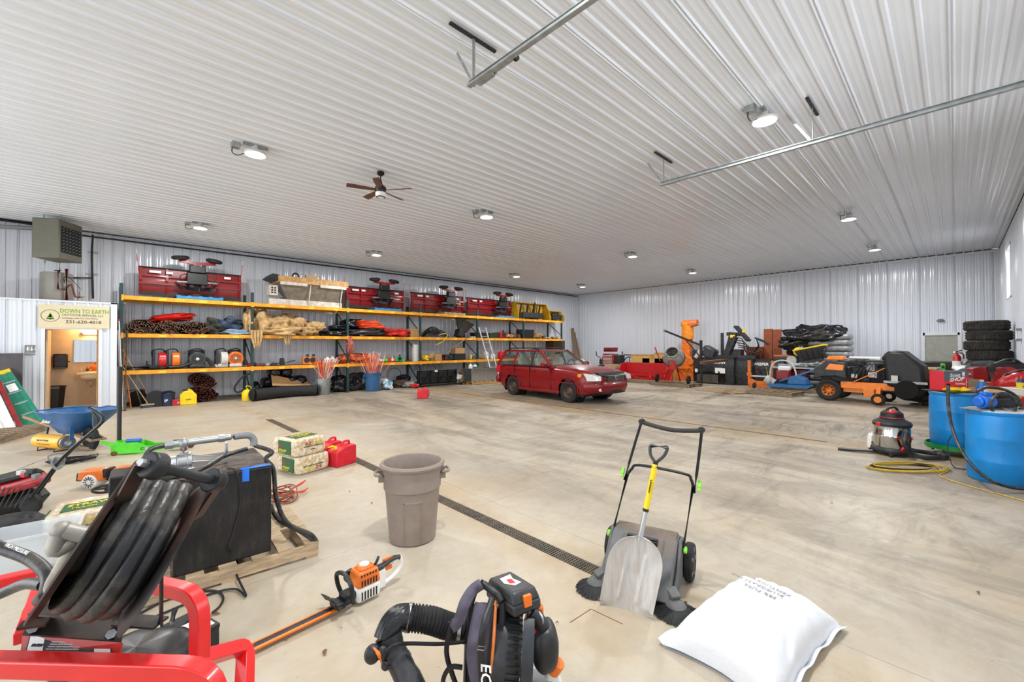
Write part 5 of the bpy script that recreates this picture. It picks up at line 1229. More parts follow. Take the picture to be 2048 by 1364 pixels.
# two string trimmers lying on the floor
def trimmer(lab, x, y, zc, ang, ring):
    p = P3(x, y, zc); p.z = 0; t = thing('string_trimmer', lab, 'trimmer', p, ang)
    B().prism([(-.17, .10), (-.15, .22), (.10, .24), (.15, .20), (.15, .10)], -.08, .08).obj('engine_cover', M_org, t, bev=.02)
    B().prism([(-.19, .09), (-.18, .19), (-.145, .2), (-.14, .09)], -.07, .07).obj('muffler', M_black, t, bev=.01); B().b2((.13, -.07, .13), (.18, .07, .24)).obj('air_filter', M_black, t, bev=.01)
    B().cyl((.0, -.10, .09), (.0, .08, .09), .085, n=22).obj('crankcase', M_white, t, bev=.01)
    f = B()
    for k in range(12): a = k*PI/6; f.bar((math.cos(a)*.03, -.104, .09+math.sin(a)*.03), (math.cos(a)*.07, -.104, .09+math.sin(a)*.07), .006)
    f.obj('vent', M_ink, t, kind='stuff')
    B().blob((-.08, 0, .06), (.08, .07, .06), 2, .03, p=.7).obj('tank', M_lt, t)
    B().cyl((.12, 0, .10), (1.45, .05, .03), .014, n=10).obj('shaft', M_dk, t); B().tube([(.15, 0, .1), (.3, -.02, .11), (.45, 0, .1)], .022, 10).obj('grip', M_black, t)
    if ring: B().torus((0, 0, 0), .15, .013, 'z', 30, 8).bar((-.15, 0, 0), (.15, 0, 0), .015).bar((0, 0, 0), (0, -.15, 0), .015).obj('loop_handle', M_black, t)
    return t
t = trimmer('orange and white string trimmer on the floor, left one of the pair', 193, 958, 5.25, -.75, False)
t2 = trimmer('orange and white string trimmer on the floor, right one of the pair', 256, 950, 5.35, -.80, False)
c = P3(217, 970, 4.9); c.z = .10
t = thing('loop_handle', 'black ring-shaped loop handle on the floor below the orange trimmers', 'handle', c, .3, rot=(-.5, .2, .3))
B().torus((0, 0, 0), .135, .014, 'z', 32, 8).obj('ring', M_black, t); B().bar((-.13, 0, 0), (.13, 0, 0), .018).bar((0, .0, 0), (0, -.13, 0), .018).cyl((0, 0, -.03), (0, 0, .03), .035, n=14).obj('hub', M_black, t)
B().cyl((.05, -.05, -.02), (.20, -.12, -.05), .022, n=12).obj('socket', M_galv, t)

# ================================================================ THINGS ON AND UNDER THE RACK
SHZ = LV + (0,)
def SH(px, lvl, y=16.25, dz=.0):
    """shelf point: lvl 2 top, 1 middle, 0 lower, -1 floor"""
    z = [1.08, 2.115, 3.165][lvl]+.0 if lvl >= 0 else 0.
    q = hit(px, 680, 1, y); return V((q.x, y, z+dz))
def sx(px, y=16.25): return hit(px, 680, 1, y).x

# --- red snow plows on the top shelf
M_plow = mat('snow plow red', '#8f0a12', .3, var=.12, coat=.25, dirt='#3d0d10', dirt_amt=.35)
M_fdk = mat('greasy black frame', '#111112', .4, var=.4)
def plow(lab, xa, xb, xc, y=16.3, z=3.165, tilt=0., pal=None, grp='red snow plows on the top shelf', m=M_plow):
    W2 = (xb-xa)/2; xm = (xa+xb)/2; cx = xc-xm
    t = thing('snow_plow', lab, 'snow plow', (xm, y, z), 0, grp); t.rotation_euler = (0, 0, tilt)
    H0 = .80
    def sh(u, v): # concave blade, curved toward the wall at the top
        x = (2*u-1)*W2; a = v*1.5; return (x, .30-.34*math.sin(a*1.0)*.5-.06*math.cos(a*2), .03+H0*v)
    B().sheet(sh, 24, 12, .012).obj('blade', m, t, ang=50)
    B().b2((-W2, .16, H0), (W2, .30, H0+.05)).obj('rubber_deflector', M_rub, t, bev=.01)
    B().b2((-W2, .20, 0), (W2, .235, .13)).obj('cutting_edge', mat('rusty black edge', '#2b201d', .6, var=.3, dirt='#6b3a26', dirt_amt=.5), t)
    for q in (-.97, -.5, .5, .97): B().bar((q*W2, .20, .08), (q*W2, .10, .45), .02, .06).bar((q*W2, .10, .45), (q*W2, .12, H0), .02, .06).obj('rib', m, t)
    for z_ in (.35, .58): B().b2((-W2, .08, z_-.025), (W2, .13, z_+.025)).obj('brace', m, t)
    for q, l in ((-.82, .30), (-.52, .18), (.62, .2)):
        B().b2((q*W2, .055, .66), (q*W2+l*.9, .06, .73)).obj('decal', M_label, t)
    b = B(); b.bar((cx-.35, .08, .30), (cx, -.42, .20), .07, .08).bar((cx+.35, .08, .30), (cx, -.42, .20), .07, .08).bar((cx-.40, .05, .30), (cx+.40, .05, .30), .08, .08).obj('push_frame', M_fdk, t)
    b = B(); b.box((cx, -.12, .55), (.52, .24, .36)).box((cx, -.2, .84), (.40, .2, .22)).obj('hydraulic_unit', M_fdk, t, bev=.02); B().cyl((cx-.5, -.2, .42), (cx+.5, -.2, .46), .03, n=8).obj('cross_rod', M_galv, t)
    for s in (-1, 1):
        B().cyl((cx+s*.30, -.2, .2), (cx+s*.50, .05, .42), .03, n=10).obj('cylinder', M_dk, t)
        B().bar((cx+s*.14, -.15, .2), (cx+s*.16, -.2, 1.03), .07, .09).obj('upright', M_fdk, t)
        B().bar((cx, -.2, 1.02), (cx+s*.46, -.2, 1.07), .08, .09).obj('lamp_bar', m, t)
        B().lathe([(0, -.06), (.16, -.06), (.215, -.03), (.22, .03), (.15, .065), (0, .065)], 20, M=T(cx+s*.42, -.22, 1.15) @ Rx(.15) @ Ry(s*.12)).obj('lamp', M_rub, t)
        B().cyl((s*W2, .25, H0-.1), (s*(W2+.05), .18, H0+.42), .009, n=6).obj('marker_rod', M_red, t); B().cyl((s*(W2+.05), .18, H0+.40), (s*(W2+.055), .175, H0+.52), .012, n=6).obj('rod_tip', M_label, t)
    B().tube([(cx-.2, -.15, .7), (cx-.42, -.2, .6), (cx-.35, -.1, .35)], .012, 6, smooth=4).obj('hydraulic_hose', M_ink, t); B().tube([(cx+.2, -.15, .7), (cx+.44, -.2, .55), (cx+.35, -.1, .35)], .012, 6, smooth=4).obj('hydraulic_hose', M_ink, t)
    if pal:
        pallet(pal[0], (xc+.05, y-.12, z-.002), 0, 1.15, .7, .11, pal[1], n=5); t.location.z += .11; t.location.y += .0
    return t
M_bpal = mat('blue pallet paint', '#2f7fb5', .6, var=.12)
y_ = 16.35
plow('widest red snow plow, first from the left on the top shelf', sx(277, y_), sx(483, y_), sx(392, y_), pal=('light blue pallet under the first red plow on the top shelf', M_bpal))
plow('red snow plow on the top shelf, just right of the salt spreader', sx(693, y_), sx(810, y_), sx(763, y_), pal=('blue pallet under the red plow right of the salt spreader', M_bpal))
plow('red snow plow, second right of the salt spreader', sx(825, y_), sx(930, y_), sx(896, y_), pal=('bare wooden pallet on the top shelf under a red plow', M_wood))
plow('red snow plow on the top shelf, just left of the yellow plow', sx(937, y_), sx(1025, y_), sx(1000, y_), pal=('blue pallet under the red plow nearest the yellow plow', M_bpal))
# yellow containment plow
M_yp = mat('dirty yellow plow paint', '#c79a1c', .45, var=.15, dirt='#6e5220', dirt_amt=.6)
for k, (a, b_, h_, lab) in enumerate(((1030, 1092, .95, 'large mustard yellow plow box at the far end of the top shelf'), (1094, 1121, .62, 'small yellow plow wing at the very end of the top shelf'))):
    xa, xb = sx(a, 16.3), sx(b_, 16.3); t = thing('yellow_plow', lab, 'snow plow', ((xa+xb)/2, 16.3, 3.165)); W2 = (xb-xa)/2
    B().b2((-W2, .22, 0), (W2, .28, h_)).obj('blade', M_yp, t, bev=.01)
    for s in (-1, 1): B().prism([(.28, 0), (-.30, 0), (-.30, h_*.45), (0, h_), (.28, h_)], s*W2-.02, s*W2+.02, ax='x').obj('end_plate', M_yp, t)
    B().b2((-W2, -.0, h_-.04), (W2, .28, h_)).obj('top_lip', M_yp, t)
    for q in (-.6, -.2, .2, .6): B().bar((q*W2, .2, .05), (q*W2, .0, h_-.1), .05, .08).obj('rib', M_dk, t)
    B().box((0, -.1, .25), (W2*1.2, .25, .3)).obj('mount', M_pk, t, bev=.02)
    if not k: B().cyl((.15, -.1, .4), (.22, -.1, h_+.05), .035, n=8).obj('ram', M_dk, t)

# --- V-box salt spreader
xa, xb = sx(532, 16.3), sx(688, 16.3); t = thing('salt_spreader', 'rusty tan and grey V-box salt spreader on the top shelf', 'spreader', ((xa+xb)/2, 16.33, 3.165)); W2 = (xb-xa)/2
M_sp1 = mat('stained grey hopper steel', '#8f8779', .5, .3, var=.15, dirt='#5d5347', dirt_amt=.5); M_sp2 = mat('rusty tan rim', '#c2955f', .6, var=.2, dirt='#6b4a2c', dirt_amt=.5); M_sp3 = mat('stained white steel', '#d8d2c6', .55, var=.1, dirt='#8d6f4f', dirt_amt=.6, dirt_scale=6)
def hop(x0, x1, z0, z1, yb, yt): 
    b = B(); b.add([(-W2+x0+.35, -yb, z0), (W2-x1-.3, -yb, z0), (W2-x1-.3, yb, z0), (-W2+x0+.35, yb, z0), (-W2+x0, -yt, z1), (W2-x1, -yt, z1), (W2-x1, yt, z1), (-W2+x0, yt, z1)], [(3, 2, 1, 0), (0, 1, 5, 4), (1, 2, 6, 5), (2, 3, 7, 6), (3, 0, 4, 7)]); return b
hop(.3, .05, .22, .80, .14, .45).obj('hopper', M_sp1, t)
for s in (-1, 1): B().b2((-W2+.28, s*.47-.02, .78), (W2-.02, s*.47+.02, 1.0)).obj('rim_board', M_sp2, t)
B().b2((W2-.05, -.47, .78), (W2-.01, .47, 1.0)).b2((-W2+.26, -.47, .78), (-W2+.30, .47, 1.0)).obj('rim_end', M_sp2, t)
B().b2((-W2+.32, -.50, .70), (-.15, -.48, .80)).b2((.30, -.50, .70), (W2-.1, -.48, .80)).obj('white_band', M_sp3, t)
B().b2((-W2+.05, -.22, .02), (W2-.15, .22, .22)).obj('chain_trough', M_sp3, t, bev=.01)
for q in (-.12, .30): B().bar((q*W2*2+.3, -.22, .05), (q*W2*2+.3, -.44, .75), .05, .03).obj('leg', M_sp3, t)
B().box((-W2+.17, -.1, .5), (.26, .4, .36)).obj('engine_box', M_sp3, t, bev=.01)
for k in range(6): B().box((-W2+.12+(k % 2)*.09, -.302, .42+(k//2)*.08), (.06, .01, .05)).obj('vent', M_ink, t)
B().prism([(-W2-.02, .92), (-W2+.32, .80), (-W2+.32, 1.02), (-W2+.1, 1.05)], -.45, .45).obj('front_guard', M_dk, t)
B().tube([(-.35, -.3, 1.0), (-.32, -.3, 1.14), (.35, -.3, 1.12), (.4, -.3, 1.0)], .018, 6).box((.05, -.3, 1.08), (.4, .12, .14)).obj('cover_roll', mat('tan canvas', '#b7a67f', .8), t)
B().torus((-.48, -.3, 1.05), .10, .03, 'y', 14, 6).obj('wheel', M_rub, t)

# --- rolled woven mats
M_mat = mat('brown woven vine mat', '#35211a', .75, var=.4, scale=45, col2='#a87c5c', mix=(.44, .62), dirt='#1c120c', dirt_amt=.85, dirt_scale=12)
M_matr = mat('red brown woven mat', '#35130f', .75, var=.4, scale=45, col2='#8a4434', mix=(.44, .62), dirt='#170a08', dirt_amt=.8, dirt_scale=12)
def roll_mat(lab, loc, rx, rz_, m, L=.9, turns=5, grp=None, tilt=0., seed=0):
    t = thing('rolled_mat', lab, 'mat', loc, 0, grp); t.rotation_euler = (0, tilt, 0); r = random.Random(seed)
    b = B(); n = int(turns*26)
    for i in range(n):
        a0_, a1_ = i*2*PI/26, (i+1)*2*PI/26; q0, q1 = .15+.85*i/n, .15+.85*(i+1)/n
        y0 = -L/2+r.uniform(-.03, .05)
        p, q = V((rx*q0*math.cos(a0_), y0, rz_+rz_*q0*math.sin(a0_))), V((rx*q1*math.cos(a1_), y0, rz_+rz_*q1*math.sin(a1_)))
        o2 = V((0, L+r.uniform(-.04, .04)-(y0+L/2), 0)); nn = nrm(V((p.x, 0, p.z-rz_)))*r.uniform(.003, .017)
        sk = V((r.uniform(-.03, .03), 0, r.uniform(-.03, .03)))
        b.add([p-nn+sk, q-nn, q+nn+sk, p+nn, p-nn+o2, q-nn+o2, q+nn+o2, p+nn+o2], [(0, 1, 2, 3), (7, 6, 5, 4), (0, 4, 5, 1), (1, 5, 6, 2), (2, 6, 7, 3), (3, 7, 4, 0)])
    b.obj('woven_roll', m, t, ang=10); return t
for k, (px, rx, rz_) in enumerate(((281, .33, .21), (332, .26, .20), (384, .38, .20))):
    roll_mat(['rolled brown vine mat at the left end of the middle shelf', 'rolled brown vine mat under the red tarp', 'flattened rolled vine mat right of the red tarp, middle shelf'][k], SH(px, 1, 16.2), rx, rz_, M_mat, seed=k, grp='rolled vine mats on the middle shelf')
c = SH(403, -1, 16.6); roll_mat('reddish rolled mat on the floor, lower of two', c, .40, .24, M_matr, seed=5, L=.7)
roll_mat('reddish rolled mat resting on the lower mat', c+V((-.04, -.02, .44)), .36, .23, M_matr, seed=6, L=.7, tilt=.25)

# --- cloth heaps, bags
M_burlap = mat('burlap', '#c6a574', .9, var=.2, scale=7, bump=.35, bscale=60, dirt='#8b6f48', dirt_amt=.5, dirt_scale=5)
M_bag = mat('shiny black polythene', '#15161a', .22, var=.3, bump=.9, bscale=9, dirt='#45474c', dirt_amt=.3, dirt_scale=6)
M_tarpr = mat('red tarpaulin', '#c21d14', .45, var=.1, bump=.3, bscale=6); M_tarpb = mat('dark blue tarpaulin', '#2f3f55', .6, var=.25, bump=.4, bscale=6)
M_tarpl = mat('pale blue tarpaulin', '#7f9ab5', .6, var=.2, bump=.4, bscale=6); M_net = mat('orange safety netting', '#dd4a1e', .6, var=.2, bump=.6, bscale=30); M_netr = mat('red netting', '#c5261c', .6, var=.2, bump=.7, bscale=30)
M_dtarp = mat('charcoal landscape fabric', '#34352f', .8, var=.3, bump=.4, bscale=8)
def heap(nm, lab, cat, px0, px1, lvl, h, m, y=16.25, d=.42, dz=0., seed=1, amp=.22, wr=.06, grp=None, p=.8, rot=0., n=44, part='fabric'):
    x0, x1 = sx(px0, y), sx(px1, y); t = thing(nm, lab, cat, V(((x0+x1)/2, y, SH(px0, lvl).z+dz)), 0, grp); t.rotation_euler = (0, rot, 0)
    B().blob((0, 0, h/2), ((x1-x0)/2, d, h/2), seed, amp, 1.8, n=n, m=n//2, flat=-h/2+.005, p=p, wr=wr).obj(part, m, t, ang=75); return t
heap('red_tarp', 'bright red tarpaulin folded over the rolled mats', 'tarp', 300, 392, 1, .22, M_tarpr, 16.2, .38, .38, 3, .3, rot=-.12)
heap('landscape_fabric', 'charcoal landscape fabric draped between red and blue tarps', 'fabric', 396, 438, 1, .46, M_dtarp, 16.2, .4, 0, 4, .35, .08, rot=.5)
heap('blue_tarp', 'crumpled dark blue tarpaulin on the middle shelf', 'tarp', 430, 482, 1, .50, M_tarpb, 16.3, .38, 0.05, 5, .3, .08)
heap('pale_blue_tarp', 'pale blue tarpaulin flattened in front of the dark blue one', 'tarp', 438, 500, 1, .19, M_tarpl, 16.05, .25, 0, 6, .25, .08)
bur = [(486, 505, .80, .0, 7, 16.2), (500, 545, .78, .05, 8, 16.3), (538, 575, .52, .12, 9, 16.2), (560, 605, .70, .03, 10, 16.35), (600, 640, .50, .02, 11, 16.3), (516, 600, .28, 0, 12, 16.0), (596, 628, .32, 0, 14, 16.0)]
labs = ['tall burlap bundle at the left end of the burlap pile', 'largest burlap bundle, top left of the pile', 'burlap sack between the two big bundles', 'big round burlap bundle, middle of the pile', 'small burlap bundle at the right end of the pile', 'long burlap roll at the bottom of the pile', 'burlap piece sagging low at the right front']
for (a, b_, h_, dz, sd, yy), lb in zip(bur, labs): heap('burlap_bundle', lb, 'burlap', a, b_, 1, h_, M_burlap, yy, .40, dz, sd, .28, .10, 'burlap bundles heaped on the middle shelf')
for k, (px, w_, h_) in enumerate(((513, .32, .55), (574, .22, .45))):
    c = SH(px, 1, 15.72); t = thing('hanging_burlap', ['wide burlap strip hanging over the shelf beam, left one', 'narrow burlap strip hanging over the shelf beam, right one'][k], 'burlap', c)
    B().sheet(lambda u, v: ((u-.5)*w_*(1-.35*v+.15*math.sin(v*4)), -.03-.03*math.sin(u*22)-.03*v, .16-(h_+.05*math.sin(u*37))*v), 30, 14, .008).obj('fabric', M_burlap, t, ang=80)
for k, (a, b_, lvl, h_, dz, yy, lb) in enumerate(((636, 695, 1, .22, 0, 16.1, 'flat shiny black bag on the middle shelf right of the burlap'), (658, 690, 1, .22, .2, 16.2, 'small black bag on top of the flat black bag'), (682, 722, 1, .40, .28, 16.4, 'round black rubbish bag high behind the orange netting'), (698, 768, 1, .30, 0, 16.1, 'long grey-black bag under the orange netting'), (622, 648, 1, .34, .18, 16.3, 'frayed brown bundle poking up behind the burlap'))):
    heap('black_bag', lb, 'bag', a, b_, lvl, h_, M_bag if k < 3 else (mat('dusty black polythene', '#2b2e33', .35, var=.3, bump=.7, bscale=9) if k == 3 else MATS['burlap']), yy, .36, dz, 20+k, .2, .06, part='skin')
for k in range(5): 
    x0, x1 = sx(716, 16.1), sx(766, 16.1)
    o = tag(B().blob((0, 0, .03), ((x1-x0)/2*(1-.05*k), .35, .04), 30+k, .12, 2, n=36, m=10, p=.4, wr=.03).obj('folded_netting', M_net), 'folded orange netting, layer %s of the stack on the black bag' % ['lowest', 'second', 'third', 'fourth', 'topmost'][k], 'netting', 'folded orange netting'); o.location = ((x0+x1)/2-.05*k, 16.12, 2.115+.33+.058*k)
heap('red_netting', 'heap of bright red netting on the middle shelf', 'netting', 768, 816, 1, .34, M_netr, 16.1, .36, 0, 41, .3, .14)
def carton(lab, px0, px1, lvl, h, y=16.1, d=.4, m=None, dz=0., rz=0., nm='cardboard_box'):
    x0, x1 = sx(px0, y), sx(px1, y); t = thing(nm, lab, 'box', V(((x0+x1)/2, y, SH(px0, lvl).z+dz)), rz); w = x1-x0
    B().b2((-w/2, -d/2, 0), (w/2, d/2, h)).obj('carton', m or M_card, t, bev=.004)
    B().b2((-w/2, -.004, h), (w/2, .004, h+.002)).obj('seam', M_ply, t); return t
carton('plain cardboard box on the middle shelf between red netting and hose coils', 817, 838, 1, .36, 16.1)
t = thing('hose_coil', 'large flat coil of black hose on the middle shelf', 'hose', SH(870, 1, 16.25))
for k in range(9): 
    R = .72-.05*k; B().tube([(R*math.cos(a), .45*R/.7*math.sin(a), .04+.035*k+.05*math.sin(a*2+k*.6)+.12*max(0, math.sin(a))) for a in np.linspace(0, 2*PI, 28)[:-1]], .022, 8, closed=True).obj('coil', M_hose, t)
t = thing('air_hose', 'blue and yellow air hose drooping over the shelf beam', 'hose', SH(880, 1, 15.9))
B().tube([(-.5, .05, .03), (-.1, -.02, .06), (.3, -.05, .2), (.35, -.12, .1)], .014, 6, smooth=6).obj('blue_hose', M_blue, t)
B().tube([(-.35, -.14, -.35), (.1, -.16, -.15), (.3, -.15, .12), (.15, -.1, .17), (-.1, -.05, .1)], .014, 6, smooth=6).obj('yellow_hose', M_yel, t)
t = thing('plastic_hopper', 'tilted dark grey plastic hopper on the middle shelf', 'hopper', SH(920, 1, 16.2), 0, rot=(0, .35, 0))
B().lathe([(.28, .35), (.50, .78), (.54, .80), (.54, .84), (.46, .86), (.2, .90), (0, .9)], 8, sy=.7).obj('body', mat('dark brown grey plastic', '#3d3b35', .45, var=.2), t, bev=.02); B().box((-.1, 0, .18), (.34, .4, .36)).obj('base', M_black, t, bev=.03)
def crate(lab, px0, px1, lvl, h, m, y=16.2, d=.45, nm='plastic_crate', dz=0.):
    x0, x1 = sx(px0, y), sx(px1, y); t = thing(nm, lab, 'crate', V(((x0+x1)/2, y, SH(px0, lvl).z+dz))); w = x1-x0
    B().lathe([(0, 0), (.62, 0), (.70, h), (.74, h), (.74, h-.03), (.68, h-.03), (.60, .02), (0, .02)], 4, M=Matrix.Diagonal((w/1.05, d/1.05, 1, 1)) @ Rz(PI/4)).obj('body', m, t, bev=.006); return t
crate('low black crate beside the tilted hopper', 944, 975, 1, .26, M_black); crate('dark green low crate, right of the black crate', 973, 993, 1, .26, mat('dark green plastic', '#1e3a2c', .5))
crate('open black crate in the last bays of the middle shelf', 1037, 1064, 1, .50, M_black, 16.3)
carton('flat reddish metal box on the middle shelf behind the ladder', 990, 1002, 1, .3, 16.3, .4, M_redd, nm='metal_box')
R = random.Random(5)
# small machine parts and clutter on the shelves: each an object of its own
def gadget(lab, px, lvl, w, h, m, m2=None, y=16.05, kind=0, dz=0., d=None, grp=None, nm='machine_part', cat='part', rz=0.):
    t = thing(nm, lab, cat, V((sx(px, y), y, SH(px, lvl).z+dz)), rz, grp); d = d or w*.8; m2 = m2 or M_black
    if kind == 0:   # engine-like lump
        B().box((0, 0, h*.4), (w, d, h*.7), taper=.85).obj('housing', m, t, bev=h*.06); B().cyl((0, -d*.55, h*.45), (0, d*.3, h*.45), h*.26, n=14).obj('cover', m2, t, bev=.004); B().cyl((w*.2, 0, h*.7), (w*.2, 0, h), h*.12, n=10).obj('cap', m2, t)
    elif kind == 1: # bar-shaped tool
        B().bar((-w/2, 0, .03), (w/2, 0, h*.5), .03, .03).obj('shaft', m2, t); B().box((-w*.35, 0, h*.4), (w*.3, d*.3, h*.7), taper=.8).obj('head', m, t, bev=.006)
    elif kind == 2: # jug
        B().lathe([(0, 0), (w*.45, 0), (w*.5, h*.1), (w*.5, h*.65), (w*.2, h*.85), (w*.2, h), (0, h)], 14, sy=.8).obj('body', m, t); B().cyl((0, 0, h), (0, 0, h*1.08), w*.17, n=10).obj('cap', m2, t)
    elif kind == 3: # bundle
        B().blob((0, 0, h/2), (w/2, d/2, h/2), int(px), .25, 2, n=24, m=12, flat=-h/2, wr=.1).obj('body', m, t, ang=80)
    elif kind == 4: # open bucket
        B().lathe([(0, 0), (w*.42, 0), (w*.5, h*.96), (w*.53, h*.96), (w*.53, h), (w*.47, h), (w*.39, .02), (0, .02)], 22).obj('body', m, t); B().torus((0, -w*.2, h*.72), w*.5, .006, 'y', 20, 6, PI, 2*PI).obj('bail', M_steel, t)
    return t
rusty = mat('rusty iron', '#6a4230', .7, .3, var=.4); tanw = mat('tan debris', '#a98a62', .8, var=.3, bump=.4)
for px, lvl, w_, h_, m, m2, kd, lb in (
 (1003, 1, .55, .42, M_redd, M_rub, 0, 'red machine part with wheel on the middle shelf, after the ladder'), (1016, 1, .7, .22, tanw, M_lt, 3, 'tan canvas bundle on the middle shelf behind the ladder'), (1030, 1, .5, .3, rusty, M_dk, 0, 'rusty gearbox on the middle shelf next to the black crate'),
 (1075, 1, .6, .34, tanw, rusty, 3, 'tan heap of debris in the last bay of the middle shelf'), (1092, 1, .6, .22, rusty, M_lt, 1, 'rusty rod and bracket in the last bay of the middle shelf'), (1109, 1, .5, .16, tanw, M_lt, 3, 'small tan heap at the right end of the middle shelf'), (955, 1, .9, .1, M_lt, M_steel, 1, 'long grey bar lying at the front edge of the middle shelf'),
 (505, 0, .3, .16, M_red, M_ink, 1, 'small red hand tool beside the right backpack blower'), (517, 0, .35, .18, M_dk, M_red, 1, 'dark grinder on the lower shelf near the second upright'), (530, 0, .3, .12, M_redd, M_dk, 1, 'dark red hand tool on the lower shelf, second bay'), (545, 0, .45, .14, M_lt, M_ink, 1, 'grey and black tool lying in the second bay'), (560, 0, .5, .14, M_ink, M_grey, 1, 'black long tool lying flat in the second bay'), (575, 0, .5, .34, M_ink, M_dk, 1, 'black tool with a raised arm in the second bay'),
 (640, 0, .28, .15, M_org, M_ink, 0, 'small orange part behind the marking stakes'), (655, 0, .25, .26, M_white, M_orgp, 2, 'white jug with orange cap on the lower shelf'), (665, 0, .25, .28, M_lt, M_orgp, 2, 'greyish jug next to the white jug on the lower shelf'), (676, 0, .3, .18, M_red, M_ink, 0, 'red gadget on the lower shelf left of the netting'),
 (738, 0, .62, .32, M_orgp, M_dk, 0, 'orange plastic case on the lower shelf behind the blue bin'), (757, 0, .55, .10, M_galv, M_dk, 1, 'bare metal bracket lying on the lower shelf'), (760, 0, .4, .12, M_white, M_lt, 3, 'white rag on the lower shelf front edge'), (772, 0, .2, .14, M_green, M_ink, 3, 'small bright green pouch on the lower shelf'), (782, 0, .34, .22, M_red, M_white, 0, 'red and white motor on the lower shelf'), (796, 0, .40, .30, mat('emerald green plastic', '#1f9c5a', .4), M_ink, 0, 'emerald green tool case on the lower shelf'), (812, 0, .4, .12, M_lt, M_dk, 1, 'grey rod on the lower shelf right of the green case'),
 (851, 0, .36, .26, M_yel, M_ink, 3, 'yellow bag on the lower shelf behind the orange post'), (862, 0, .3, .36, tanw, M_ink, 3, 'tan sack on the lower shelf beside the yellow bag'), (884, 0, .24, .18, M_redd, M_dk, 2, 'dark red jar in front of the tan cardboard box'), (895, 0, .62, .34, M_ink, M_dk, 0, 'black machine on the lower shelf left of the stacked cartons'),
 (945, 0, .3, .3, M_yel, M_dk, 1, 'yellow clamp hanging around the fourth upright'), (960, 0, .4, .32, M_grey, tanw, 0, 'grey and tan engine on the lower shelf by the ladder'), (972, 0, .34, .4, M_lt, M_red, 2, 'white jug with red cap on the lower shelf left of the ladder'), (985, 0, .3, .3, M_white, M_ink, 2, 'white canister on the lower shelf between ladder rails'), (1012, 0, .4, .26, M_redd, M_ink, 0, 'dark red engine on the lower shelf above the car'),
 (1025, 0, .3, .2, M_black, M_dk, 0, 'black box on the lower shelf above the car roof')):
    gadget(lb, px, lvl, w_, h_, m, m2, 16.02+.02*(px % 7), kd)
c = SH(1003, 0, 16.0); gas_can('gas_can', 'square red gas can on the lower shelf right of the ladder', c, PI, M_redp, .34, .42, .24)
heap('orange_netting', 'tangled orange netting spread over the lower shelf, third bay', 'netting', 684, 742, 0, .34, mat('dusty orange netting', '#b8532b', .7, var=.35, bump=.7, bscale=30), 16.15, .4, 0, 51, .35, .16)
heap('hanging_netting', 'orange and green netting hanging on the third rack upright', 'netting', 695, 706, 0, .6, mat('faded coral netting', '#a8584a', .7, var=.35, bump=.7), 15.7, .1, .35, 52, .3, .2)
carton('small cardboard box lying open on the lower shelf', 866, 880, 0, .30, 16.05, .3, dz=.0, rz=.2)
carton('printed cardboard box on top of a black box, lower shelf', 906, 925, 0, .26, 16.05, .35, dz=.30)
carton('black box under the printed cardboard box', 904, 926, 0, .29, 16.05, .4, M_ink, nm='black_box')
for k in range(4): gadget(['lowest', 'second lowest', 'second highest', 'topmost'][k]+' white bucket of the nested stack on the lower shelf', 831, 0, .30, .30, M_lt, None, 16.0, 4, .14*k, nm='bucket', cat='bucket', grp='nested white buckets')
# two small orange blowers
for k, px in enumerate((612, 624)):
    gadget(['left of two small orange brush cutters engines on the lower shelf', 'right of two small orange brush cutter engines on the lower shelf'][k], px, 0, .26, .38, M_org, M_pk, 16.0, 0, nm='cutter_engine', cat='engine')
# backpack blowers on the lower shelf
def bp(lab, px, col, w=.42, side=False, y=16.1, h=.52, rz=0., hue=None):
    t = thing('backpack_blower', lab, 'leaf blower', V((sx(px, y), y, 1.08)), rz, 'backpack blowers on the lower shelf')
    B().cyl((-.02, -.06, .27), (.16, -.06, .27), .22, n=24).obj('fan_housing', col, t, bev=.02) if side else B().cyl((0, -.16, .28), (0, .02, .28), .22, n=28).obj('fan_housing', col, t, bev=.02)
    B().box((0, -.05, .06), (w*.8, .26, .11)).obj('tank', M_pk if hue is None else hue, t, bev=.03)
    B().box((0, .12, h/2+.03), (w*.85, .05, h)).obj('back_plate', M_pk, t, bev=.02) if not side else B().box((-.12, 0, h/2+.03), (.06, .36, h)).obj('back_plate', M_pk, t, bev=.02)
    B().tube([(-w*.3, .06, h*.6), (-w*.36, -.05, h+.02), (w*.2, -.05, h+.06), (w*.36, .0, h*.7)], .018, 8, smooth=5).obj('strap', M_black, t)
    q = B()
    for r_ in (.06, .1, .14): q.torus((0, -.165, .28) if not side else (.165, -.06, .28), r_, .007, 'y' if not side else 'x', 20, 5)
    q.obj('grille', M_black, t, kind='stuff'); B().sph((0, -.17, .28) if not side else (.16, -.06, .28), (.05, .03, .05) if not side else (.03, .05, .05), 12, 8).obj('hub', M_black if side else M_lt, t)
    B().tube([(w*.3, 0, .3), (w*.55, -.1, .25), (w*.7, -.15, .06)], .05, 12, smooth=3).obj('pipe', M_rub, t) if not side else None
    return t
bp('red backpack blower, first from the left on the lower shelf', 318, M_red, side=True); bp('orange backpack blower, second from the left on the lower shelf', 345, M_org, side=True, hue=M_black)
bp('black and orange backpack blower in the middle of the row', 394, mat('charcoal housing', '#34373a', .4), .5); bp('grey backpack blower standing sideways, fourth in the row', 442, M_lt, side=True, hue=M_lt); bp('bright orange backpack blower at the right end of the row', 470, M_org, .44, hue=M_lt)
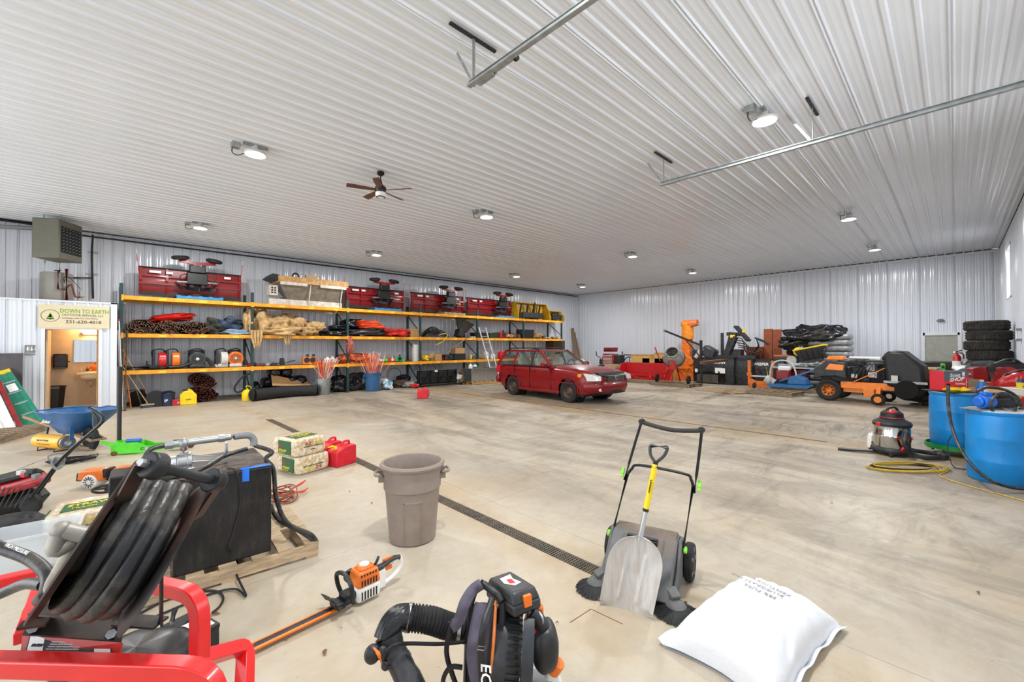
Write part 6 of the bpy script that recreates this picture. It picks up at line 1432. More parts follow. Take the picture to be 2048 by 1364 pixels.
t = thing('blower_pipe', 'long black blower pipe lying at the left end of the lower shelf', 'pipe', SH(280, 0, 15.95)); B().tube([(-.42, 0, .08), (.2, .02, .07), (.45, 0, .06)], [.09, .07, .05], 14).obj('tube', M_rub, t); B().tube([(.15, 0, .14), (.15, 0, .25)], .02, 8).obj('handle', M_black, t)
t = thing('blower_pipe', 'dark curved intake pipe resting beside the middle blower', 'pipe', SH(360, 0, 15.9)); B().tube([(-.35, 0, .06), (0, 0, .06), (.25, .05, .15)], .045, 12, smooth=3).obj('tube', M_black, t)

# --- on the floor under the rack, left to right
t = thing('hose_reel_cart', 'green and red hose reel on the floor behind the brooms', 'reel', SH(312, -1, 16.1)); B().torus((0, 0, .23), .16, .06, 'y', 24, 8).obj('coil', mat('dark green hose', '#24382c', .6), t); B().cyl((0, -.15, .2), (0, .1, .2), .10, n=18).obj('hub', M_red, t); B().cyl((0, -.17, .23), (0, -.14, .23), .24, n=24).obj('disc', M_ink, t)
t = thing('bucket', 'navy blue bucket with lettering and a cloth on top', 'bucket', SH(336, -1, 16.0)); M_nb = mat('navy bucket plastic', '#1d2c4d', .4)
B().lathe([(0, 0), (.145, 0), (.17, .34), (.18, .345), (.18, .37), (.16, .37), (.14, .02), (0, .02)], 28).obj('body', M_nb, t); B().blob((0, 0, .38), (.17, .17, .05), 3, .2, wr=.1).obj('cloth', M_ink, t)
text('lettering', 'IP', .11, M_label, t, (-.09, -.175, .13), bold=.002); text('lettering', 'S', .13, M_inkr, t, (.09, -.155, .10), (PI/2, 0, .6), bold=.002)
t = thing('oil_can', 'small red oil container with white lettering next to the navy bucket', 'can', SH(356, -1, 15.95)); B().box((0, 0, .09), (.28, .16, .18)).obj('body', M_red, t, bev=.02); text('lettering', 'OIL', .07, M_label, t, (-.02, -.082, .06), bold=.001); B().cyl((-.08, 0, .18), (-.08, 0, .21), .025, n=10).obj('cap', M_ink, t)
c = SH(377, -1, 15.9); t = thing('diesel_can', 'large yellow diesel can in front of the rolled mats', 'fuel can', c)
B().prism([(-.20, 0), (.20, 0), (.20, .30), (.08, .42), (-.10, .42), (-.20, .30)], -.13, .13).obj('body', M_yel, t, bev=.025); B().cyl((-.08, 0, .41), (-.08, 0, .46), .045, n=14).obj('cap', M_ink, t); B().tube([(-.02, 0, .42), (.04, 0, .45), (.12, 0, .37)], .02, 8, smooth=3).obj('handle', M_yel, t); text('lettering', 'DIESEL', .045, M_ink, t, (-.07, -.132, .15), bold=.001)
c = SH(494, -1, 15.75); t = thing('spray_can', 'yellow safety can with black hose by the second upright', 'fuel can', c); B().lathe([(0, 0), (.14, 0), (.145, .02), (.145, .26), (.10, .33), (.03, .36), (.03, .40), (0, .40)], 20).obj('body', M_yel, t); B().tube([(0, 0, .4), (-.02, 0, .46), (.1, 0, .44), (.14, 0, .3)], .012, 6, smooth=4).obj('handle', M_yel, t)
B().tube([(.02, 0, .42), (-.25, 0, .28), (-.33, 0, .45), (-.12, .05, .75), (.1, .1, .85)], .03, 8, smooth=5).obj('hose', M_rub, t)
# plastic-wrapped black rolls
spots_ = [(525, .0), (545, 0), (566, 0), (588, 0), (610, 0), (535, .34), (556, .34), (578, .34), (600, .34), (548, .68), (570, .68)]
for k, (px, z) in enumerate(spots_):
    t = thing('wrapped_roll', 'black plastic-wrapped roll behind the drain pipe, %s row, %s from the left' % (('bottom', 'middle', 'top')[(k > 4)+(k > 8)], ('first', 'second', 'third', 'fourth', 'fifth')[k-(0 if k < 5 else (5 if k < 9 else 9))]), 'roll', SH(px, -1, 16.45, z+.17), 0, 'wrapped rolls under the second bay')
    B().blob((0, 0, 0), (.20, .34, .175), k, .08, 2, n=30, m=16, p=.7, wr=.05).obj('wrap', M_bag, t, ang=70)
t = thing('garden_bag', 'black bag with small green label under the second bay', 'bag', SH(510, -1, 16.2)); B().blob((0, 0, .28), (.17, .2, .28), 77, .1, n=24, m=14, flat=-.28, wr=.05).obj('skin', M_bag, t); B().box((.02, -.205, .2), (.12, .01, .12)).obj('label', M_green, t)
a, b_ = SH(545, -1, 15.95), SH(622, -1, 15.95)
o = tag(B().add([(a.x, 15.95, .42), (a.x+.02, 16.2, .78), (b_.x, 16.15, .42), (b_.x+.05, 15.95, .30), (a.x, 15.96, .40), (a.x+.02, 16.21, .76), (b_.x, 16.16, .40), (b_.x+.05, 15.96, .28)], [(0, 3, 2, 1), (4, 5, 6, 7), (0, 1, 5, 4), (1, 2, 6, 5), (2, 3, 7, 6), (3, 0, 4, 7)]).obj('cardboard_sheet', M_card), 'large bent cardboard sheet lying on the black drain pipe', 'cardboard')
t = thing('drain_pipe', 'wide black corrugated drain pipe lying on the floor', 'pipe', SH(503, -1, 15.5))
q1 = V((SH(575, -1, 15.75)-t.location)); q2 = V((SH(634, -1, 15.6)-t.location))
bellows([(0, -.15, .20), (q1.x*.5, .12, .20), (q1.x, q1.y, .20), ((q1.x+q2.x)/2, .24, .19), (q2.x, q2.y, .18)], .185, 20, .03, M_rub, 'corrugated_pipe', t, 28)
B().torus((0, -.15, .2), .19, .02, 'x', 28, 8).torus((q2.x, q2.y, .18), .19, .02, 'x', 28, 8).obj('cuff', M_rub, t); B().cyl((-.004, -.15, .2), (.004, -.15, .2), .17, n=28).cyl((q2.x, q2.y, .18), (q2.x+.006, q2.y, .18), .17, n=28).obj('dark_mouth', mat('pipe interior', '#060606', .9), t)
# bins of marker stakes
def stakes(t, n, z0, rad, L, seed, spread=.35, col=None):
    r = random.Random(seed); ms = [mat('orange stake', '#e8502a', .5), mat('pale wood stake', '#e8d6c8', .6), mat('pink stake', '#e5826e', .5)]
    for k in range(n):
        a = r.uniform(0, 2*PI); q = r.uniform(0, rad); dx, dy = r.gauss(.05, spread*.5), r.gauss(0, spread*.4); l = L*r.uniform(.75, 1.05)
        p = V((q*math.cos(a), q*math.sin(a), z0)); B().bar(p, p+V((dx*l, dy*l, l*.95)), .022, .010).obj('stake', ms[k % 3], t)
t = thing('galvanised_can', 'galvanised ribbed bin full of orange and white stakes', 'bin', SH(646, -1, 15.72))
pr_ = []; 
b = B(); nn = 48; vs = []
for i, (r_, z) in enumerate(((.0, 0), (.21, 0), (.215, .03), (.23, .06), (.26, .50), (.265, .56), (.275, .57), (.275, .59), (.25, .59), (.235, .3), (0, .3))):
    for k in range(nn): q = r_*(1+(.03 if (k % 4 < 2 and 3 <= i <= 4) else 0)); vs.append((q*math.cos(2*PI*k/nn), q*math.sin(2*PI*k/nn), z))
b.add(vs, [(i*nn+k, i*nn+(k+1) % nn, (i+1)*nn+(k+1) % nn, (i+1)*nn+k) for i in range(10) for k in range(nn)]).obj('body', M_galv, t)
for s in (-1, 1): B().torus((s*.27, 0, .42), .05, .008, 'y', 14, 5).obj('handle', M_galv, t)
stakes(t, 52, .35, .2, 1.0, 3, .45)
t = thing('blue_bin', 'blue plastic bin full of orange marker stakes', 'bin', SH(745, -1, 15.55))
M_bb = mat('steel blue plastic', '#315f8d', .45)
B().lathe([(0, 0), (.24, 0), (.25, .02), (.29, .55), (.31, .68), (.335, .69), (.335, .72), (.30, .72), (.27, .5), (.24, .3), (0, .3)], 32).obj('body', M_bb, t)
for s in (-1, 1): B().box((s*.335, 0, .60), (.06, .12, .08)).obj('handle', M_bb, t, bev=.01)
t2_ = t; stakes(t, 52, .35, .22, 1.2, 9, .6)
for k, (a, b_, h_, m, yy, lb, nm, cat) in enumerate(((664, 700, .62, M_bag, 16.2, 'big black rubbish bag between the two stake bins', 'black_bag', 'bag'), (763, 772, .42, M_white, 15.9, 'white bag standing behind the blue stake bin', 'white_bag', 'bag'), (766, 783, .34, mat('blue printed bag', '#4a9ac0', .4, var=.3, col2='#e8eef0', mix=(.45, .55)), 15.7, 'blue and white printed bag on the floor beside the stake bin', 'printed_bag', 'bag'), (780, 822, .30, mat('tangled brown wire', '#4a352b', .7, var=.4, bump=.8), 16.2, 'tangle of brown wire on the floor, third bay', 'wire_tangle', 'wire'), (795, 818, .50, M_ink, 16.5, 'black cylinder stack behind the brown wire', 'black_bundle', 'bundle'), (806, 828, .24, mat('clear wrap heap', '#8d8f8c', .4, var=.3, bump=.6), 15.9, 'grey plastic wrap on the floor left of the black rack', 'plastic_wrap', 'wrap'), (903, 922, .42, mat('white grocery bags', '#dcd8d0', .4, var=.2, bump=.5), 16.0, 'white plastic bags at the right end of the black steel rack', 'white_bags', 'bag'), (915, 936, .30, mat('dark brown leaf bags', '#6b5a4a', .6, var=.4, bump=.5), 15.8, 'brown and white debris bag by the metal cabinet', 'debris_bag', 'bag'), (922, 934, .55, tanw, 16.3, 'tan sack leaning behind the debris bag', 'tan_sack', 'sack'))):
    heap(nm, lb, cat, a, b_, -1, h_, m, yy, .3, 0, 60+k, .2, .07, part='skin')
for k in range(2): 
    t = thing('tire', ['black tyre standing behind the blue stake bin', 'second black tyre behind the blue stake bin'][k], 'tire', SH(708+k*14, -1, 16.1+.15*k, .36), 0); B().torus((0, 0, 0), .26, .10, 'y', 32, 10).obj('rubber', M_rub, t)
# black steel headache rack
c0, c1 = sx(827, 16.1), sx(905, 16.0); t = thing('truck_rack', 'black steel truck rack on the floor under the fourth bay', 'rack', V(((c0+c1)/2, 15.75, 0))); w2 = (c1-c0)/2
for z in (.12, .38, .64): B().b2((-w2, -.04, z-.03), (w2, .03, z+.03)).obj('rail', M_blackg, t)
B().b2((-w2*.8, .0, .12), (w2*.95, .04, .60)).obj('mesh_panel', M_ink, t)
for q in (-1, -.35, .05, .55, 1): B().b2((q*w2-.03, -.05, .1), (q*w2+.03, .04, .68)).obj('upright', M_blackg, t)
for q in (-.6, .2, .75): B().bar((q*w2-.15, -.06, .14), (q*w2+.15, -.06, .58), .03).obj('diagonal', M_blackg, t)
B().b2((-w2*1.02, -.5, .03), (w2, -.42, .09)).b2((-w2*1.02, -.5, .0), (-w2*.95, .0, .06)).b2((w2*.93, -.5, 0), (w2, 0, .06)).obj('base', M_blackg, t)
B().box((-.1, -.05, .64), (.14, .04, .07)).obj('label', M_label, t)
t = thing('red_toolbox', 'small red plastic part at the left foot of the black rack', 'part', SH(829, -1, 15.3)); B().box((0, 0, .12), (.34, .2, .12)).obj('body', M_red, t, bev=.03); B().box((.1, 0, .04), (.1, .1, .08)).obj('foot', M_ink, t)
t = thing('wire_hoops', 'bundle of springy black wire hoops above the truck rack', 'wire', SH(860, -1, 16.3)); 
for k in range(8): B().torus((k*.11-.4, .02*k, .62), .40+.02*(k % 3), .010, 'y', 24, 5, .1, PI-.1).obj('hoop', M_ink, t)
t = thing('wire_hoop', 'single dark hoop standing under the third bay', 'wire', SH(789, -1, 16.2)); B().torus((0, 0, .52), .30, .012, 'y', 28, 6, -.2, PI+.2).obj('hoop', M_ink, t)
# metal cabinet on a small pallet
pallet('light pallet under the galvanised metal cabinet', (sx(963, 15.2)+.1, 15.15, 0), -.05, 1.9, .85, .12, mat('fresh pallet wood', '#b98f4e', .75, var=.2, stretch=(1, 6, 6)), n=8, seed=4)
xa, xb = sx(936, 15.1), sx(987, 15.1); t = thing('metal_cabinet', 'shiny galvanised sheet metal box on a pallet', 'box', V(((xa+xb)/2, 15.15, .121))); w2 = (xb-xa)/2
B().b2((-w2, -.3, 0), (w2, .3, .60)).obj('body', mat('reflective sheet metal', '#b6b8b8', .18, .9, var=.08), t, bev=.004); B().b2((.10, -.306, 0), (.12, -.3, .6)).b2((-w2-.01, -.31, .58), (w2+.01, .31, .60)).obj('seam', M_galv, t)
t = thing('green_lid', 'green lid lying on the metal cabinet', 'lid', V(((xa+xb)/2-.2, 15.15, .722))); B().lathe([(0, 0), (.2, 0), (.19, .03), (.1, .06), (0, .07)], 20).obj('dish', mat('deep green', '#24613f', .5), t)
gadget('white jug standing on the metal cabinet', 941, -1, .2, .2, M_white, M_lt, 15.1, 2, .722); gadget('second white jug on the metal cabinet, next to the first', 950, -1, .2, .17, M_white, M_blue, 15.2, 2, .722)
# aluminium ladder leaning on the rack
P0, P1 = V((sx(1000, 15.0), 14.95, 0)), V((sx(971, 15.7), 15.70, 2.62)); t = thing('aluminium_ladder', 'aluminium extension ladder leaning against the rack near the car', 'ladder', P0); d = P1-P0
for s in (0, 1): B().bar((-s*.42, 0, 0), d+V((-s*.42+.05*(1-2*s)*0, 0, 0)), .03, .07, up=(1, 0, 0)).obj('rail', M_alu, t)
for k in range(9): q = d*((k+.5)/9); B().bar(q, q+V((-.42, 0, 0)), .03).obj('rung', M_alu, t)
# long board lying slantwise inside the bay
tag(B().bar((sx(885, 15.9), 15.85, 1.35), (sx(930, 15.9), 15.75, 2.10), .10, .03).obj('grey_plank', M_woodd), 'grey plank slanting up between the shelves of the fourth bay', 'plank')
carton('brown wooden cupboard hanging below the middle shelf at the far end', 1099, 1122, 0, .52, 16.3, .6, mat('brown cupboard', '#4c3423', .5, var=.2), dz=.42, nm='wooden_cupboard')
carton('long cardboard carton on the lower shelf end, behind the car roof', 1104, 1121, 0, .28, 16.2, .5, dz=.02)
# timber leaning in the far left corner
for k, (a, b_, w_) in enumerate(((1150, 1146, .22), (1158, 1150, .12), (1163, 1154, .06), (1166, 1158, .04))):
    p, q = V((sx(a, 16.4)+.0, 16.2, 0)), V((sx(b_, 16.9), 16.95, [2.85, 2.6, 2.2, 1.6][k]))
    tag(B().bar(p, q, w_, .045).obj('timber', M_woodd if k < 2 else M_wood), ['widest grey board leaning in the corner beyond the rack', 'second grey board leaning in the corner beyond the rack', 'pale thin timber leaning in the corner, third', 'shortest pale lath leaning in the corner'][k], 'board')
t = thing('plastic_bags_heap', 'heap of white bags in the corner behind the red car', 'bags', V((19.6, 14.9, 0))); B().blob((0, 0, .35), (.8, .6, .45), 91, .25, 2, n=48, m=24, flat=-.35, wr=.08).obj('skin', mat('dirty white sheeting', '#c9c9c4', .5, var=.15, bump=.5), t, ang=80)
# brooms, rakes and shovels in the gap by the restroom corner
tools = [('broom with blue head leaning in the corner by the rack', (299, 815), (240, 725), M_wood, 0), ('second push broom with blue head, right of the first', (308, 812), (245, 700), M_wood, 0), ('aluminium rake leaning by the restroom corner', (243, 822), (236, 660), M_alu, 2), ('white pole leaning on the restroom corner', (246, 822), (238, 640), M_white, 2), ('long-handled black scoop shovel leaning beside the brooms', (283, 812), (238, 680), M_wood, 1), ('orange-handled pole behind the brooms', (262, 818), (240, 655), M_org, 2), ('wooden pole standing next to the white pole', (238, 822), (240, 690), M_woodd, 2), ('wooden handle leaning steeply in the tool corner', (250, 820), (243, 720), M_wood, 2)]
for k, (lb, b0_, t0_, m, kd) in enumerate(tools):
    p = G(*b0_); q = hit(t0_[0], t0_[1], 1, 15.74+.01*k); t = thing(['push_broom', 'scoop_shovel', 'pole'][kd], lb, ['broom', 'shovel', 'pole'][kd], p); d = q-p
    B().cyl((0, 0, .03), d, .014, n=8).obj('shaft', m, t)
    if kd == 0: B().box((0, 0, .09), (.42, .08, .04), rot=(0, 0, .4)).obj('head', M_wood, t, bev=.006); B().box((0, 0, .035), (.40, .07, .07), rot=(0, 0, .4), taper=.9).obj('bristle', M_tarpb, t)
    if kd == 1:
        dn = nrm(d); sd = nrm(dn.cross(nrm(V((0, 0, CAM_H))-p))); B().sheet(lambda u, v: dn*(.02+.50*v)+sd*((2*u-1)*.20*(1-.35*v**3))+V((0, 0, .0))+sd.cross(dn)*.05*abs(2*u-1)**2, 14, 10, .006).obj('blade', M_black, t)
    if kd == 2 and k == 3: B().sph(tuple(d), .03, 10, 6).obj('tip', M_red, t)
tag(B().tube([G(250, 822), V((G(250, 822).x+.03, 15.72, 2.2))], .03, 8).obj('thin_post', M_woodd), 'thin wooden post standing against the first rack upright', 'post')
t = thing('rusty_frame', 'rusty wire frame on the floor in the tool corner', 'frame', G(262, 812)+V((.1, .2, 0)))
B().tube([(-.2, 0, 0), (-.2, 0, .45), (.2, 0, .45), (.2, 0, 0)], .015, 6).tube([(-.2, 0, 0), (.2, .1, .4)], .012, 6).obj('frame', rusty, t)

# ================================================================ RED CAR
ch = V((-.075, -.997, 0)); CO = V((11.10, 9.42, 0))
car = thing('car', 'dark red station wagon parked on the concrete floor', 'car', CO, math.atan2(ch.y, ch.x)); CS = 1.06; car.scale = (CS,)*3
M_car = mat('metallic dark red car paint', '#7d0710', .32, .0, var=.06, coat=.35, spec=.35)
M_cg = mat('car glass', '#5c6f6c', .05, var=.02, alpha=.22, spec=.8)
M_trimb = mat('black car trim', '#141517', .5, var=.2)
AX, WR = 1.2625, .325
def hw(x):   # half width
    if x > 1.55: return .865-.30*((x-1.55)/.72)**2.4
    if x < -1.6: return .865-.16*((-x-1.6)/.6)**2
    return .865
def ztop(x): # hood / belt line
    if x > .62: return 1.03-.06*(x-.62)-.13*max(0, (x-1.35)/.9)**2.0-.05*max(0, x-2.05)*3
    if x < -1.9: return 1.0-.05*(-1.9-x)/.3
    return 1.0
def zbot(x): return .24+.14*max(0, (abs(x)-1.75)/.45)**1.5
NX, NS = 150, 26
X = [-2.2+4.45*i/NX for i in range(NX+1)]
b = B(); vs = []
sec = [(0.0, 0.0), (.90, .0), (.965, .04), (.975, .12), (.985, .25), (1.0, .40), (.998, .55), (.985, .72), (.955, .86), (.925, .95), (.88, .985), (.80, 1.0), (.55, 1.018), (.25, 1.028), (0, 1.03)]
for x in X:
    h, zt, zb = hw(x), ztop(x), zbot(x)
    ring = [(h*a, zb+(zt-zb)*q) for a, q in sec]; ring = [(-a, z) for a, z in ring[::-1]] + [(a, z) for a, z in ring[1:]]
    vs += [(x, a, z) for a, z in ring]
m_ = 2*len(sec)-1; fs = []
for i in range(NX):
    for k in range(m_-1):
        c = [vs[q] for q in (i*m_+k, (i+1)*m_+k, (i+1)*m_+k+1, i*m_+k+1)]
        cx = sum(q[0] for q in c)/4; cy = sum(q[1] for q in c)/4; cz = sum(q[2] for q in c)/4
        if abs(cy) > .70 and cz < .72 and min(math.hypot(cx-AX, cz-WR-.01), math.hypot(cx+AX, cz-WR-.01)) < .375: continue
        fs.append((i*m_+k, (i+1)*m_+k, (i+1)*m_+k+1, i*m_+k+1))
fs += [tuple(range(m_)), tuple(NX*m_+k for k in range(m_-1, -1, -1))]
body = b.add(vs, fs).obj('body', M_car, car, ang=50)
# roof and pillars
def gh(x, s, top): # greenhouse line points
    return V((x, s*(.60 if top else .815), 1.475 if top else 1.0))
def roofp(u, v):
    x = -1.93+1.78*u; y = (2*v-1)*(.625-.05*(u > .97)); return (x, y, 1.475+.055*(1-abs(2*v-1)**2.5)*(1-.5*abs(2*u-1)**3)-.03*max(0, (u-.85)/.15)**2-.03*max(0, (.12-u)/.12)**2)
B().sheet(roofp, 24, 16, .03).obj('roof', M_car, car, ang=50)
B().sheet(lambda u, v: (-1.05+.60*u, (2*v-1)*.40, 1.526+.006*(1-abs(2*v-1)**2)), 8, 8, .004).obj('sunroof', M_trimb, car)
for s in (-1, 1):
    B().tube([(-1.85, s*.56, 1.50), (-1.6, s*.56, 1.555), (-.6, s*.555, 1.565), (-.30, s*.55, 1.51)], .016, 8, smooth=5).obj('roof_rail', M_trimb, car)
    P = lambda x, top, s=s: gh(x, s, top)
    def panel(nm, pts, m, th=.012, off=0.):
        A = [V(p)+V((0, s*off, 0)) for p in pts]; q = B(); n = V((0, -s*th, 0)); k = len(A)
        q.add([*A, *[a+n for a in A]], [tuple(range(k)), tuple(range(2*k-1, k-1, -1))]+[(i, k+i, k+(i+1) % k, (i+1) % k) for i in range(k)]); return q.obj(nm, m, car)
    panel('rear_quarter_window', [P(-1.92, 0)+V((.0, 0, .08)), P(-1.38, 0)+V((0, 0, .02)), P(-1.36, 1)+V((0, 0, -.03)), P(-1.72, 1)+V((0, 0, -.04))], M_cg)
    panel('rear_door_window', [P(-1.22, 0)+V((0, 0, .02)), P(-.42, 0)+V((0, 0, .02)), P(-.46, 1)+V((0, 0, -.03)), P(-1.12, 1)+V((0, 0, -.03))], M_cg)
    panel('front_door_window', [P(-.34, 0)+V((0, 0, .02)), P(.44, 0)+V((0, 0, .02)), P(-.10, 1)+V((0, 0, -.06)), P(-.38, 1)+V((0, 0, -.03))], M_cg)
    for a, c, m in ((-2.13, -1.90, M_car), (-1.30, -1.24, M_car), (-.38, -.42, M_trimb), (.60, -.17, M_car)):
        w_ = .055 if m is M_trimb else (.11 if a < -2 else .09)
        B().bar(gh(a, s, 0)-V((0, 0, .03)), gh(c, s, 1)+V((0, -s*.0, .01)), w_, .035, up=(0, s, .3)).obj('pillar', m, car, bev=.008)
    B().bar(gh(-1.93, s, 1), gh(-.17, s, 1)+V((0, s*.0, -.0)), .04, .05).obj('roof_side', M_car, car, bev=.012)
    B().bar(gh(-1.95, s, 0)+V((0, s*.012, .005)), gh(.50, s, 0)+V((0, s*.012, .005)), .02, .03).obj('belt_trim', M_trimb, car)
    for x, z0, z1 in ((-1.16, .45, 1.0), (-.40, .30, 1.0), (.56, .34, .98)): B().b2((x-.004, s*.84, z0), (x+.004, s*(.868), z1)).obj('door_seam', M_ink, car)
    B().bar((-1.75, s*.866, .56), (1.72, s*.866, .56), .015, .025).obj('side_moulding', M_car, car, bev=.005)
    B().bar((-.92, s*.868, .27), (.92, s*.868, .27), .05, .09).obj('sill', M_car, car, bev=.02)
    for x in (-1.02, -.22): B().box((x, s*.872, .86), (.16, .03, .035)).obj('door_handle', M_car, car, bev=.01)
    B().box((.38, s*.97, 1.06), (.13, .20, .13)).obj('mirror', M_car, car, bev=.03); B().bar((.40, s*.82, 1.0), (.38, s*.92, 1.02), .05, .03).obj('mirror_arm', M_trimb, car)
    for x in (-AX, AX):
        B().torus((x, s*.868, WR+.01), .385, .014, 'y', 40, 8, -.25, PI+.25).obj('arch_lip', M_car, car)
        B().cyl((x, s*.50, WR+.02), (x, s*.62, WR+.02), .40, n=28).obj('arch_liner', mat('wheel well', '#0b0b0c', .9), car)
        w = B().lathe([(.19, -.09), (.30, -.105), (.325, -.08), (.33, 0), (.325, .08), (.30, .105), (.19, .09)], 36, M=Rx(PI/2), cap=False).obj('wheel', M_rub, car); w.location = (x, s*.765, WR)
        B().lathe([(0, .055), (.05, .06), (.07, .045), (.13, .035), (.17, .055), (.195, .085), (.20, .09), (.19, .02), (0, .0)], 32, M=Rx(-s*PI/2), cap=False).obj('steel_rim', mat('rusty steel rim', '#5a463c', .55, .5, var=.3), w)
        h_ = B()
        for k in range(12): a = k*PI/6; h_.cyl((math.cos(a)*.148, s*.050, math.sin(a)*.148), (math.cos(a)*.148, s*.060, math.sin(a)*.148), .014, n=8)
        h_.obj('rim_holes', M_ink, w, kind='stuff')
        for k in range(5): a = k*2*PI/5; B().cyl((math.cos(a)*.05, s*.05, math.sin(a)*.05), (math.cos(a)*.05, s*.072, math.sin(a)*.05), .010, n=6).obj('lug_nut', M_steel, w)
        B().b2((x-.40, s*.70, .14), (x-.385, s*.86, .40)).obj('mud_flap', M_ink, car)
    # headlamp
    B().prism([(1.70, .68), (1.72, .86), (2.06, .845), (2.22, .80), (2.25, .67), (1.95, .65)], s*.50, s*.80).obj('headlamp', mat('headlamp lens', '#dfe6ea', .06, .2, var=.1, scale=20, coat=1), car, bev=.012)
    B().prism([(1.62, .76), (1.64, .84), (1.76, .85), (1.74, .74)], s*.70, s*.862).obj('amber_marker', mat('amber lens', '#f09a20', .2, coat=1), car, bev=.01)
    B().cyl((2.15, s*.60, .42), (2.25, s*.58, .42), .05, n=16).obj('fog_lamp', MATS['headlamp lens'], car)
    B().prism([(-2.19, .72), (-2.17, .95), (-1.98, .97), (-1.98, .72)], s*.66, s*.84).obj('tail_lamp', M_red, car, bev=.01)
# windscreen, rear glass
def quadp(nm, pts, m, th=.01):
    A = [V(p) for p in pts]; n = nrm((A[1]-A[0]).cross(A[2]-A[0]))*th; B().add([*A, *[a-n for a in A]], [(0, 1, 2, 3), (7, 6, 5, 4), (0, 4, 5, 1), (1, 5, 6, 2), (2, 6, 7, 3), (3, 7, 4, 0)]).obj(nm, m, car)
quadp('windscreen', [(.66, -.76, 1.02), (.66, .76, 1.02), (-.14, .58, 1.49), (-.14, -.58, 1.49)], M_cg)
quadp('rear_window', [(-2.12, .72, 1.04), (-2.12, -.72, 1.04), (-1.94, -.58, 1.46), (-1.94, .58, 1.46)], M_cg)
B().sheet(lambda u, v: (.60+.12*u, (2*v-1)*.78, 1.02+.012*(1-(2*v-1)**2)-.01*u), 3, 14, .02).obj('cowl', M_trimb, car)
for s, e in ((-.3, .25), (.35, .65)): B().bar((.68, s, 1.045), (.62, e, 1.075), .012).obj('wiper', M_ink, car)
B().sheet(lambda u, v: (1.95+.30*u, (2*v-1)*(.62-.06*u), .885-.02*u+.02*math.sin(PI*u)-.07*u*u), 6, 14, .012).obj('hood_deflector', M_blackg, car)
B().sheet(lambda u, v: (2.265-.05*abs(2*v-1)**2, (2*v-1)*.44, .64+.17*u), 4, 12, .02).obj('grille', M_ink, car)
for k in range(5): B().tube([(2.298-.05*abs(q)**2, q*.43, .655+.035*k) for q in np.linspace(-1, 1, 7)], .010, 6).obj('grille_bar', M_steel, car)
B().torus((2.31, 0, .735), .05, .010, 'x', 18, 6).bar((2.31, -.04, .735), (2.31, .04, .735), .016).obj('emblem', M_steel, car)
B().sheet(lambda u, v: (2.24+.05*math.sin(PI*u)-.42*abs(2*v-1)**4, (2*v-1)*(.86), .36+.25*u), 8, 30, .05).obj('front_bumper', M_car, car, ang=50)
B().sheet(lambda u, v: (2.292-.10*abs(2*v-1)**2, (2*v-1)*.52, .30+.10*u), 4, 12, .03).obj('lower_intake', M_ink, car)
B().box((-2.18, 0, .50), (.16, 1.62, .26)).obj('rear_bumper', M_car, car, bev=.05)
B().b2((-1.8, -.8, .20), (1.8, .8, .26)).obj('underbody', M_ink, car)
# interior
M_int = mat('beige upholstery', '#c9c0ac', .8, var=.1)
for x, y in ((-.15, -.36), (-.15, .36), (-1.0, -.36), (-1.0, .36)):
    B().box((x-.22, y, 1.0), (.13, .46, .50), rot=(0, -.2, 0)).box((x-.28, y, 1.31), (.09, .24, .15)).box((x, y, .75), (.48, .46, .14)).obj('seat', M_int, car, bev=.03)
B().box((.50, 0, .95), (.30, 1.4, .12)).obj('dashboard', M_dk, car, bev=.03); B().torus((.26, .36, 1.02), .17, .014, 'x', 26, 8).bar((.26, .2, 1.02), (.26, .52, 1.02), .03).obj('steering_wheel', M_ink, car)
B().box((.02, 0, 1.40), (.03, .22, .06)).obj('rear_view_mirror', M_ink, car); B().b2((-2.0, -.7, .6), (.45, .7, .64)).obj('cabin_floor', M_dk, car)

# ================================================================ ALONG THE BACK WALL
def GP(x, y, z=0.): return G(x, y, z)
def scale_at(p): return FPX/(V(p)-V((0, 0, CAM_H))).dot(CF)
def vz(px, py, p): # height of a pixel on the vertical through floor point p
    zc = (V((p.x, p.y, 0))-V((0, 0, CAM_H))).dot(CF); return CAM_H-(py-688)/FPX*zc
face = math.atan2(rgt.y, rgt.x)      # heading of an object whose x runs left to right in view
def at(nm, lab, cat, px, py, rz=None, grp=None, z=0.): p = G(px, py, 0); p.z = z; return thing(nm, lab, cat, p, (-PI/2 if rz is None else rz), grp)
# local x = -world Y (left to right), local y = world X (away)
M_or2 = mat('worn orange paint', '#e8761c', .45, var=.15, dirt='#8a4a18', dirt_amt=.3)
# pallets on the floor
def pal(lab, c, w, d, m=None, rz=-PI/2, h=.13, sd=1): p = G(*c); return pallet(lab, p, rz, w, d, h, m or M_woodd, n=8, seed=sd)
pmx = G(1350, 771); pallet('weathered pallet under the cement mixer', pmx, -PI/2-.12, 1.9, 1.0, .14, M_woodd, n=8, seed=11)
pal('pale flat pallet in front of the black rotary broom', (1452, 783), 1.7, 1.3, M_wood, -PI/2-.35, .06, 12)
pal('grey pallet on the floor in front of the orange hand truck', (1548, 789), 1.5, 1.0, M_woodd, -PI/2-.15, .15, 13)
pal('weathered pallet under the blue plate compactor', (1600, 782), 1.6, 1.2, M_woodd, -PI/2-.1, .15, 14)
pal('thin pallet in front of the red box blade', (1290, 765), 1.5, .9, M_woodd, -PI/2, .10, 15)
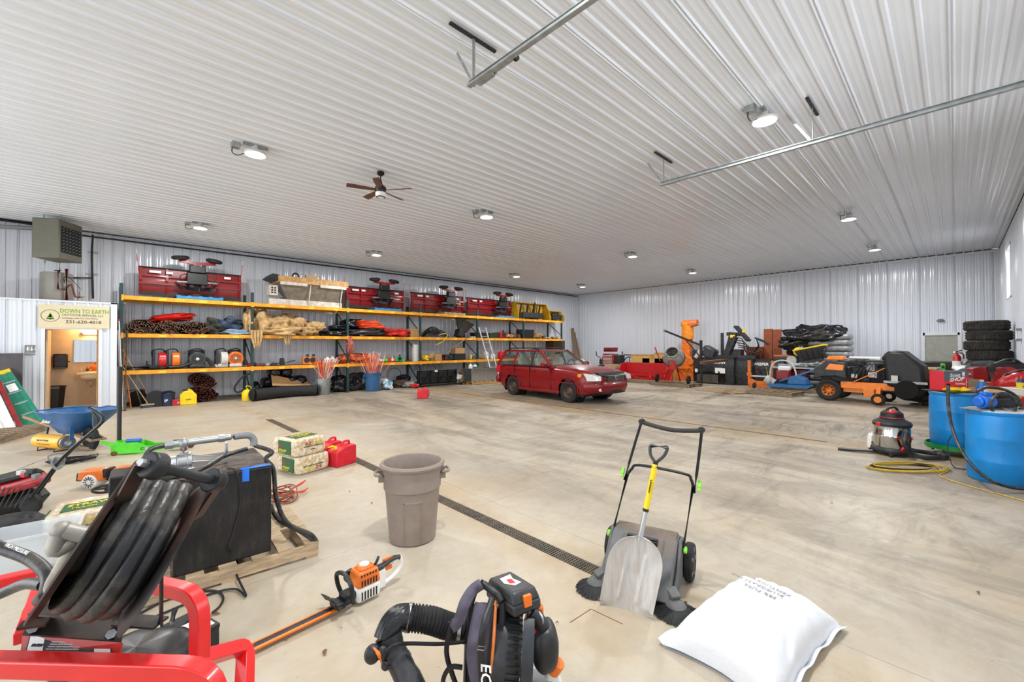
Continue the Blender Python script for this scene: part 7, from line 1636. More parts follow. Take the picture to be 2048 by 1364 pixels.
# red box blade
t = at('box_blade', 'bright red steel box blade lying before the back wall', 'plow', 1285, 761)
B().b2((-1.25, .5, 0), (1.25, .56, .86)).obj('blade', M_red, t, bev=.01)
for s in (-1, 1): B().prism([(.56, 0), (-.3, 0), (-.3, .25), (.1, .80), (.56, .86)], s*1.27-.025, s*1.27+.025, ax='x').obj('end_plate', M_red, t)
for z in (.12, .3): B().bar((-1.2, .1, z), (1.2, .1, z*.8), .08).obj('frame_bar', M_red, t)
B().bar((-.8, -.3, .12), (-.2, .5, .3), .07).bar((.6, -.35, .12), (.1, .5, .3), .07).tube([(-1.3, -.3, .45), (-1.0, -.2, .25), (-.2, -.1, .2)], .02, 6, smooth=4).obj('hitch', M_red, t)
# grey dump hopper
t = at('dump_hopper', 'weathered grey brown steel dump body behind the cement mixer', 'hopper', 1372, 757)
M_dump = mat('weathered grey brown steel', '#6f655a', .75, .2, var=.25, dirt='#4a372a', dirt_amt=.6)
B().add([(-1.0, -.4, 0), (1.1, -.4, 0), (1.1, .8, 0), (-1.0, .8, 0), (-1.7, -.55, 1.05), (2.1, -.55, 1.05), (2.1, 1.0, 1.15), (-1.7, 1.0, 1.15)], [(3, 2, 1, 0), (0, 1, 5, 4), (1, 2, 6, 5), (2, 3, 7, 6), (3, 0, 4, 7)]).obj('shell', M_dump, t)
for q in (-1.2, -.5, .2, .9, 1.5): B().bar((q*.62, -.45, .02), (q, -.60, 1.03), .09, .06).obj('rib', M_dump, t)
B().bar((-1.7, -.57, 1.05), (2.1, -.57, 1.05), .08, .07).obj('top_rail', mat('rusted rail', '#7a5138', .7, var=.3), t)
tag(B().bar(GP(1375, 735, 1.0)+V((1.2, 0, .12)), GP(1420, 730, 1.0)+V((1.5, 0, .14)), .2, .1).obj('brown_beam', rusty), 'rusty brown beam lying on the dump body', 'beam')
# plywood boxes
for k, (px, py, w_, h_, lb) in enumerate(((1288, 752, .62, 1.22, 'plywood crate with cardboard top left of the orange chute'), (1315, 752, .75, 1.06, 'lower plywood crate, middle one of three'), (1336, 752, .62, 1.32, 'tall plywood crate just left of the cement mixer'))):
    p = G(px, py); p.x = 20.9; t = thing('plywood_crate', lb, 'crate', (20.6, hit(px, 720, 0, 20.6).y, 0), -PI/2)
    B().b2((-w_*.85, -.4, 0), (w_*.85, .4, h_)).obj('box', mat('yellow plywood', '#cfa55f', .65, var=.15, stretch=(1, 1, 5)), t); B().b2((-w_*.85, -.42, h_), (w_*.85, .42, h_+.04)).b2((-w_*.86, -.42, h_*.5), (w_*.86, -.4, h_*.5+.08)).obj('cleat', M_ply, t)
# red shredder / vacuum engine on the left
p = hit(1222, 720, 0, 20.4); t = thing('leaf_shredder', 'dark red machine with louvred radiator near the back left corner', 'machine', (20.4, p.y, 0), -PI/2)
B().prism([(-.35, .55), (.38, .50), (.42, 1.0), (.30, 1.25), (-.30, 1.28), (-.38, 1.0)], -.35, .35).obj('engine_cowl', M_redd, t, bev=.03)
B().prism([(-.30, 1.38), (.30, 1.38), (.34, 1.62), (-.28, 1.62)], -.3, .2).obj('feed_hood', M_redd, t, bev=.02); B().b2((-.25, -.33, 1.42), (.25, -.3, 1.50)).obj('hood_slot', M_ink, t)
for k in range(8): B().b2((-.28, -.375, .60+.08*k), (.30, -.352, .63+.08*k)).obj('louvre', M_lt, t)
B().box((.55, 0, .75), (.35, .5, .9)).obj('side_tank', M_dk, t, bev=.04); B().box((-.55, 0, .8), (.3, .3, .3)).obj('side_motor', M_dk, t, bev=.04)
B().lathe([(.1, -.1), (.28, -.1), (.33, -.05), (.33, .05), (.28, .1), (.1, .1)], 24, M=T(-.3, -.5, .33) @ Rx(PI/2)).lathe([(.1, -.1), (.28, -.1), (.33, -.05), (.33, .05), (.28, .1), (.1, .1)], 24, M=T(.4, -.5, .33) @ Rx(PI/2)).obj('tyres', M_rub, t, kind='stuff')
for s in (-.75, .75): B().tube([(s*.7, -.2, 1.0), (s*1.1, -.2, 1.15), (s*1.15, -.2, 1.4)], .03, 8).obj('lever', M_dk, t)
p = hit(1230, 735, 0, 19.6); t = thing('canvas_heap', 'brown canvas heap between the car and the red box blade', 'canvas', (19.6, p.y, 0)); B().blob((0, 0, .35), (.6, .6, .38), 71, .2, n=30, m=16, flat=-.35, wr=.06).obj('cloth', mat('brown canvas', '#8b7354', .8, bump=.3), t)
p = hit(1275, 715, 0, 21.4); t = thing('steel_table', 'long black steel frame with a spoked wheel by the back wall', 'frame', (21.4, p.y, 0), -PI/2)
B().b2((-.9, 0, 1.16), (1.35, .05, 1.22)).b2((-.9, 0, .7), (-.85, .05, 1.2)).b2((1.0, 0, .3), (1.05, .05, 1.2)).bar((.5, .02, .8), (1.0, .02, 1.16), .04).obj('frame', M_dk, t); B().torus((-.45, -.1, .72), .36, .03, 'y', 30, 6).bar((-.45, -.1, .4), (-.45, -.1, 1.05), .03).bar((-.78, -.1, .72), (-.12, -.1, .72), .03).obj('wheel', M_dk, t)
# cement mixer on its pallet
t = thing('cement_mixer', 'cement mixer with grey drum and red frame on a pallet', 'mixer', pmx+V((0, 0, .14)), -PI/2)
M_drum = mat('cement splashed drum', '#8d8b88', .7, .2, var=.2, dirt='#b9b3a8', dirt_amt=.5)
b = B(); b.M = T(-.05, 0, 1.05) @ Rx(.9) @ Ry(.2); b.lathe([(0, -.42), (.22, -.42), (.38, -.25), (.44, 0), (.42, .14), (.26, .42), (.27, .45), (.24, .45), (.36, .1), (.2, -.3), (0, -.35)], 32); b.obj('drum', M_drum, t)
b = B(); b.M = T(-.05, 0, 1.05) @ Rx(.9) @ Ry(.2); b.torus((0, 0, -.02), .45, .03, 'z', 40, 6); b.obj('ring_gear', M_dk, t)
M_mx = mat('faded red frame paint', '#b5312c', .5, var=.2)
B().tube([(-.62, -.25, .12), (-.15, -.05, .62), (.02, 0, .95)], .03, 8).tube([(.62, -.25, .12), (.15, -.05, .62), (-.02, 0, .95)], .03, 8).tube([(.0, -.45, .02), (.02, -.1, .65)], .03, 8).tube([(0, .5, .02), (0, .1, .8)], .03, 8).obj('frame', M_mx, t)
B().box((.05, -.25, .75), (.28, .25, .34)).obj('motor_box', M_mx, t, bev=.02); B().torus((.05, -.42, .75), .2, .02, 'y', 24, 6).obj('tilt_wheel', M_mx, t)
for s in (-1, 1): 
    w = B().lathe([(.05, -.04), (.13, -.05), (.17, -.03), (.17, .03), (.13, .05), (.05, .04)], 22, M=Ry(PI/2)).obj('wheel', M_rub, t); w.location = (s*.70, -.25, .17)
B().tube([(-.62, -.1, .9), (-.80, -.1, 1.35), (-.86, -.1, 1.52)], .03, 8).obj('tilt_lever', M_mx, t)
# black hoist arm
p = pmx+V((.9, 0, 0)); t = thing('hoist_arm', 'black steel hoist arm with hanging chain above the cement mixer', 'hoist', p, -PI/2)
z0 = 2.42; B().bar((.75, 0, 0), (.75, 0, 1.95), .09).obj('post', M_dk, t); B().bar((-.92, 0, z0), (.78, 0, 1.72), .06, .08).bar((.1, 0, 1.95), (.78, 0, 1.15), .04).obj('boom', M_dk, t); B().cyl((-.92, 0, z0), (-.92, 0, 1.35), .012, n=6).box((-.92, 0, z0), (.08, .08, .1)).obj('chain', M_steel, t)
# orange blower with tall curved chute
p = hit(1374, 700, 0, 20.8); t = thing('blower_chute', 'orange debris blower with a tall curved discharge chute', 'blower', (20.8, p.y, 0), -PI/2)
B().b2((-.20, -.18, .9), (.22, .18, 2.05)).obj('column', M_or2, t, bev=.02)
B().sheet(lambda u, v: (-.02+.30*math.cos(PI*(1-v))*0+(.30*math.sin(2*PI*u))*(1-.1*v)+(.06 if v < .5 else .06+.5*(v-.5)**2), .22*math.cos(2*PI*u), 2.05+.95*v) if v < .75 else (.30*math.sin(2*PI*u)*.93+.09+.9*(v-.75), .20*math.cos(2*PI*u), 2.76+.1*(v-.75)+.10*math.cos(2*PI*u)), 24, 16).obj('chute', mat('glossy orange plastic', '#ee8c14', .35, var=.12), t)
b = B(); b.M = T(.12, 0, 2.80) @ Ry(PI/2-.1); b.lathe([(.0, 0), (.21, 0), (.21, .1), (.17, .42), (.15, .42), (.0, .40)], 22, sx=.9).obj('nozzle', mat('faded orange plastic', '#d97a45', .5), t)
B().sph((-.02, 0, 2.78), (.28, .22, .22), 18, 10).obj('elbow', MATS['glossy orange plastic'], t)
B().prism([(-.5, 0), (.75, 0), (.68, .9), (.15, 1.25), (-.3, 1.2), (-.45, .6)], -.4, .3).obj('blower_body', M_or2, t, bev=.05)
B().bar((.15, -.45, .5), (.65, -.45, 1.1), .06).bar((.65, -.45, .2), (.25, -.45, 1.0), .06).bar((-.3, -.45, .6), (.5, -.45, .65), .07).obj('frame', M_or2, t)
# black and white moulded seat / hood
p = hit(1413, 715, 0, 20.6); t = thing('black_hood', 'black and cream moulded engine hood lying tilted', 'hood', (20.6, p.y, 1.05), -PI/2, rot=(0, .0, -PI/2))
B().box((.15, 0, .35), (.75, .6, .5), rot=(0, .5, 0), taper=.8).obj('shell', M_pk, t, bev=.08); B().box((-.25, -.1, .30), (.18, .5, .55), rot=(0, .6, 0)).obj('cream_panel', mat('cream plastic', '#c9c2b2', .5), t, bev=.03); B().box((-.45, 0, .25), (.3, .5, .4)).obj('block', M_pk, t, bev=.03)
B().b2((-.5, -.3, -1.05), (.5, .3, .06)).obj('stand', M_dk, t)
# black rotary broom, sweeper boxes
t = at('rotary_broom', 'long black and red rotary broom attachment with white stickers', 'broom', 1425, 766, -PI/2-.05); t.scale.x = .64
B().prism([(-.45, .1), (-.5, .55), (-.3, .78), (.4, .82), (.5, .6), (.5, .1)], -1.05, 1.15, ax='x').obj('hood', M_blackg, t, bev=.04)
B().b2((-.75, -.52, .05), (.75, -.50, .42)).obj('front_flap', mat('scraped black flap', '#4b443d', .6, var=.3), t); B().b2((-.2, .3, .82), (1.1, .45, .95)).obj('red_beam', M_red, t)
B().cyl((-1.15, 0, .35), (-1.05, 0, .35), .33, n=24).cyl((1.15, 0, .35), (1.25, 0, .35), .33, n=24).obj('end_cap', M_dk, t)
for x, w_, h_ in ((-.78, .18, .16), (.65, .16, .16), (1.05, .34, .22)): B().b2((x-w_/2, -.535, .5), (x+w_/2, -.52, .5+h_)).obj('sticker', M_label, t)
t = at('engine_assembly', 'black engine assembly with hoses beside the rotary broom', 'engine', 1478, 766)
for k, (x, y, z, a, b_, c_) in enumerate(((-.2, 0, .5, .5, .5, .5), (.3, .1, .45, .4, .5, .6), (0, -.2, .25, .8, .3, .3), (.35, -.2, .75, .25, .25, .2))): B().box((x, y, z), (a, b_, c_)).obj('casing', M_pk if k % 2 else M_dk, t, bev=.03)
for k in range(5): B().torus((-.1+.15*k, -.3, .5), .22, .022, 'y', 20, 6, .3*k, 3.4+.3*k).obj('hose', M_hose, t)
B().box((.05, -.3, .9), (.3, .1, .15)).obj('red_cap', M_red, t, bev=.02); B().cyl((-.2, -.33, .55), (-.2, -.28, .55), .13, n=18).obj('pulley', M_grey, t)
for k, (px, w_, h_, py, lb, st) in enumerate(((1443, 1.35, 1.18, 752, 'black salt spreader hopper with white lettering, left one', 1), (1482, 1.2, 1.12, 752, 'plain black hopper in the middle of the black machines', 0), (1530, 1.65, 1.12, 752, 'long black machine box behind the orange hand truck', 1), (1578, .85, 1.3, 748, 'black tank with orange top edge right of the brown boards', 2))):
    p = hit(px, 720, 0, 20.0+.2*k); t = thing('black_hopper', lb, 'hopper', (20.0+.2*k, p.y, 0), -PI/2)
    B().prism([(-.4, 0), (-.5, h_*.55), (-.42, h_), (.4, h_), (.4, 0)], -w_/2, w_/2, ax='x').obj('tank', M_pk, t, bev=.03); B().b2((-w_/2-.02, -.46, h_-.04), (w_/2+.02, .42, h_+.02)).obj('lid', M_or2 if st == 2 else M_black, t)
    if st == 1: text('lettering', ['BOSSMAN', '', 'SWEEPER'][k], .16, M_label, t, (-.4, -.47, h_*.78), (PI/2-.15, 0, 0), bold=.004)
    if k == 0: B().b2((-.1, -.50, h_*.42), (.2, -.48, h_*.62)).obj('sticker', M_label, t)
    if k == 2: B().b2((-.7, -.5, .25), (.7, -.45, .75)).obj('inner_panel', M_dk, t)
# black hydraulic unit
p = hit(1480, 700, 0, 20.2); t = thing('hydraulic_unit', 'tall black hydraulic arm unit with loose hoses on top of the black machines', 'machine', (20.2, p.y, 1.15), -PI/2)
B().bar((-.55, 0, 0), (-.25, 0, 1.15), .2, .3).bar((-.75, 0, .1), (-.75, 0, 1.15), .1, .12).bar((-.55, 0, 1.1), (.15, 0, 1.05), .12, .16).obj('arm', M_dk, t, bev=.02)
b = B(); b.M = T(.1, 0, 1.1) @ Ry(.9); b.box((0, 0, 0), (.85, .5, .10)); b.obj('plate', M_dk, t, bev=.02); B().cyl((-.45, -.2, .1), (-.1, -.2, .95), .11, n=14).obj('ram', M_pk, t)
B().b2((-.85, -.3, 0), (.7, .3, .14)).b2((-.6, -.2, .14), (.1, .2, .4)).obj('base', M_pk, t)
for k in range(6): B().tube([(-.3+.1*k, -.25, .9-.1*k), (.2+.08*k, -.35, .85-.12*k), (.3+.12*k, -.3, .35), (.5+.05*k, -.2, .1)], .022, 6, smooth=5).obj('hose', M_hose, t)
B().tube([(.5, 0, .2), (.75, 0, .55), (.65, 0, .9), (.95, 0, .75), (1.1, 0, .6)], .04, 6).bar((.6, 0, .9), (1.15, 0, .62), .06).obj('linkage', M_dk, t); B().box((-.25, -.16, .98), (.2, .02, .12)).box((.25, -.27, 1.2), (.14, .02, .12)).obj('yellow_sticker', M_yel, t)
# brown boards leaning on the wall
M_brb = mat('rust brown board', '#9a4f2c', .6, var=.1)
for k, (px, w_, h_, lb) in enumerate(((1512, .62, 1.62, 'shorter rust brown cabinet behind the hydraulic unit'), (1537, .36, 2.45, 'tall rust brown board leaning on the wall, left of two'), (1554, .36, 2.42, 'tall rust brown board leaning on the wall, right of two'))):
    y = hit(px, 700, 0, 21.2).y; t = thing('brown_board', lb, 'board', (21.2, y, 0), -PI/2, rot=(0, 0, -PI/2)); B().b2((-w_/2, -.03 if k else -.3, 0), (w_/2, .03, h_)).obj('panel', M_brb, t, bev=.005)
    if not k: B().b2((-.62, -.33, h_), (.32, .05, h_+.04)).obj('top', M_brb, t)
# orange hand truck
t = at('hand_truck', 'orange steel hand truck standing among the black machines', 'hand truck', 1522, 777)
for s in (-1, 1): B().b2((s*.42-.05, -.04, .05), (s*.42+.05, .04, 1.12)).obj('post', M_or2, t, bev=.008); B().b2((s*.42-.08, -.05, .5), (s*.42+.08, .05, .62)).obj('bracket', M_or2, t)
B().b2((-.45, -.06, .05), (.45, .06, .22)).prism([(-.4, .22), (.4, .22), (.35, .40), (.2, .30), (-.2, .30), (-.35, .40)], -.05, .05).obj('base_plate', M_or2, t, bev=.01); B().b2((-.4, -.03, .46), (.4, .03, .52)).obj('crossbar', M_lt, t)
for s in (-1, 1): w = B().cyl((-.04, 0, 0), (.04, 0, 0), .12, n=20).obj('wheel', M_rub if s < 0 else M_lt, t, bev=.01); w.location = (s*.3+.1, -.15, .12)
for k in range(4): B().tube([(-.15+.12*k, -.06, .85), (-.12+.12*k, -.08, .7), (-.1+.12*k, -.06, .56)], .012, 6).obj('hanging_hook', [M_red, M_ink, M_blue, M_yel][k], t)
# plate compactor
t = thing('plate_compactor', 'blue plate compactor with red and white engine on a pallet', 'compactor', G(1583, 783)+V((0, 0, .155)), -PI/2)
M_cb = mat('compactor blue', '#2c6ea8', .4, var=.12)
B().prism([(-.75, .06), (-.68, 0), (.55, 0), (.65, .08), (.6, .12), (-.7, .12)], -.3, .3).obj('base_plate', M_cb, t); B().prism([(-.1, .12), (.55, .12), (.5, .35), (.2, .48), (-.05, .40)], -.24, .24).obj('exciter', M_cb, t, bev=.04)
B().box((-.25, 0, .45), (.42, .36, .36)).obj('engine', M_redd, t, bev=.04); B().box((-.22, 0, .70), (.38, .3, .16)).obj('fuel_tank', M_label, t, bev=.04)
B().tube([(-.65, -.2, .1), (-.62, -.2, .7), (-.40, -.2, .98), (.0, -.2, .95), (.18, -.2, .6), (.2, -.2, .15)], .028, 8, smooth=5).obj('roll_bar', M_lt, t); B().cyl((-.55, .0, .12), (-.85, 0, .3), .15, n=16).obj('water_tank', M_lt, t)
for s in (-1, 1): B().bar((-.35, s*.2, .22), (1.45, s*.2, 1.0), .03, .05).obj('handle_bar', M_cb, t)
# red generator + jobsite clutter table
p = G(1592, 764); t = thing('work_table', 'cluttered work table behind the plate compactor', 'table', (19.2, hit(1620, 730, 0, 19.2).y, 0), -PI/2)
B().b2((-1.2, -.45, .84), (1.7, .45, .90)).obj('table_top', M_galv, t)
for x, y in ((-1.1, -.4), (1.6, -.4), (-1.1, .4), (1.6, .4)): B().b2((x-.03, y-.03, 0), (x+.03, y+.03, .85)).obj('leg', M_dk, t)
def on_table(nm, lab, cat, px, z, f, X_=19.2): y = hit(px, 730, 0, X_).y; t = thing(nm, lab, cat, (X_, y, z), -PI/2); f(t); return t
def f(t): B().box((0, 0, .2), (.85, .5, .4)).obj('cover', M_redd, t, bev=.05); B().b2((-.4, -.22, -.42), (.4, .22, 0)).obj('stand', M_dk, t); B().tube([(-.42, 0, .02), (-.42, 0, .42), (.42, 0, .42), (.42, 0, .02)], .02, 6).obj('frame', M_ink, t)
on_table('generator', 'dark red generator under the clutter table edge', 'generator', 1592, .42, f, 19.35)
def f(t): B().box((0, 0, .05), (.8, .6, .1)).obj('base', M_galv, t, bev=.01); B().cyl((0, -.08, .25), (0, .02, .25), .17, n=20).obj('blade_guard', M_lt, t); B().bar((-.2, .1, .1), (.0, 0, .45), .08).obj('arm', M_dk, t)
on_table('mitre_saw', 'grey mitre saw on the cluttered work table', 'saw', 1584, .90, f)
def f(t): B().cyl((0, -.12, .2), (0, .1, .2), .17, n=20).obj('housing', M_yel, t, bev=.03); B().box((0, -.14, .2), (.14, .05, .14)).obj('vent', M_ink, t, bev=.01); B().cyl((0, 0, 0), (0, 0, .1), .12, n=14).obj('foot', M_ink, t)
on_table('yellow_sander', 'round yellow and black power tool on the mitre saw', 'power tool', 1598, 1.28, f)
for k, (px, w_, h_, m, lb) in enumerate(((1612, .5, .2, M_steel, 'silver scrap heap on the table below the black tote'), (1630, .5, .24, M_galv, 'grey plastic-wrapped bundle on the work table'), (1645, .45, .18, mat('pale green wrap', '#b9c2b4', .4), 'pale greenish bundle on the work table'), (1655, .4, .26, M_orgp, 'orange tool on the work table above the mower seat'), (1600, .4, .16, M_lt, 'white cloth beside the yellow power tool'), (1668, .5, .2, M_ink, 'black tool bag at the right end of the work table'))):
    y = hit(px, 730, 0, 19.0).y; t = thing('table_clutter', lb, 'clutter', (19.0, y, .90), -PI/2); B().blob((0, 0, h_/2), (w_/2, .25, h_/2), 90+k, .25, n=24, m=12, flat=-h_/2, wr=.12).obj('heap_body', m, t, ang=80); B().bar((-w_*.3, -.1, h_*.5), (w_*.3, 0, h_*1.1), .03).obj('bar', M_blue if k % 2 else M_dk, t)
for k in range(5): 
    o = B().cyl((0, 0, 0), (0, -1.0+.1*k, .12*k-.1), .022, n=8).obj('steel_pipe', [M_steel, M_galv, M_cb, M_dk, M_lt][k]); o.location = (19.0, hit(1610, 730, 0, 19.0).y, .95+.06*k); tag(o, ['silver', 'galvanised', 'blue', 'dark', 'pale'][k]+' pipe lying across the work table toward the mower', 'pipe')
p = hit(1625, 705, 0, 19.1); t = thing('storage_tote', 'black storage tote with yellow lid, tilted on the clutter', 'tote', (19.1, p.y, 1.30), -PI/2, rot=(0, -.22, -PI/2))
B().lathe([(0, -.42), (.42, -.42), (.55, -.05), (.55, 0), (0, 0)], 4, M=T(0, 0, .32) @ Matrix.Diagonal((1.15, .8, 1, 1)) @ Rz(PI/4)).obj('bin', M_black, t, bev=.02); B().b2((-.5, -.36, .31), (.5, .36, .37)).obj('lid', M_yel, t, bev=.01)
B().b2((-.3, -.2, -.38), (.3, .2, -.08)).obj('stand', M_dk, t)
for q in (-.3, -.1, .1, .3): B().bar((q*.8, -.26, -.05), (q*.95, -.325, .25), .03, .02).obj('rib', M_black, t)
p = hit(1650, 700, 0, 20.4); t = thing('bagged_pallet', 'stack of grey plastic bags half covered by a black tarp', 'bags', (20.4, p.y, 0), -PI/2)
pallet('pallet under the stack of grey plastic bags', (20.4, p.y, 0), -PI/2, 1.5, 1.1, .128, M_woodd, n=7, seed=20)
for k in range(9): B().box((.15, 0, .24+.225*k), (1.35, 1.0, .22)).obj('bag', mat('grey shrink-wrapped bags', '#8e9093', .3, var=.2, bump=.5), t, bev=.08)
t = thing('black_tarp_cover', 'crumpled black tarp thrown over the bag stack', 'tarp', (20.3, p.y+.30, 1.75), -PI/2); B().blob((0, 0, .34), (1.0, .65, .42), 97, .22, 2, n=50, m=26, wr=.12).obj('sheet', M_bag, t, ang=80); B().blob((-.55, -.1, .0), (.6, .5, .4), 98, .3, 2, n=40, m=20, wr=.14).obj('fold', M_bag, t, ang=80)
p = hit(1710, 720, 0, 20.3); t = thing('tool_chest', 'low black tool chest on a stand left of the tyre stack', 'chest', (20.3, p.y, 0), -PI/2)
B().b2((-.85, -.35, .75), (.75, .35, 1.12)).obj('box', M_black, t, bev=.03); B().b2((-.82, -.3, 0), (.72, .3, .75)).obj('stand', M_ink, t); B().b2((.1, -.355, .85), (.5, -.35, .95)).obj('label', M_grey, t)
t = thing('white_case', 'white and grey case lying on the black tool chest', 'case', (20.3, p.y-.15, 1.13), -PI/2); B().b2((-.6, -.3, 0), (.6, .3, .17)).obj('case_body', M_label, t, bev=.03); B().b2((-.5, -.305, .06), (.3, -.30, .10)).obj('stripe', M_ink, t)
for k in range(2): t = thing('black_hull', ['black rounded plastic shell behind the mower hopper', 'flat black lid beside the tool chest'][k], 'shell', (19.9, hit(1745+k*-58, 720, 0, 19.9).y, 1.0 if not k else .92), -PI/2); B().blob((0, 0, .05), (.55, .4, .16), 5+k, .06, n=24, m=12).obj('shell', M_black, t); B().b2((-.3, -.2, -1+.1*k), (.3, .2, .0)).obj('support', M_ink, t)

# tyres
def tire_mesh(R, h):
    b = B(); b.lathe([(R*.58, .02), (R*.62, 0), (R*.93, .0), (R*.985, h*.10), (R, h*.25), (R, h*.75), (R*.985, h*.90), (R*.93, h), (R*.62, h), (R*.58, h-.02), (R*.7, h*.5)], 48, cap=False)
    for k in range(40):
        a = 2*PI*k/40
        for z in (.24, .5, .76): b.box((math.cos(a+(.04 if z == .5 else 0))*R*1.0, math.sin(a+(.04 if z == .5 else 0))*R*1.0, h*z), (.022, R*.11, h*.17), rot=(0, 0, a))
    return b.mesh('tread', M_tire)
M_tire = mat('dusty tyre rubber', '#262423', .8, var=.35, dirt='#6b5b48', dirt_amt=.45, dirt_scale=9, scale=20)
def tires(px, py, n, R, h, grp, labf, X=None):
    p = G(px, py) if X is None else X; me = tire_mesh(R, h); r = random.Random(int(px))
    for k in range(n):
        o = bpy.data.objects.new('tire', me); COL.objects.link(o); o.location = (p.x+r.uniform(-.02, .02), p.y+r.uniform(-.03, .03), h*k+.002*k); o.rotation_euler = (0, 0, r.uniform(0, 6)); tag(o, labf(k), 'tire', grp)
ordn = ['bottom', 'second', 'third', 'fourth', 'fifth', 'sixth', 'seventh', 'eighth', 'ninth']
q = G(1790, 779); q = V((21.55, hit(1790, 740, 0, 21.55).y, 0))
tires(1790, 779, 6, .41, .212, 'short stack of tyres by the back wall', lambda k: 'black tyre in the shorter stack left of the service door, '+(ordn[k] if k < 5 else 'topmost'), q)
zc_ = 11.3; q = P3(1972, 700, zc_); q.z = 0; q.y = -.60
tires(1972, 800, 9, .42, .262, 'tall stack of tyres', lambda k: 'big treaded tyre in the tall corner stack, '+(ordn[k]+' from the floor' if 0 < k < 8 else ('resting on the floor' if not k else 'topmost')), q)

# zero-turn machine with leaf blower housing
t = thing('zero_turn_blower', 'orange and black stand-on leaf blower machine with black chute', 'machine', G(1650, 801)+V((.25, -.1, 0)), -PI/2-.10)
M_zo = mat('bright machine orange', '#f0821f', .35, var=.06, coat=.3)
def zwheel(x, y, R, w_, rim):
    o = B().lathe([(R*.5, -w_*.8), (R*.85, -w_), (R*.97, -w_*.85), (R, -w_*.4), (R, w_*.4), (R*.97, w_*.85), (R*.85, w_), (R*.5, w_*.8)], 32, M=Rx(PI/2), cap=False).obj('wheel', M_rub, t); o.location = (x, y, R)
    if rim: 
        B().lathe([(0, .0), (.05, .04), (R*.3, .02), (R*.45, w_*.6), (R*.56, w_*.85), (R*.56, -w_*.85), (0, -w_*.5)], 28, M=Rx(PI/2)).obj('rim', M_zo, o)
        for k in range(8): a = k*PI/4; B().cyl((math.cos(a)*R*.36, -w_*.75, math.sin(a)*R*.36), (math.cos(a)*R*.36, -w_*.45, math.sin(a)*R*.36), .03, n=8).obj('rim_hole', M_ink, o)
    return o
zwheel(0, -.12, .335, .12, 1); zwheel(0, 1.0, .335, .12, 1); zwheel(1.22, -.30, .165, .08, 0); zwheel(1.22, .95, .165, .08, 0)
B().cyl((1.22, -.40, .165), (1.22, -.38, .165), .09, n=16).obj('caster_rim', M_zo, t)
B().b2((.30, -.16, .42), (1.55, -.08, .62)).b2((.35, -.1, .30), (1.15, .9, .50)).b2((.85, -.17, .20), (1.10, -.05, .45)).obj('frame', M_zo, t, bev=.01)
B().bar((1.22, -.30, .30), (1.22, -.22, .50), .09, .06).obj('caster_fork', M_zo, t)
B().prism([(-.38, .66), (-.36, 1.0), (-.05, 1.24), (.45, 1.20), (.48, .70), (.2, .78), (-.15, .74)], -.28, -.05).obj('fender', M_pk, t, bev=.03); B().prism([(-.05, .98), (.06, 1.16), (.42, 1.13), (.40, .96)], -.295, -.27).obj('side_panel', M_zo, t)
B().prism([(-.38, .66), (-.36, 1.0), (-.05, 1.24), (.45, 1.20), (.48, .70)], .95, 1.15).obj('far_fender', M_pk, t, bev=.03)
B().b2((-.25, -.05, .6), (.5, .95, 1.05)).obj('engine_bay', M_dk, t, bev=.02); B().box((.15, .1, 1.33), (.45, .5, .12), taper=.8).obj('tank_top', M_zo, t, bev=.03)
for k, (x, y, z, s_, m) in enumerate(((.72, .1, .95, .30, M_dk), (.95, .2, 1.05, .26, M_galv), (.75, 0, 1.2, .22, M_ink), (1.05, .0, .85, .22, M_steel), (.62, -.02, .8, .16, M_alu), (.9, -.05, .72, .18, M_dk))): B().box((x, y, z), (s_, s_, s_*.8)).cyl((x, y-s_*.6, z), (x, y-s_*.4, z), s_*.35, n=14).obj('engine_part', m, t, bev=.015)
for k in range(4): B().tube([(.6+.1*k, -.08, .7), (.7+.08*k, -.15, .95), (.8+.1*k, -.05, 1.2)], .014, 6, smooth=3).obj('hose', M_hose, t)
B().bar((.62, -.18, .62), (1.40, -.18, 1.10), .05, .02).obj('strut', M_zo, t)
B().b2((.5, -.1, 1.22), (1.42, .85, 1.27)).obj('deck_cover', M_dk, t)
b = B(); b.M = T(1.80, .1, .52) @ Rx(.35); b.lathe([(.22, -.5), (.30, -.52), (.34, -.3), (.36, .1), (.2, .3)], 28, M=Rx(PI/2)); b.obj('blower_outlet', M_black, t)
b = B(); b.M = T(1.83, -.40, .50); b.cyl((0, 0, 0), (.0, .05, 0), .25, n=28); b.obj('dark_mouth', mat('pipe interior', '#060606', .9), t)
B().prism([(1.38, .55), (1.30, 1.45), (1.45, 1.58), (1.75, 1.55), (2.15, 1.15), (2.20, .60), (1.9, .50)], -.25, .55).obj('hopper_chute', M_black, t, bev=.09, seg=3)
B().b2((1.35, -.36, .66), (2.25, -.28, .72)).obj('clamp_flange', M_galv, t); B().b2((1.52, -.40, .72), (1.66, -.385, .88)).obj('label', M_lt, t)

# ================================================================ RIGHT SIDE
def cvp(px, zc, z=0.): q = P3(px, 700, zc); q.z = z; return q
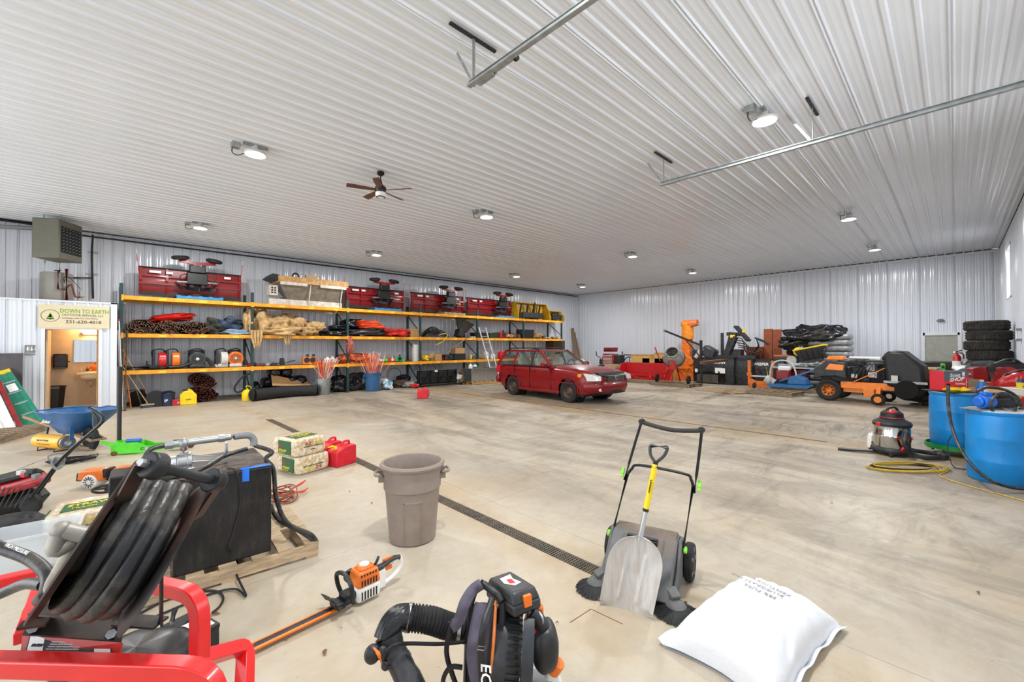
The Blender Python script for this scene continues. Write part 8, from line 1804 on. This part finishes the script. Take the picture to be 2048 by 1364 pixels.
# benches
def bench(lab, x0, y0, x1, y1, h, m, nm='workbench'):
    t = thing(nm, lab, 'bench', ((x0+x1)/2, (y0+y1)/2, 0)); w, d = abs(x1-x0)/2, abs(y1-y0)/2
    B().b2((-w, -d, h-.05), (w, d, h)).obj('bench_top', m, t, bev=.004)
    for i in (-1, 1):
        for j in (-1, 1): B().b2((i*(w-.06)-.04, j*(d-.06)-.04, 0), (i*(w-.06)+.04, j*(d-.06)+.04, h-.05)).obj('leg', M_dk, t)
    B().b2((-w+.05, -d+.05, h*.4), (w-.05, d-.05, h*.4+.03)).obj('lower_shelf', M_woodd, t); return t
bench('workbench with plywood top before the service door', 16.9, -.55, 17.7, .78, .98, M_ply)
bench('workbench along the right wall carrying the red vise', 9.6, -1.05, 13.6, -.35, 1.0, M_ply)
def pl(nm, lab, cat, px, py, zc, rz=-PI/2, rot=None): # stands with its foot at the pixel
    q = P3(px, py, zc); return thing(nm, lab, cat, q, rz, rot=rot)
BH = .981
def onb(nm, lab, cat, px, X_, z=BH, rz=-PI/2): y = hit(px, 740, 0, X_).y; return thing(nm, lab, cat, (X_, y, z), rz)
t = onb('truck_bed_cover', 'long black rounded cover lying behind the workbench', 'cover', 1895, 18.2, .95); B().prism([(-.95, 0), (-.88, .20), (-.6, .28), (.8, .28), (1.0, .2), (1.02, 0)], -.3, .3).obj('shell', M_black, t, bev=.04); B().b2((-.85, -.25, -.95), (.9, .25, .0)).obj('support', M_ink, t)
t = onb('beverage_can', 'bright green drink can on the workbench', 'can', 1886, 17.2); B().lathe([(0, 0), (.045, 0), (.05, .02), (.05, .20), (.04, .22), (0, .22)], 18).obj('body', M_green, t); B().b2((-.03, -.052, .08), (.03, -.048, .16)).obj('print', M_ink, t)
t = onb('fire_extinguisher', 'red fire extinguisher with white label on the workbench', 'fire extinguisher', 1914, 17.2)
B().lathe([(0, 0), (.085, 0), (.09, .02), (.09, .40), (.06, .47), (.03, .49), (.03, .53), (0, .53)], 22).obj('cylinder', M_red, t); B().lathe([(.091, .10), (.0925, .10), (.0925, .30), (.091, .30)], 22).obj('label', M_label, t)
B().bar((-.02, 0, .55), (.10, 0, .60), .03).bar((-.02, 0, .52), (.10, 0, .53), .025).obj('lever', M_black, t); B().tube([(.02, 0, .53), (.13, 0, .48), (.12, 0, .25)], .015, 8, smooth=4).obj('hose', M_ink, t); B().cyl((-.03, -.03, .53), (-.05, -.06, .55), .025, n=10).obj('gauge', M_label, t)
for k in range(6):
    t = onb('bench_clutter', ['white crumpled rag on the workbench right of the extinguisher', 'brown cardboard tray on the workbench', 'black hand tool on the workbench edge', 'tan offcut at the left end of the workbench', 'grey bracket lying behind the green can', 'dark glove at the workbench right end'][k], 'clutter', [1938, 1950, 1933, 1862, 1875, 1962][k], 17.1+.05*k); w_ = [.6, .8, .3, .4, .3, .3][k]
    B().blob((0, 0, .06), (w_/2, .2, [.14, .07, .06, .04, .05, .08][k]), 110+k, .25, n=24, m=12, flat=-.06, wr=.08).obj('body', [M_label, M_card, M_ink, M_ply, M_grey, M_ink][k], t, ang=80)
t = onb('torn_cardboard', 'torn cardboard flap hanging off the workbench front', 'cardboard', 1872, 16.85, .98); B().add([(-.3, 0, .01), (.35, 0, .01), (.25, -.02, -.12), (-.1, -.03, -.35), (-.22, -.03, -.36), (-.1, -.01, -.1)], [(0, 1, 2, 3, 4, 5)]).add([(-.3, .006, .01), (.35, .006, .01), (.25, -.014, -.12), (-.1, -.024, -.35), (-.22, -.024, -.36), (-.1, -.004, -.1)], [(5, 4, 3, 2, 1, 0)]).obj('flap', M_card, t)
t = onb('axe_head', 'steel axe head and handle standing among the rags', 'axe', 1936, 17.0); B().prism([(-.09, .36), (.10, .40), (.12, .28), (-.02, .26), (-.1, .22)], -.02, .02).obj('head', M_steel, t); B().tube([(.02, 0, .3), (.05, 0, .15), (.04, 0, 0)], .02, 8).obj('handle', M_woodd, t)
t = onb('grey_jacket', 'charcoal jacket heaped on the bench in front of the tall tyres', 'jacket', 1976, 15.3, 1.0); B().blob((0, 0, .14), (.42, .3, .20), 121, .25, n=40, m=20, flat=-.14, wr=.1).obj('cloth', mat('charcoal fabric', '#45484b', .9, bump=.4), t, ang=80); B().b2((-.4, -.25, -1), (.4, .25, 0)).obj('crate_under', M_woodd, t)
for k, (px, X_, z0, w_, h_) in enumerate(((1850, 17.2, 0, .35, .36), (1845, 17.0, .38, .30, .3))):
    y = hit(px, 740, 0, X_).y; t = thing('small_tire', ['small black tyre on the floor at the left end of the workbench', 'second black tyre resting on the small one by the workbench'][k], 'tire', (X_, y, z0+.19), -PI/2); B().torus((0, 0, 0), .26, .12, 'z' if k else 'z', 30, 10).obj('rubber', M_tire, t)
    B().cyl((0, 0, -.05), (0, 0, .05), .15, n=18).obj('rim', M_dk, t)
# red vise and machines on the right bench
t = thing('bench_vise', 'big red bench vise on the right-hand workbench', 'vise', (11.6, -.56, 1.0), -PI/2+.35)
B().b2((-.16, -.12, 0), (.16, .12, .06)).cyl((0, 0, .05), (0, 0, .11), .12, n=20).obj('base', M_red, t, bev=.01)
B().prism([(-.40, .12), (-.42, .30), (-.30, .34), (-.22, .34), (-.2, .10)], -.10, .10).prism([(-.10, .09), (-.12, .30), (.02, .34), (.10, .26), (.30, .22), (.30, .12)], -.09, .09).obj('jaw', M_redd, t, bev=.015)
B().b2((-.21, -.11, .26), (-.11, .11, .35)).obj('jaw_plate', M_dk, t); B().cyl((.1, 0, .18), (.55, 0, .18), .035, n=16).obj('screw', M_steel, t); B().cyl((-.46, 0, .2), (-.46, -.2, .2), .012, n=8).cyl((-.50, 0, .2), (-.40, 0, .2), .03, n=12).obj('handle', M_steel, t)
for k, (X_, y, z, w_, d_, h_, m, m2, lb, nm) in enumerate(((12.5, -.70, 1.0, .55, .4, .34, M_red, M_ink, 'red engine on the right bench beyond the vise', 'red_engine'), (10.7, -.75, 1.0, .5, .4, .30, M_red, M_steel, 'red machine on the right bench at the picture edge', 'red_machine'), (13.2, -.7, 1.0, .5, .35, .25, M_woodd, M_ink, 'brown leather tool belt on the far end of the right bench', 'tool_belt'), (12.0, -.68, 1.0, .6, .3, .42, M_ink, M_red, 'black hose bundle behind the vise', 'hose_bundle'), (12.9, -.5, .42, .8, .5, .3, M_dk, rusty, 'dark clutter under the right bench', 'under_bench_box'), (11.6, -.6, .42, .9, .5, .4, M_ink, M_galv, 'black crate of parts under the red vise', 'parts_crate'))):
    t = thing(nm, lb, 'machine' if k < 2 else 'gear', (X_, y, z), -PI/2+.2)
    B().blob((0, 0, h_/2), (w_/2, d_/2, h_/2), 130+k, .16, n=26, m=14, flat=-h_/2, p=.6, wr=.04).obj('body', m, t, ang=70); B().cyl((-.05, -d_*.55, h_*.5), (-.05, -d_*.3, h_*.5), h_*.3, n=18).obj('fitting', m2, t, bev=.005); B().tube([(-w_*.4, 0, h_*.8), (0, -.1, h_*1.15), (w_*.4, 0, h_*.7)], .02, 8, smooth=4).obj('hose', M_hose, t)
for k, (px, py, zc, w_, m) in enumerate(((1955, 775, 9.5, .45, M_woodd), (1975, 770, 8.8, .4, M_dk), (1938, 770, 9.8, .4, M_black), (1995, 772, 8.2, .4, M_pk), (1900, 768, 12.2, .5, M_ink))):
    q = cvp(px, zc); q.y = max(q.y, -.75); t = thing('storage_bin', ['brown', 'dark grey', 'black', 'scuffed black', 'large black'][k]+' bin of scrap standing behind the blue barrels', 'bin', q, -PI/2+.3*k); b = B(); b.lathe([(0, 0), (.2, 0), (.24, .62), (.26, .62), (.26, .65), (.22, .65), (.19, .1), (0, .1)], 4, M=Rz(PI/4)); b.obj('body', m, t, bev=.01)
    B().blob((0, 0, .62), (.17, .17, .12), 140+k, .3, n=18, m=10, wr=.2).obj('contents', [rusty, M_redd, M_woodd, M_galv, tanw][k], t, ang=80)
# blue barrels
M_bar = mat('blue barrel plastic', '#0f86cf', .35, var=.06, dirt='#0a5f99', dirt_amt=.35)
def barrel(lab, p, H=.88, R=.292, open_=True):
    t = thing('blue_barrel', lab, 'barrel', p); 
    pr = [(0, 0), (R-.03, 0), (R-.005, .03)]
    for z in (.27, .56): pr += [(R, z-.03), (R+.004, z-.008), (R+.004, z+.008), (R, z+.03)] if True else []
    pr += [(R, H-.10), (R-.01, H-.05), (R+.004, H-.03), (R+.006, H-.008), (R-.002, H), (R-.012, H), (R-.014, H-.06), (R-.012, .30), (0, .30)]
    B().lathe(pr, 56).obj('body', M_bar, t, ang=40); B().lathe([(R-.03, H-.002), (R+.002, H-.002), (R+.002, H+.004), (R-.03, H+.004)], 48).obj('cut_rim', mat('dirty white rim', '#cfd3d2', .6, var=.15, dirt='#5a5f60', dirt_amt=.5), t); return t
p1 = cvp(1996, 5.42); p1.x += .0; barrel('nearest blue plastic barrel with a black hose draped over it', p1, .90, .30)
p2 = cvp(1907, 6.72, .13); barrel('blue plastic barrel standing on a green dolly', p2, .86, .29)
t = thing('barrel_dolly', 'green steel dolly under the rear blue barrel', 'dolly', (p2.x, p2.y, 0)); M_gd = mat('green dolly paint', '#14852f', .4, var=.15)
B().lathe([(0, .10), (.33, .10), (.35, .10), (.35, .17), (.335, .17), (.33, .125), (0, .125)], 24).obj('ring', M_gd, t)
for k in range(4): a = k*PI/2+.5; B().box((.28*math.cos(a), .28*math.sin(a), .105), (.12, .1, .03), rot=(0, 0, a)).obj('bracket', M_gd, t); B().cyl((.28*math.cos(a), .28*math.sin(a)-.015, .04), (.28*math.cos(a), .28*math.sin(a)+.015, .04), .04, n=14).cyl((.28*math.cos(a), .28*math.sin(a), .05), (.28*math.cos(a), .28*math.sin(a), .10), .015, n=8).obj('caster', M_steel, t)
# things on the barrels
fz = p2.z+.865
t = thing('plywood_board', 'black board lying across the rear blue barrel', 'board', (p2.x, p2.y, fz), face); B().b2((-.28, -.26, 0), (.28, .26, .012)).obj('board', M_black, t)
t = thing('shop_towel_box', 'red and grey box of shop towels on the rear blue barrel', 'box', V((p2.x, p2.y, fz+.013))+rgt*.02+fwd*.1, face-.03)
B().b2((-.19, -.12, 0), (.19, .12, .31)).obj('carton', mat('bright red carton', '#d82a3a', .5, var=.03), t, bev=.003)
B().add([(-.191, -.1215, .31), (-.191, -.1215, .15), (.191, -.1215, .25), (.191, -.1215, .31)], [(0, 1, 2, 3)]).obj('grey_panel', mat('slate print', '#5b6470', .5), t); B().b2((-.19, -.12, .309), (.19, .12, .312)).obj('top_flap', MATS['slate print'], t)
text('lettering', 'Scott', .075, M_label, t, (-.10, -.123, .225), bold=.0015, shear=.15); text('lettering', 'SHOP', .085, M_label, t, (-.11, -.124, .145), (PI/2, -.1, 0), bold=.003, shear=.35, ax=1.05); text('lettering', 'TOWELS', .04, M_label, t, (-.02, -.124, .10), bold=.001)
B().b2((.09, -.1235, .24), (.13, -.1225, .30)).b2((.15, -.1235, .06), (.155, -.1225, .20)).b2((.135, -.1235, .14), (.175, -.1225, .145)).obj('print_block', M_label, t); B().b2((.08, -.124, .02), (.17, -.123, .05)).obj('print_block', M_ink, t)
t = thing('yellow_gloves', 'yellow rubber gloves lying on the rear barrel', 'gloves', V((p2.x, p2.y, fz+.013))-rgt*.13-fwd*.1, face); B().blob((0, 0, .03), (.13, .08, .04), 5, .2, wr=.08).blob((.14, -.03, .03), (.10, .05, .035), 7, .25, wr=.1).obj('gloves', M_yel, t, ang=80)
t = thing('spray_bottle', 'blue and white spray bottle hanging at the barrel rim', 'bottle', V((p2.x, p2.y, p2.z+.55))+rgt*.07-fwd*.335, face); B().lathe([(0, 0), (.04, 0), (.055, .12), (.055, .22), (.02, .30), (.0, .30)], 16).obj('body', mat('clear amber', '#c9c2b5', .2, alpha=.7), t); B().lathe([(.0, .29), (.045, .29), (.06, .42), (.03, .50), (0, .5)], 14).obj('cap', M_blue, t); B().b2((-.03, -.058, .34), (.03, -.052, .44)).obj('mark', M_label, t)
# pump with hose loops on the near barrel
t = thing('utility_pump', 'blue and black electric pump with hose loops on the near barrel', 'pump', V((p1.x, p1.y, .905))-rgt*.03+fwd*.03, face)
B().b2((-.30, -.10, 0), (.30, .14, .012)).obj('base_plate', M_galv, t)
B().cyl((-.18, 0, .10), (-.04, 0, .10), .085, n=24).cyl((-.21, 0, .10), (-.18, 0, .10), .06, n=20).box((-.10, 0, .20), (.10, .08, .05)).obj('pump_head', mat('royal blue casting', '#1464c8', .35, coat=.2), t, bev=.01)
B().cyl((-.04, 0, .10), (.20, 0, .10), .075, n=24).obj('motor', M_black, t)
fn = B()
for k in range(18): a = k*2*PI/18; fn.bar((-.03, math.cos(a)*.075, .10+math.sin(a)*.075), (.19, math.cos(a)*.075, .10+math.sin(a)*.075), .005, .014)
fn.obj('cooling_fins', M_dk, t, kind='stuff'); B().cyl((.20, 0, .10), (.26, 0, .10), .08, n=24).box((.06, 0, .19), (.14, .1, .05)).obj('fan_cover', M_black, t, bev=.01)
B().torus((-.05, -.15, .075), .155, .016, 'y', 40, 10).obj('hose_loop', M_hose, t); B().tube([(-.10, .1, .22), (.05, .12, .27), (.22, .08, .25), (.31, .02, .17), (.33, -.02, .06), (.28, -.05, .01)], .018, 10, smooth=6).obj('hose', M_hose, t)
# long black hose over the barrels
def Q2(px, py, zc): return P3(px, py, zc)
o = tag(B().tube([Q2(1897, 768, 6.35), Q2(1896, 800, 6.3), Q2(1903, 850, 6.05), Q2(1925, 905, 5.5), Q2(1965, 950, 5.05), Q2(2010, 972, 4.95), Q2(2060, 978, 4.95), Q2(2120, 972, 5.0)], [.021]*12+[.018]*40, 12, smooth=8).obj('water_hose', M_hose), 'long black hose hanging down in front of the blue barrels', 'hose')
tag(B().tube([Q2(1990, 812, 5.5), Q2(2030, 824, 5.25), Q2(2070, 830, 5.2)], .012, 8, smooth=4).obj('grey_hose', M_grey), 'thin grey hose along the rim of the near barrel', 'hose')
p = G(1905, 938); o = tag(B().tube([Q2(1904, 870, 6.2), Q2(1895, 890, 6.2), p+V((0, 0, .05)), p+V((.05, -.1, .01)), p+V((.1, -.2, .01))], .006, 6, smooth=5).obj('plug_cord', M_ink), 'thin black plug cord hanging beside the green dolly', 'cord')
# red toolbox with white lid and spray can behind the near barrel
q = cvp(2046, 6.25); q.z = .0; t = thing('tool_cart', 'red metal tool cart at the right edge behind the near barrel', 'tool cart', q, face)
B().b2((-.17, -.2, .15), (.35, .2, .98)).obj('cabinet', M_red, t, bev=.006); B().b2((-.10, -.205, .70), (.3, -.2, .90)).obj('drawer', M_redd, t); B().b2((-.06, -.225, .78), (.25, -.205, .80)).obj('drawer_pull', M_steel, t)
for x in (-.12, .3): B().cyl((x, 0, .0), (x, 0, .15), .03, n=10).obj('caster', M_ink, t)
t2 = thing('white_tray', 'white plastic tray on top of the red tool cart', 'tray', q+V((0, 0, .981)), face); B().lathe([(0, 0), (.62, 0), (.72, .10), (.76, .10), (.76, .12), (.68, .12), (.6, .02), (0, .02)], 4, M=Matrix.Diagonal((.33, .28, 1, 1)) @ Rz(PI/4)).obj('tray_body', M_white, t2, bev=.01)
t2 = thing('spray_can', 'yellow and blue spray can with red cap on the tool cart', 'can', q-rgt*.03+V((0, 0, 1.01)), face); B().lathe([(0, 0), (.05, 0), (.05, .20), (.04, .22), (0, .22)], 20).obj('body', mat('dark blue print', '#182c66', .35), t2); B().lathe([(.0505, .06), (.052, .06), (.052, .17), (.0505, .17)], 20, cap=False).obj('yellow_shield', M_yel, t2); B().cyl((0, 0, .22), (0, 0, .27), .035, n=14).obj('cap', M_red, t2); text('lettering', 'WD-40', .035, mat('dark blue print', '#182c66'), t2, (-.045, -.0535, .10), bold=.001)
t2 = thing('yellow_tool', 'yellow handled tool hooked on the left side of the red cart', 'tool', q-rgt*.21+V((0, 0, .72)), face); B().box((0, -.1, .08), (.05, .05, .2)).obj('body', M_yel, t2, bev=.015); B().box((0, -.13, .14), (.02, .02, .05)).obj('trigger', M_ink, t2)
# shop vacuum
p = cvp(1782, 6.72); t = thing('shop_vacuum', 'stainless and black wet-dry shop vacuum with red latches', 'vacuum', p, face)
M_ss = mat('polished stainless', '#c9c9c7', .12, 1., var=.05)
B().lathe([(0, .12), (.215, .12), (.222, .14), (.222, .30), (.226, .31), (.222, .32), (.222, .47), (0, .47)], 48).obj('drum', M_ss, t)
B().lathe([(0, .03), (.24, .04), (.27, .07), (.27, .10), (.23, .14), (0, .14)], 8).obj('base', M_dk, t, bev=.01)
for k in range(4): a = k*PI/2+PI/4; B().cyl((.25*math.cos(a)-.02, .25*math.sin(a), .035), (.25*math.cos(a)+.02, .25*math.sin(a), .035), .035, n=14).obj('caster', M_black, t, bev=.005)
B().lathe([(.0, .46), (.235, .46), (.245, .50), (.22, .53), (.14, .58), (.14, .60), (0, .60)], 40).obj('lid', M_dk, t); B().lathe([(.13, .585), (.155, .585), (.15, .60), (.13, .60)], 32).obj('red_ring', M_redd, t)
B().lathe([(.0, .59), (.14, .59), (.135, .66), (.09, .70), (0, .71)], 32, sx=1.05).obj('motor_head', M_black, t); B().sph((-.05, -.06, .68), (.075, .06, .03), 16, 8).obj('red_badge', M_red, t); B().tube([(-.09, 0, .68), (-.05, 0, .735), (.05, 0, .745), (.11, 0, .68)], .017, 8, smooth=5).obj('handle', M_black, t)
for s in (-1, 1): B().box((s*.235, -.03, .49), (.05, .07, .06)).obj('latch', M_red, t, bev=.01)
B().lathe([(0, 0), (.055, 0), (.05, .03), (0, .03)], 16, M=T(-.02, -.225, .13) @ Rx(PI/2+.3)).obj('drain_cap', M_red, t)
text('lettering', 'shop•vac', .075, M_red, t, (-.13, -.224, .285), bold=.002, ax=.95)
B().tube([(.0, -.18, .41), (-.03, -.27, .42), (-.09, -.32, .36), (-.11, -.34, .24), (-.05, -.36, .12), (.12, -.38, .05), (.40, -.36, .04), (.58, -.28, .04), (.60, -.15, .04), (.42, -.02, .05), (.25, .02, .08)], .033, 14, smooth=7).obj('hose', M_hose, t)
B().cyl((0, -.17, .42), (.0, -.24, .42), .045, n=16).obj('inlet', M_black, t); B().tube([(.05, -.23, .46), (.02, -.24, .40), (.08, -.24, .28), (.02, -.24, .15)], .006, 6, smooth=4).obj('cord', M_ink, t)
q0, q1 = G(1676, 897, .02), G(1745, 903, .04); tag(B().tube([q0, (q0+q1)/2, q1+V((.1, -.05, 0))], [.05, .045, .045], 6, up=(0, 0, 1), flat=.5).obj('crevice_nozzle', M_black), 'flat black vacuum nozzle lying left of the shop vacuum', 'nozzle')
q = G(1741, 896); t = thing('oil_jug', 'white jug with yellow and red label behind the shop vacuum', 'jug', q+V((.03, -.02, 0)), face); t.scale = (.85,)*3; B().prism([(-.07, 0), (.07, 0), (.07, .20), (.03, .27), (-.03, .30), (-.06, .24)], -.05, .05).obj('body', M_white, t, bev=.015); B().b2((-.06, -.054, .03), (.06, -.051, .15)).obj('label', mat('amber printed label', '#d99a2b', .4, var=.3, col2='#a8332a', mix=(.45, .55), scale=30), t); B().cyl((0, 0, .28), (0, 0, .32), .02, n=10).obj('cap', M_white, t)
t = thing('extension_cord', 'coil of yellow extension cord on the floor before the vacuum', 'cord', G(1812, 938)); M_yc = mat('yellow cord', '#c9a41e', .5)
for k in range(8): r = .30+.05*math.sin(k*1.7); B().tube([(r*1.6*math.cos(a)*rgt.x*1+r*.6*math.sin(a)*fwd.x+.03*math.sin(k), r*1.6*math.cos(a)*rgt.y+r*.6*math.sin(a)*fwd.y+.04*math.cos(k*2), .006+.006*k) for a in np.linspace(0, 2*PI, 26)[:-1]], .006, 6, closed=True).obj('coil', M_yc if k % 3 else M_ink, t)
o = tag(B().tube([G(1870, 940, .01), G(1905, 946, .01)+V((.05, .05, 0)), G(1880, 952, .01), G(1960, 968, .01)+V((-.2, .1, 0)), G(2048, 1002, .01), G(2120, 1030, .01)], .006, 6, smooth=8).obj('cord_run', M_yc), 'single yellow cord running along the floor to the right edge', 'cord')
# handle on the right wall, and leaves on the floor
t = thing('pull_bar', 'white pull handle fixed on the right wall', 'handle', (15.6, R_+.03, 0)); q = hit(2041, 659, 1, R_+.03); q2 = hit(2041, 680, 1, R_+.03); t.location = (q.x, R_+.03, q2.z); hh = q.z-q2.z; B().cyl((0, .06, 0), (0, .06, hh), .02, n=10).obj('grip', M_white, t)
for z in (0, hh): B().b2((-.04, -.02, z-.03), (.04, .07, z+.03)).obj('mount', M_grey, t)
M_leaf = mat('dry brown leaf', '#8a5a33', .8, var=.3)
for k, (px, py, s_) in enumerate(((1368, 1210, .035), (650, 1312, .04), (441, 1228, .045), (745, 1006, .03), (1110, 1246, .02), (570, 1282, .02), (840, 1030, .02), (1480, 1165, .0), (1660, 1005, .03), (1540, 1205, .025), (1960, 1190, .03), (700, 985, .02), (590, 1040, .03), (1300, 1080, .0))):
    if not s_: continue
    p = G(px, py, .003); o = bpy.data.objects.new('dry_leaf', B().add([(0, 0, 0), (s_*.6, s_*.3, .012), (s_*1.3, .0, .004), (s_*.7, -s_*.35, .014), (0, 0, .003), (s_*.6, s_*.3, .015), (s_*1.3, .0, .007), (s_*.7, -s_*.35, .017)], [(0, 1, 2, 3), (7, 6, 5, 4), (0, 4, 5, 1), (1, 5, 6, 2), (2, 6, 7, 3), (3, 7, 4, 0)]).mesh('dry_leaf', M_leaf)); COL.objects.link(o); o.location = p; o.rotation_euler = (0, 0, k*1.3)
    _, nb, dx_, dy_ = min(((abs(px-a)+abs(py-c), s, px-a, py-c) for a, c, s in ((1340, 1150, 'floor sweeper'), (720, 1180, 'hedge trimmer'), (400, 1300, 'car battery'), (825, 1000, 'brown trash can'), (1500, 1250, 'white sack'), (600, 920, 'straw bales'), (1000, 1250, 'backpack blower'), (1780, 900, 'shop vacuum'), (560, 1010, 'jumper cables'))))
    rel = ('far ' if abs(dx_)+abs(dy_) > 130 else '')+(('to the right of' if dx_ > 0 else 'to the left of') if abs(dx_) > abs(dy_) else ('in front of' if dy_ > 0 else 'behind'))
    tag(o, 'dry brown leaf scrap '+rel+' the '+nb, 'leaf', 'leaf scraps near the '+nb)
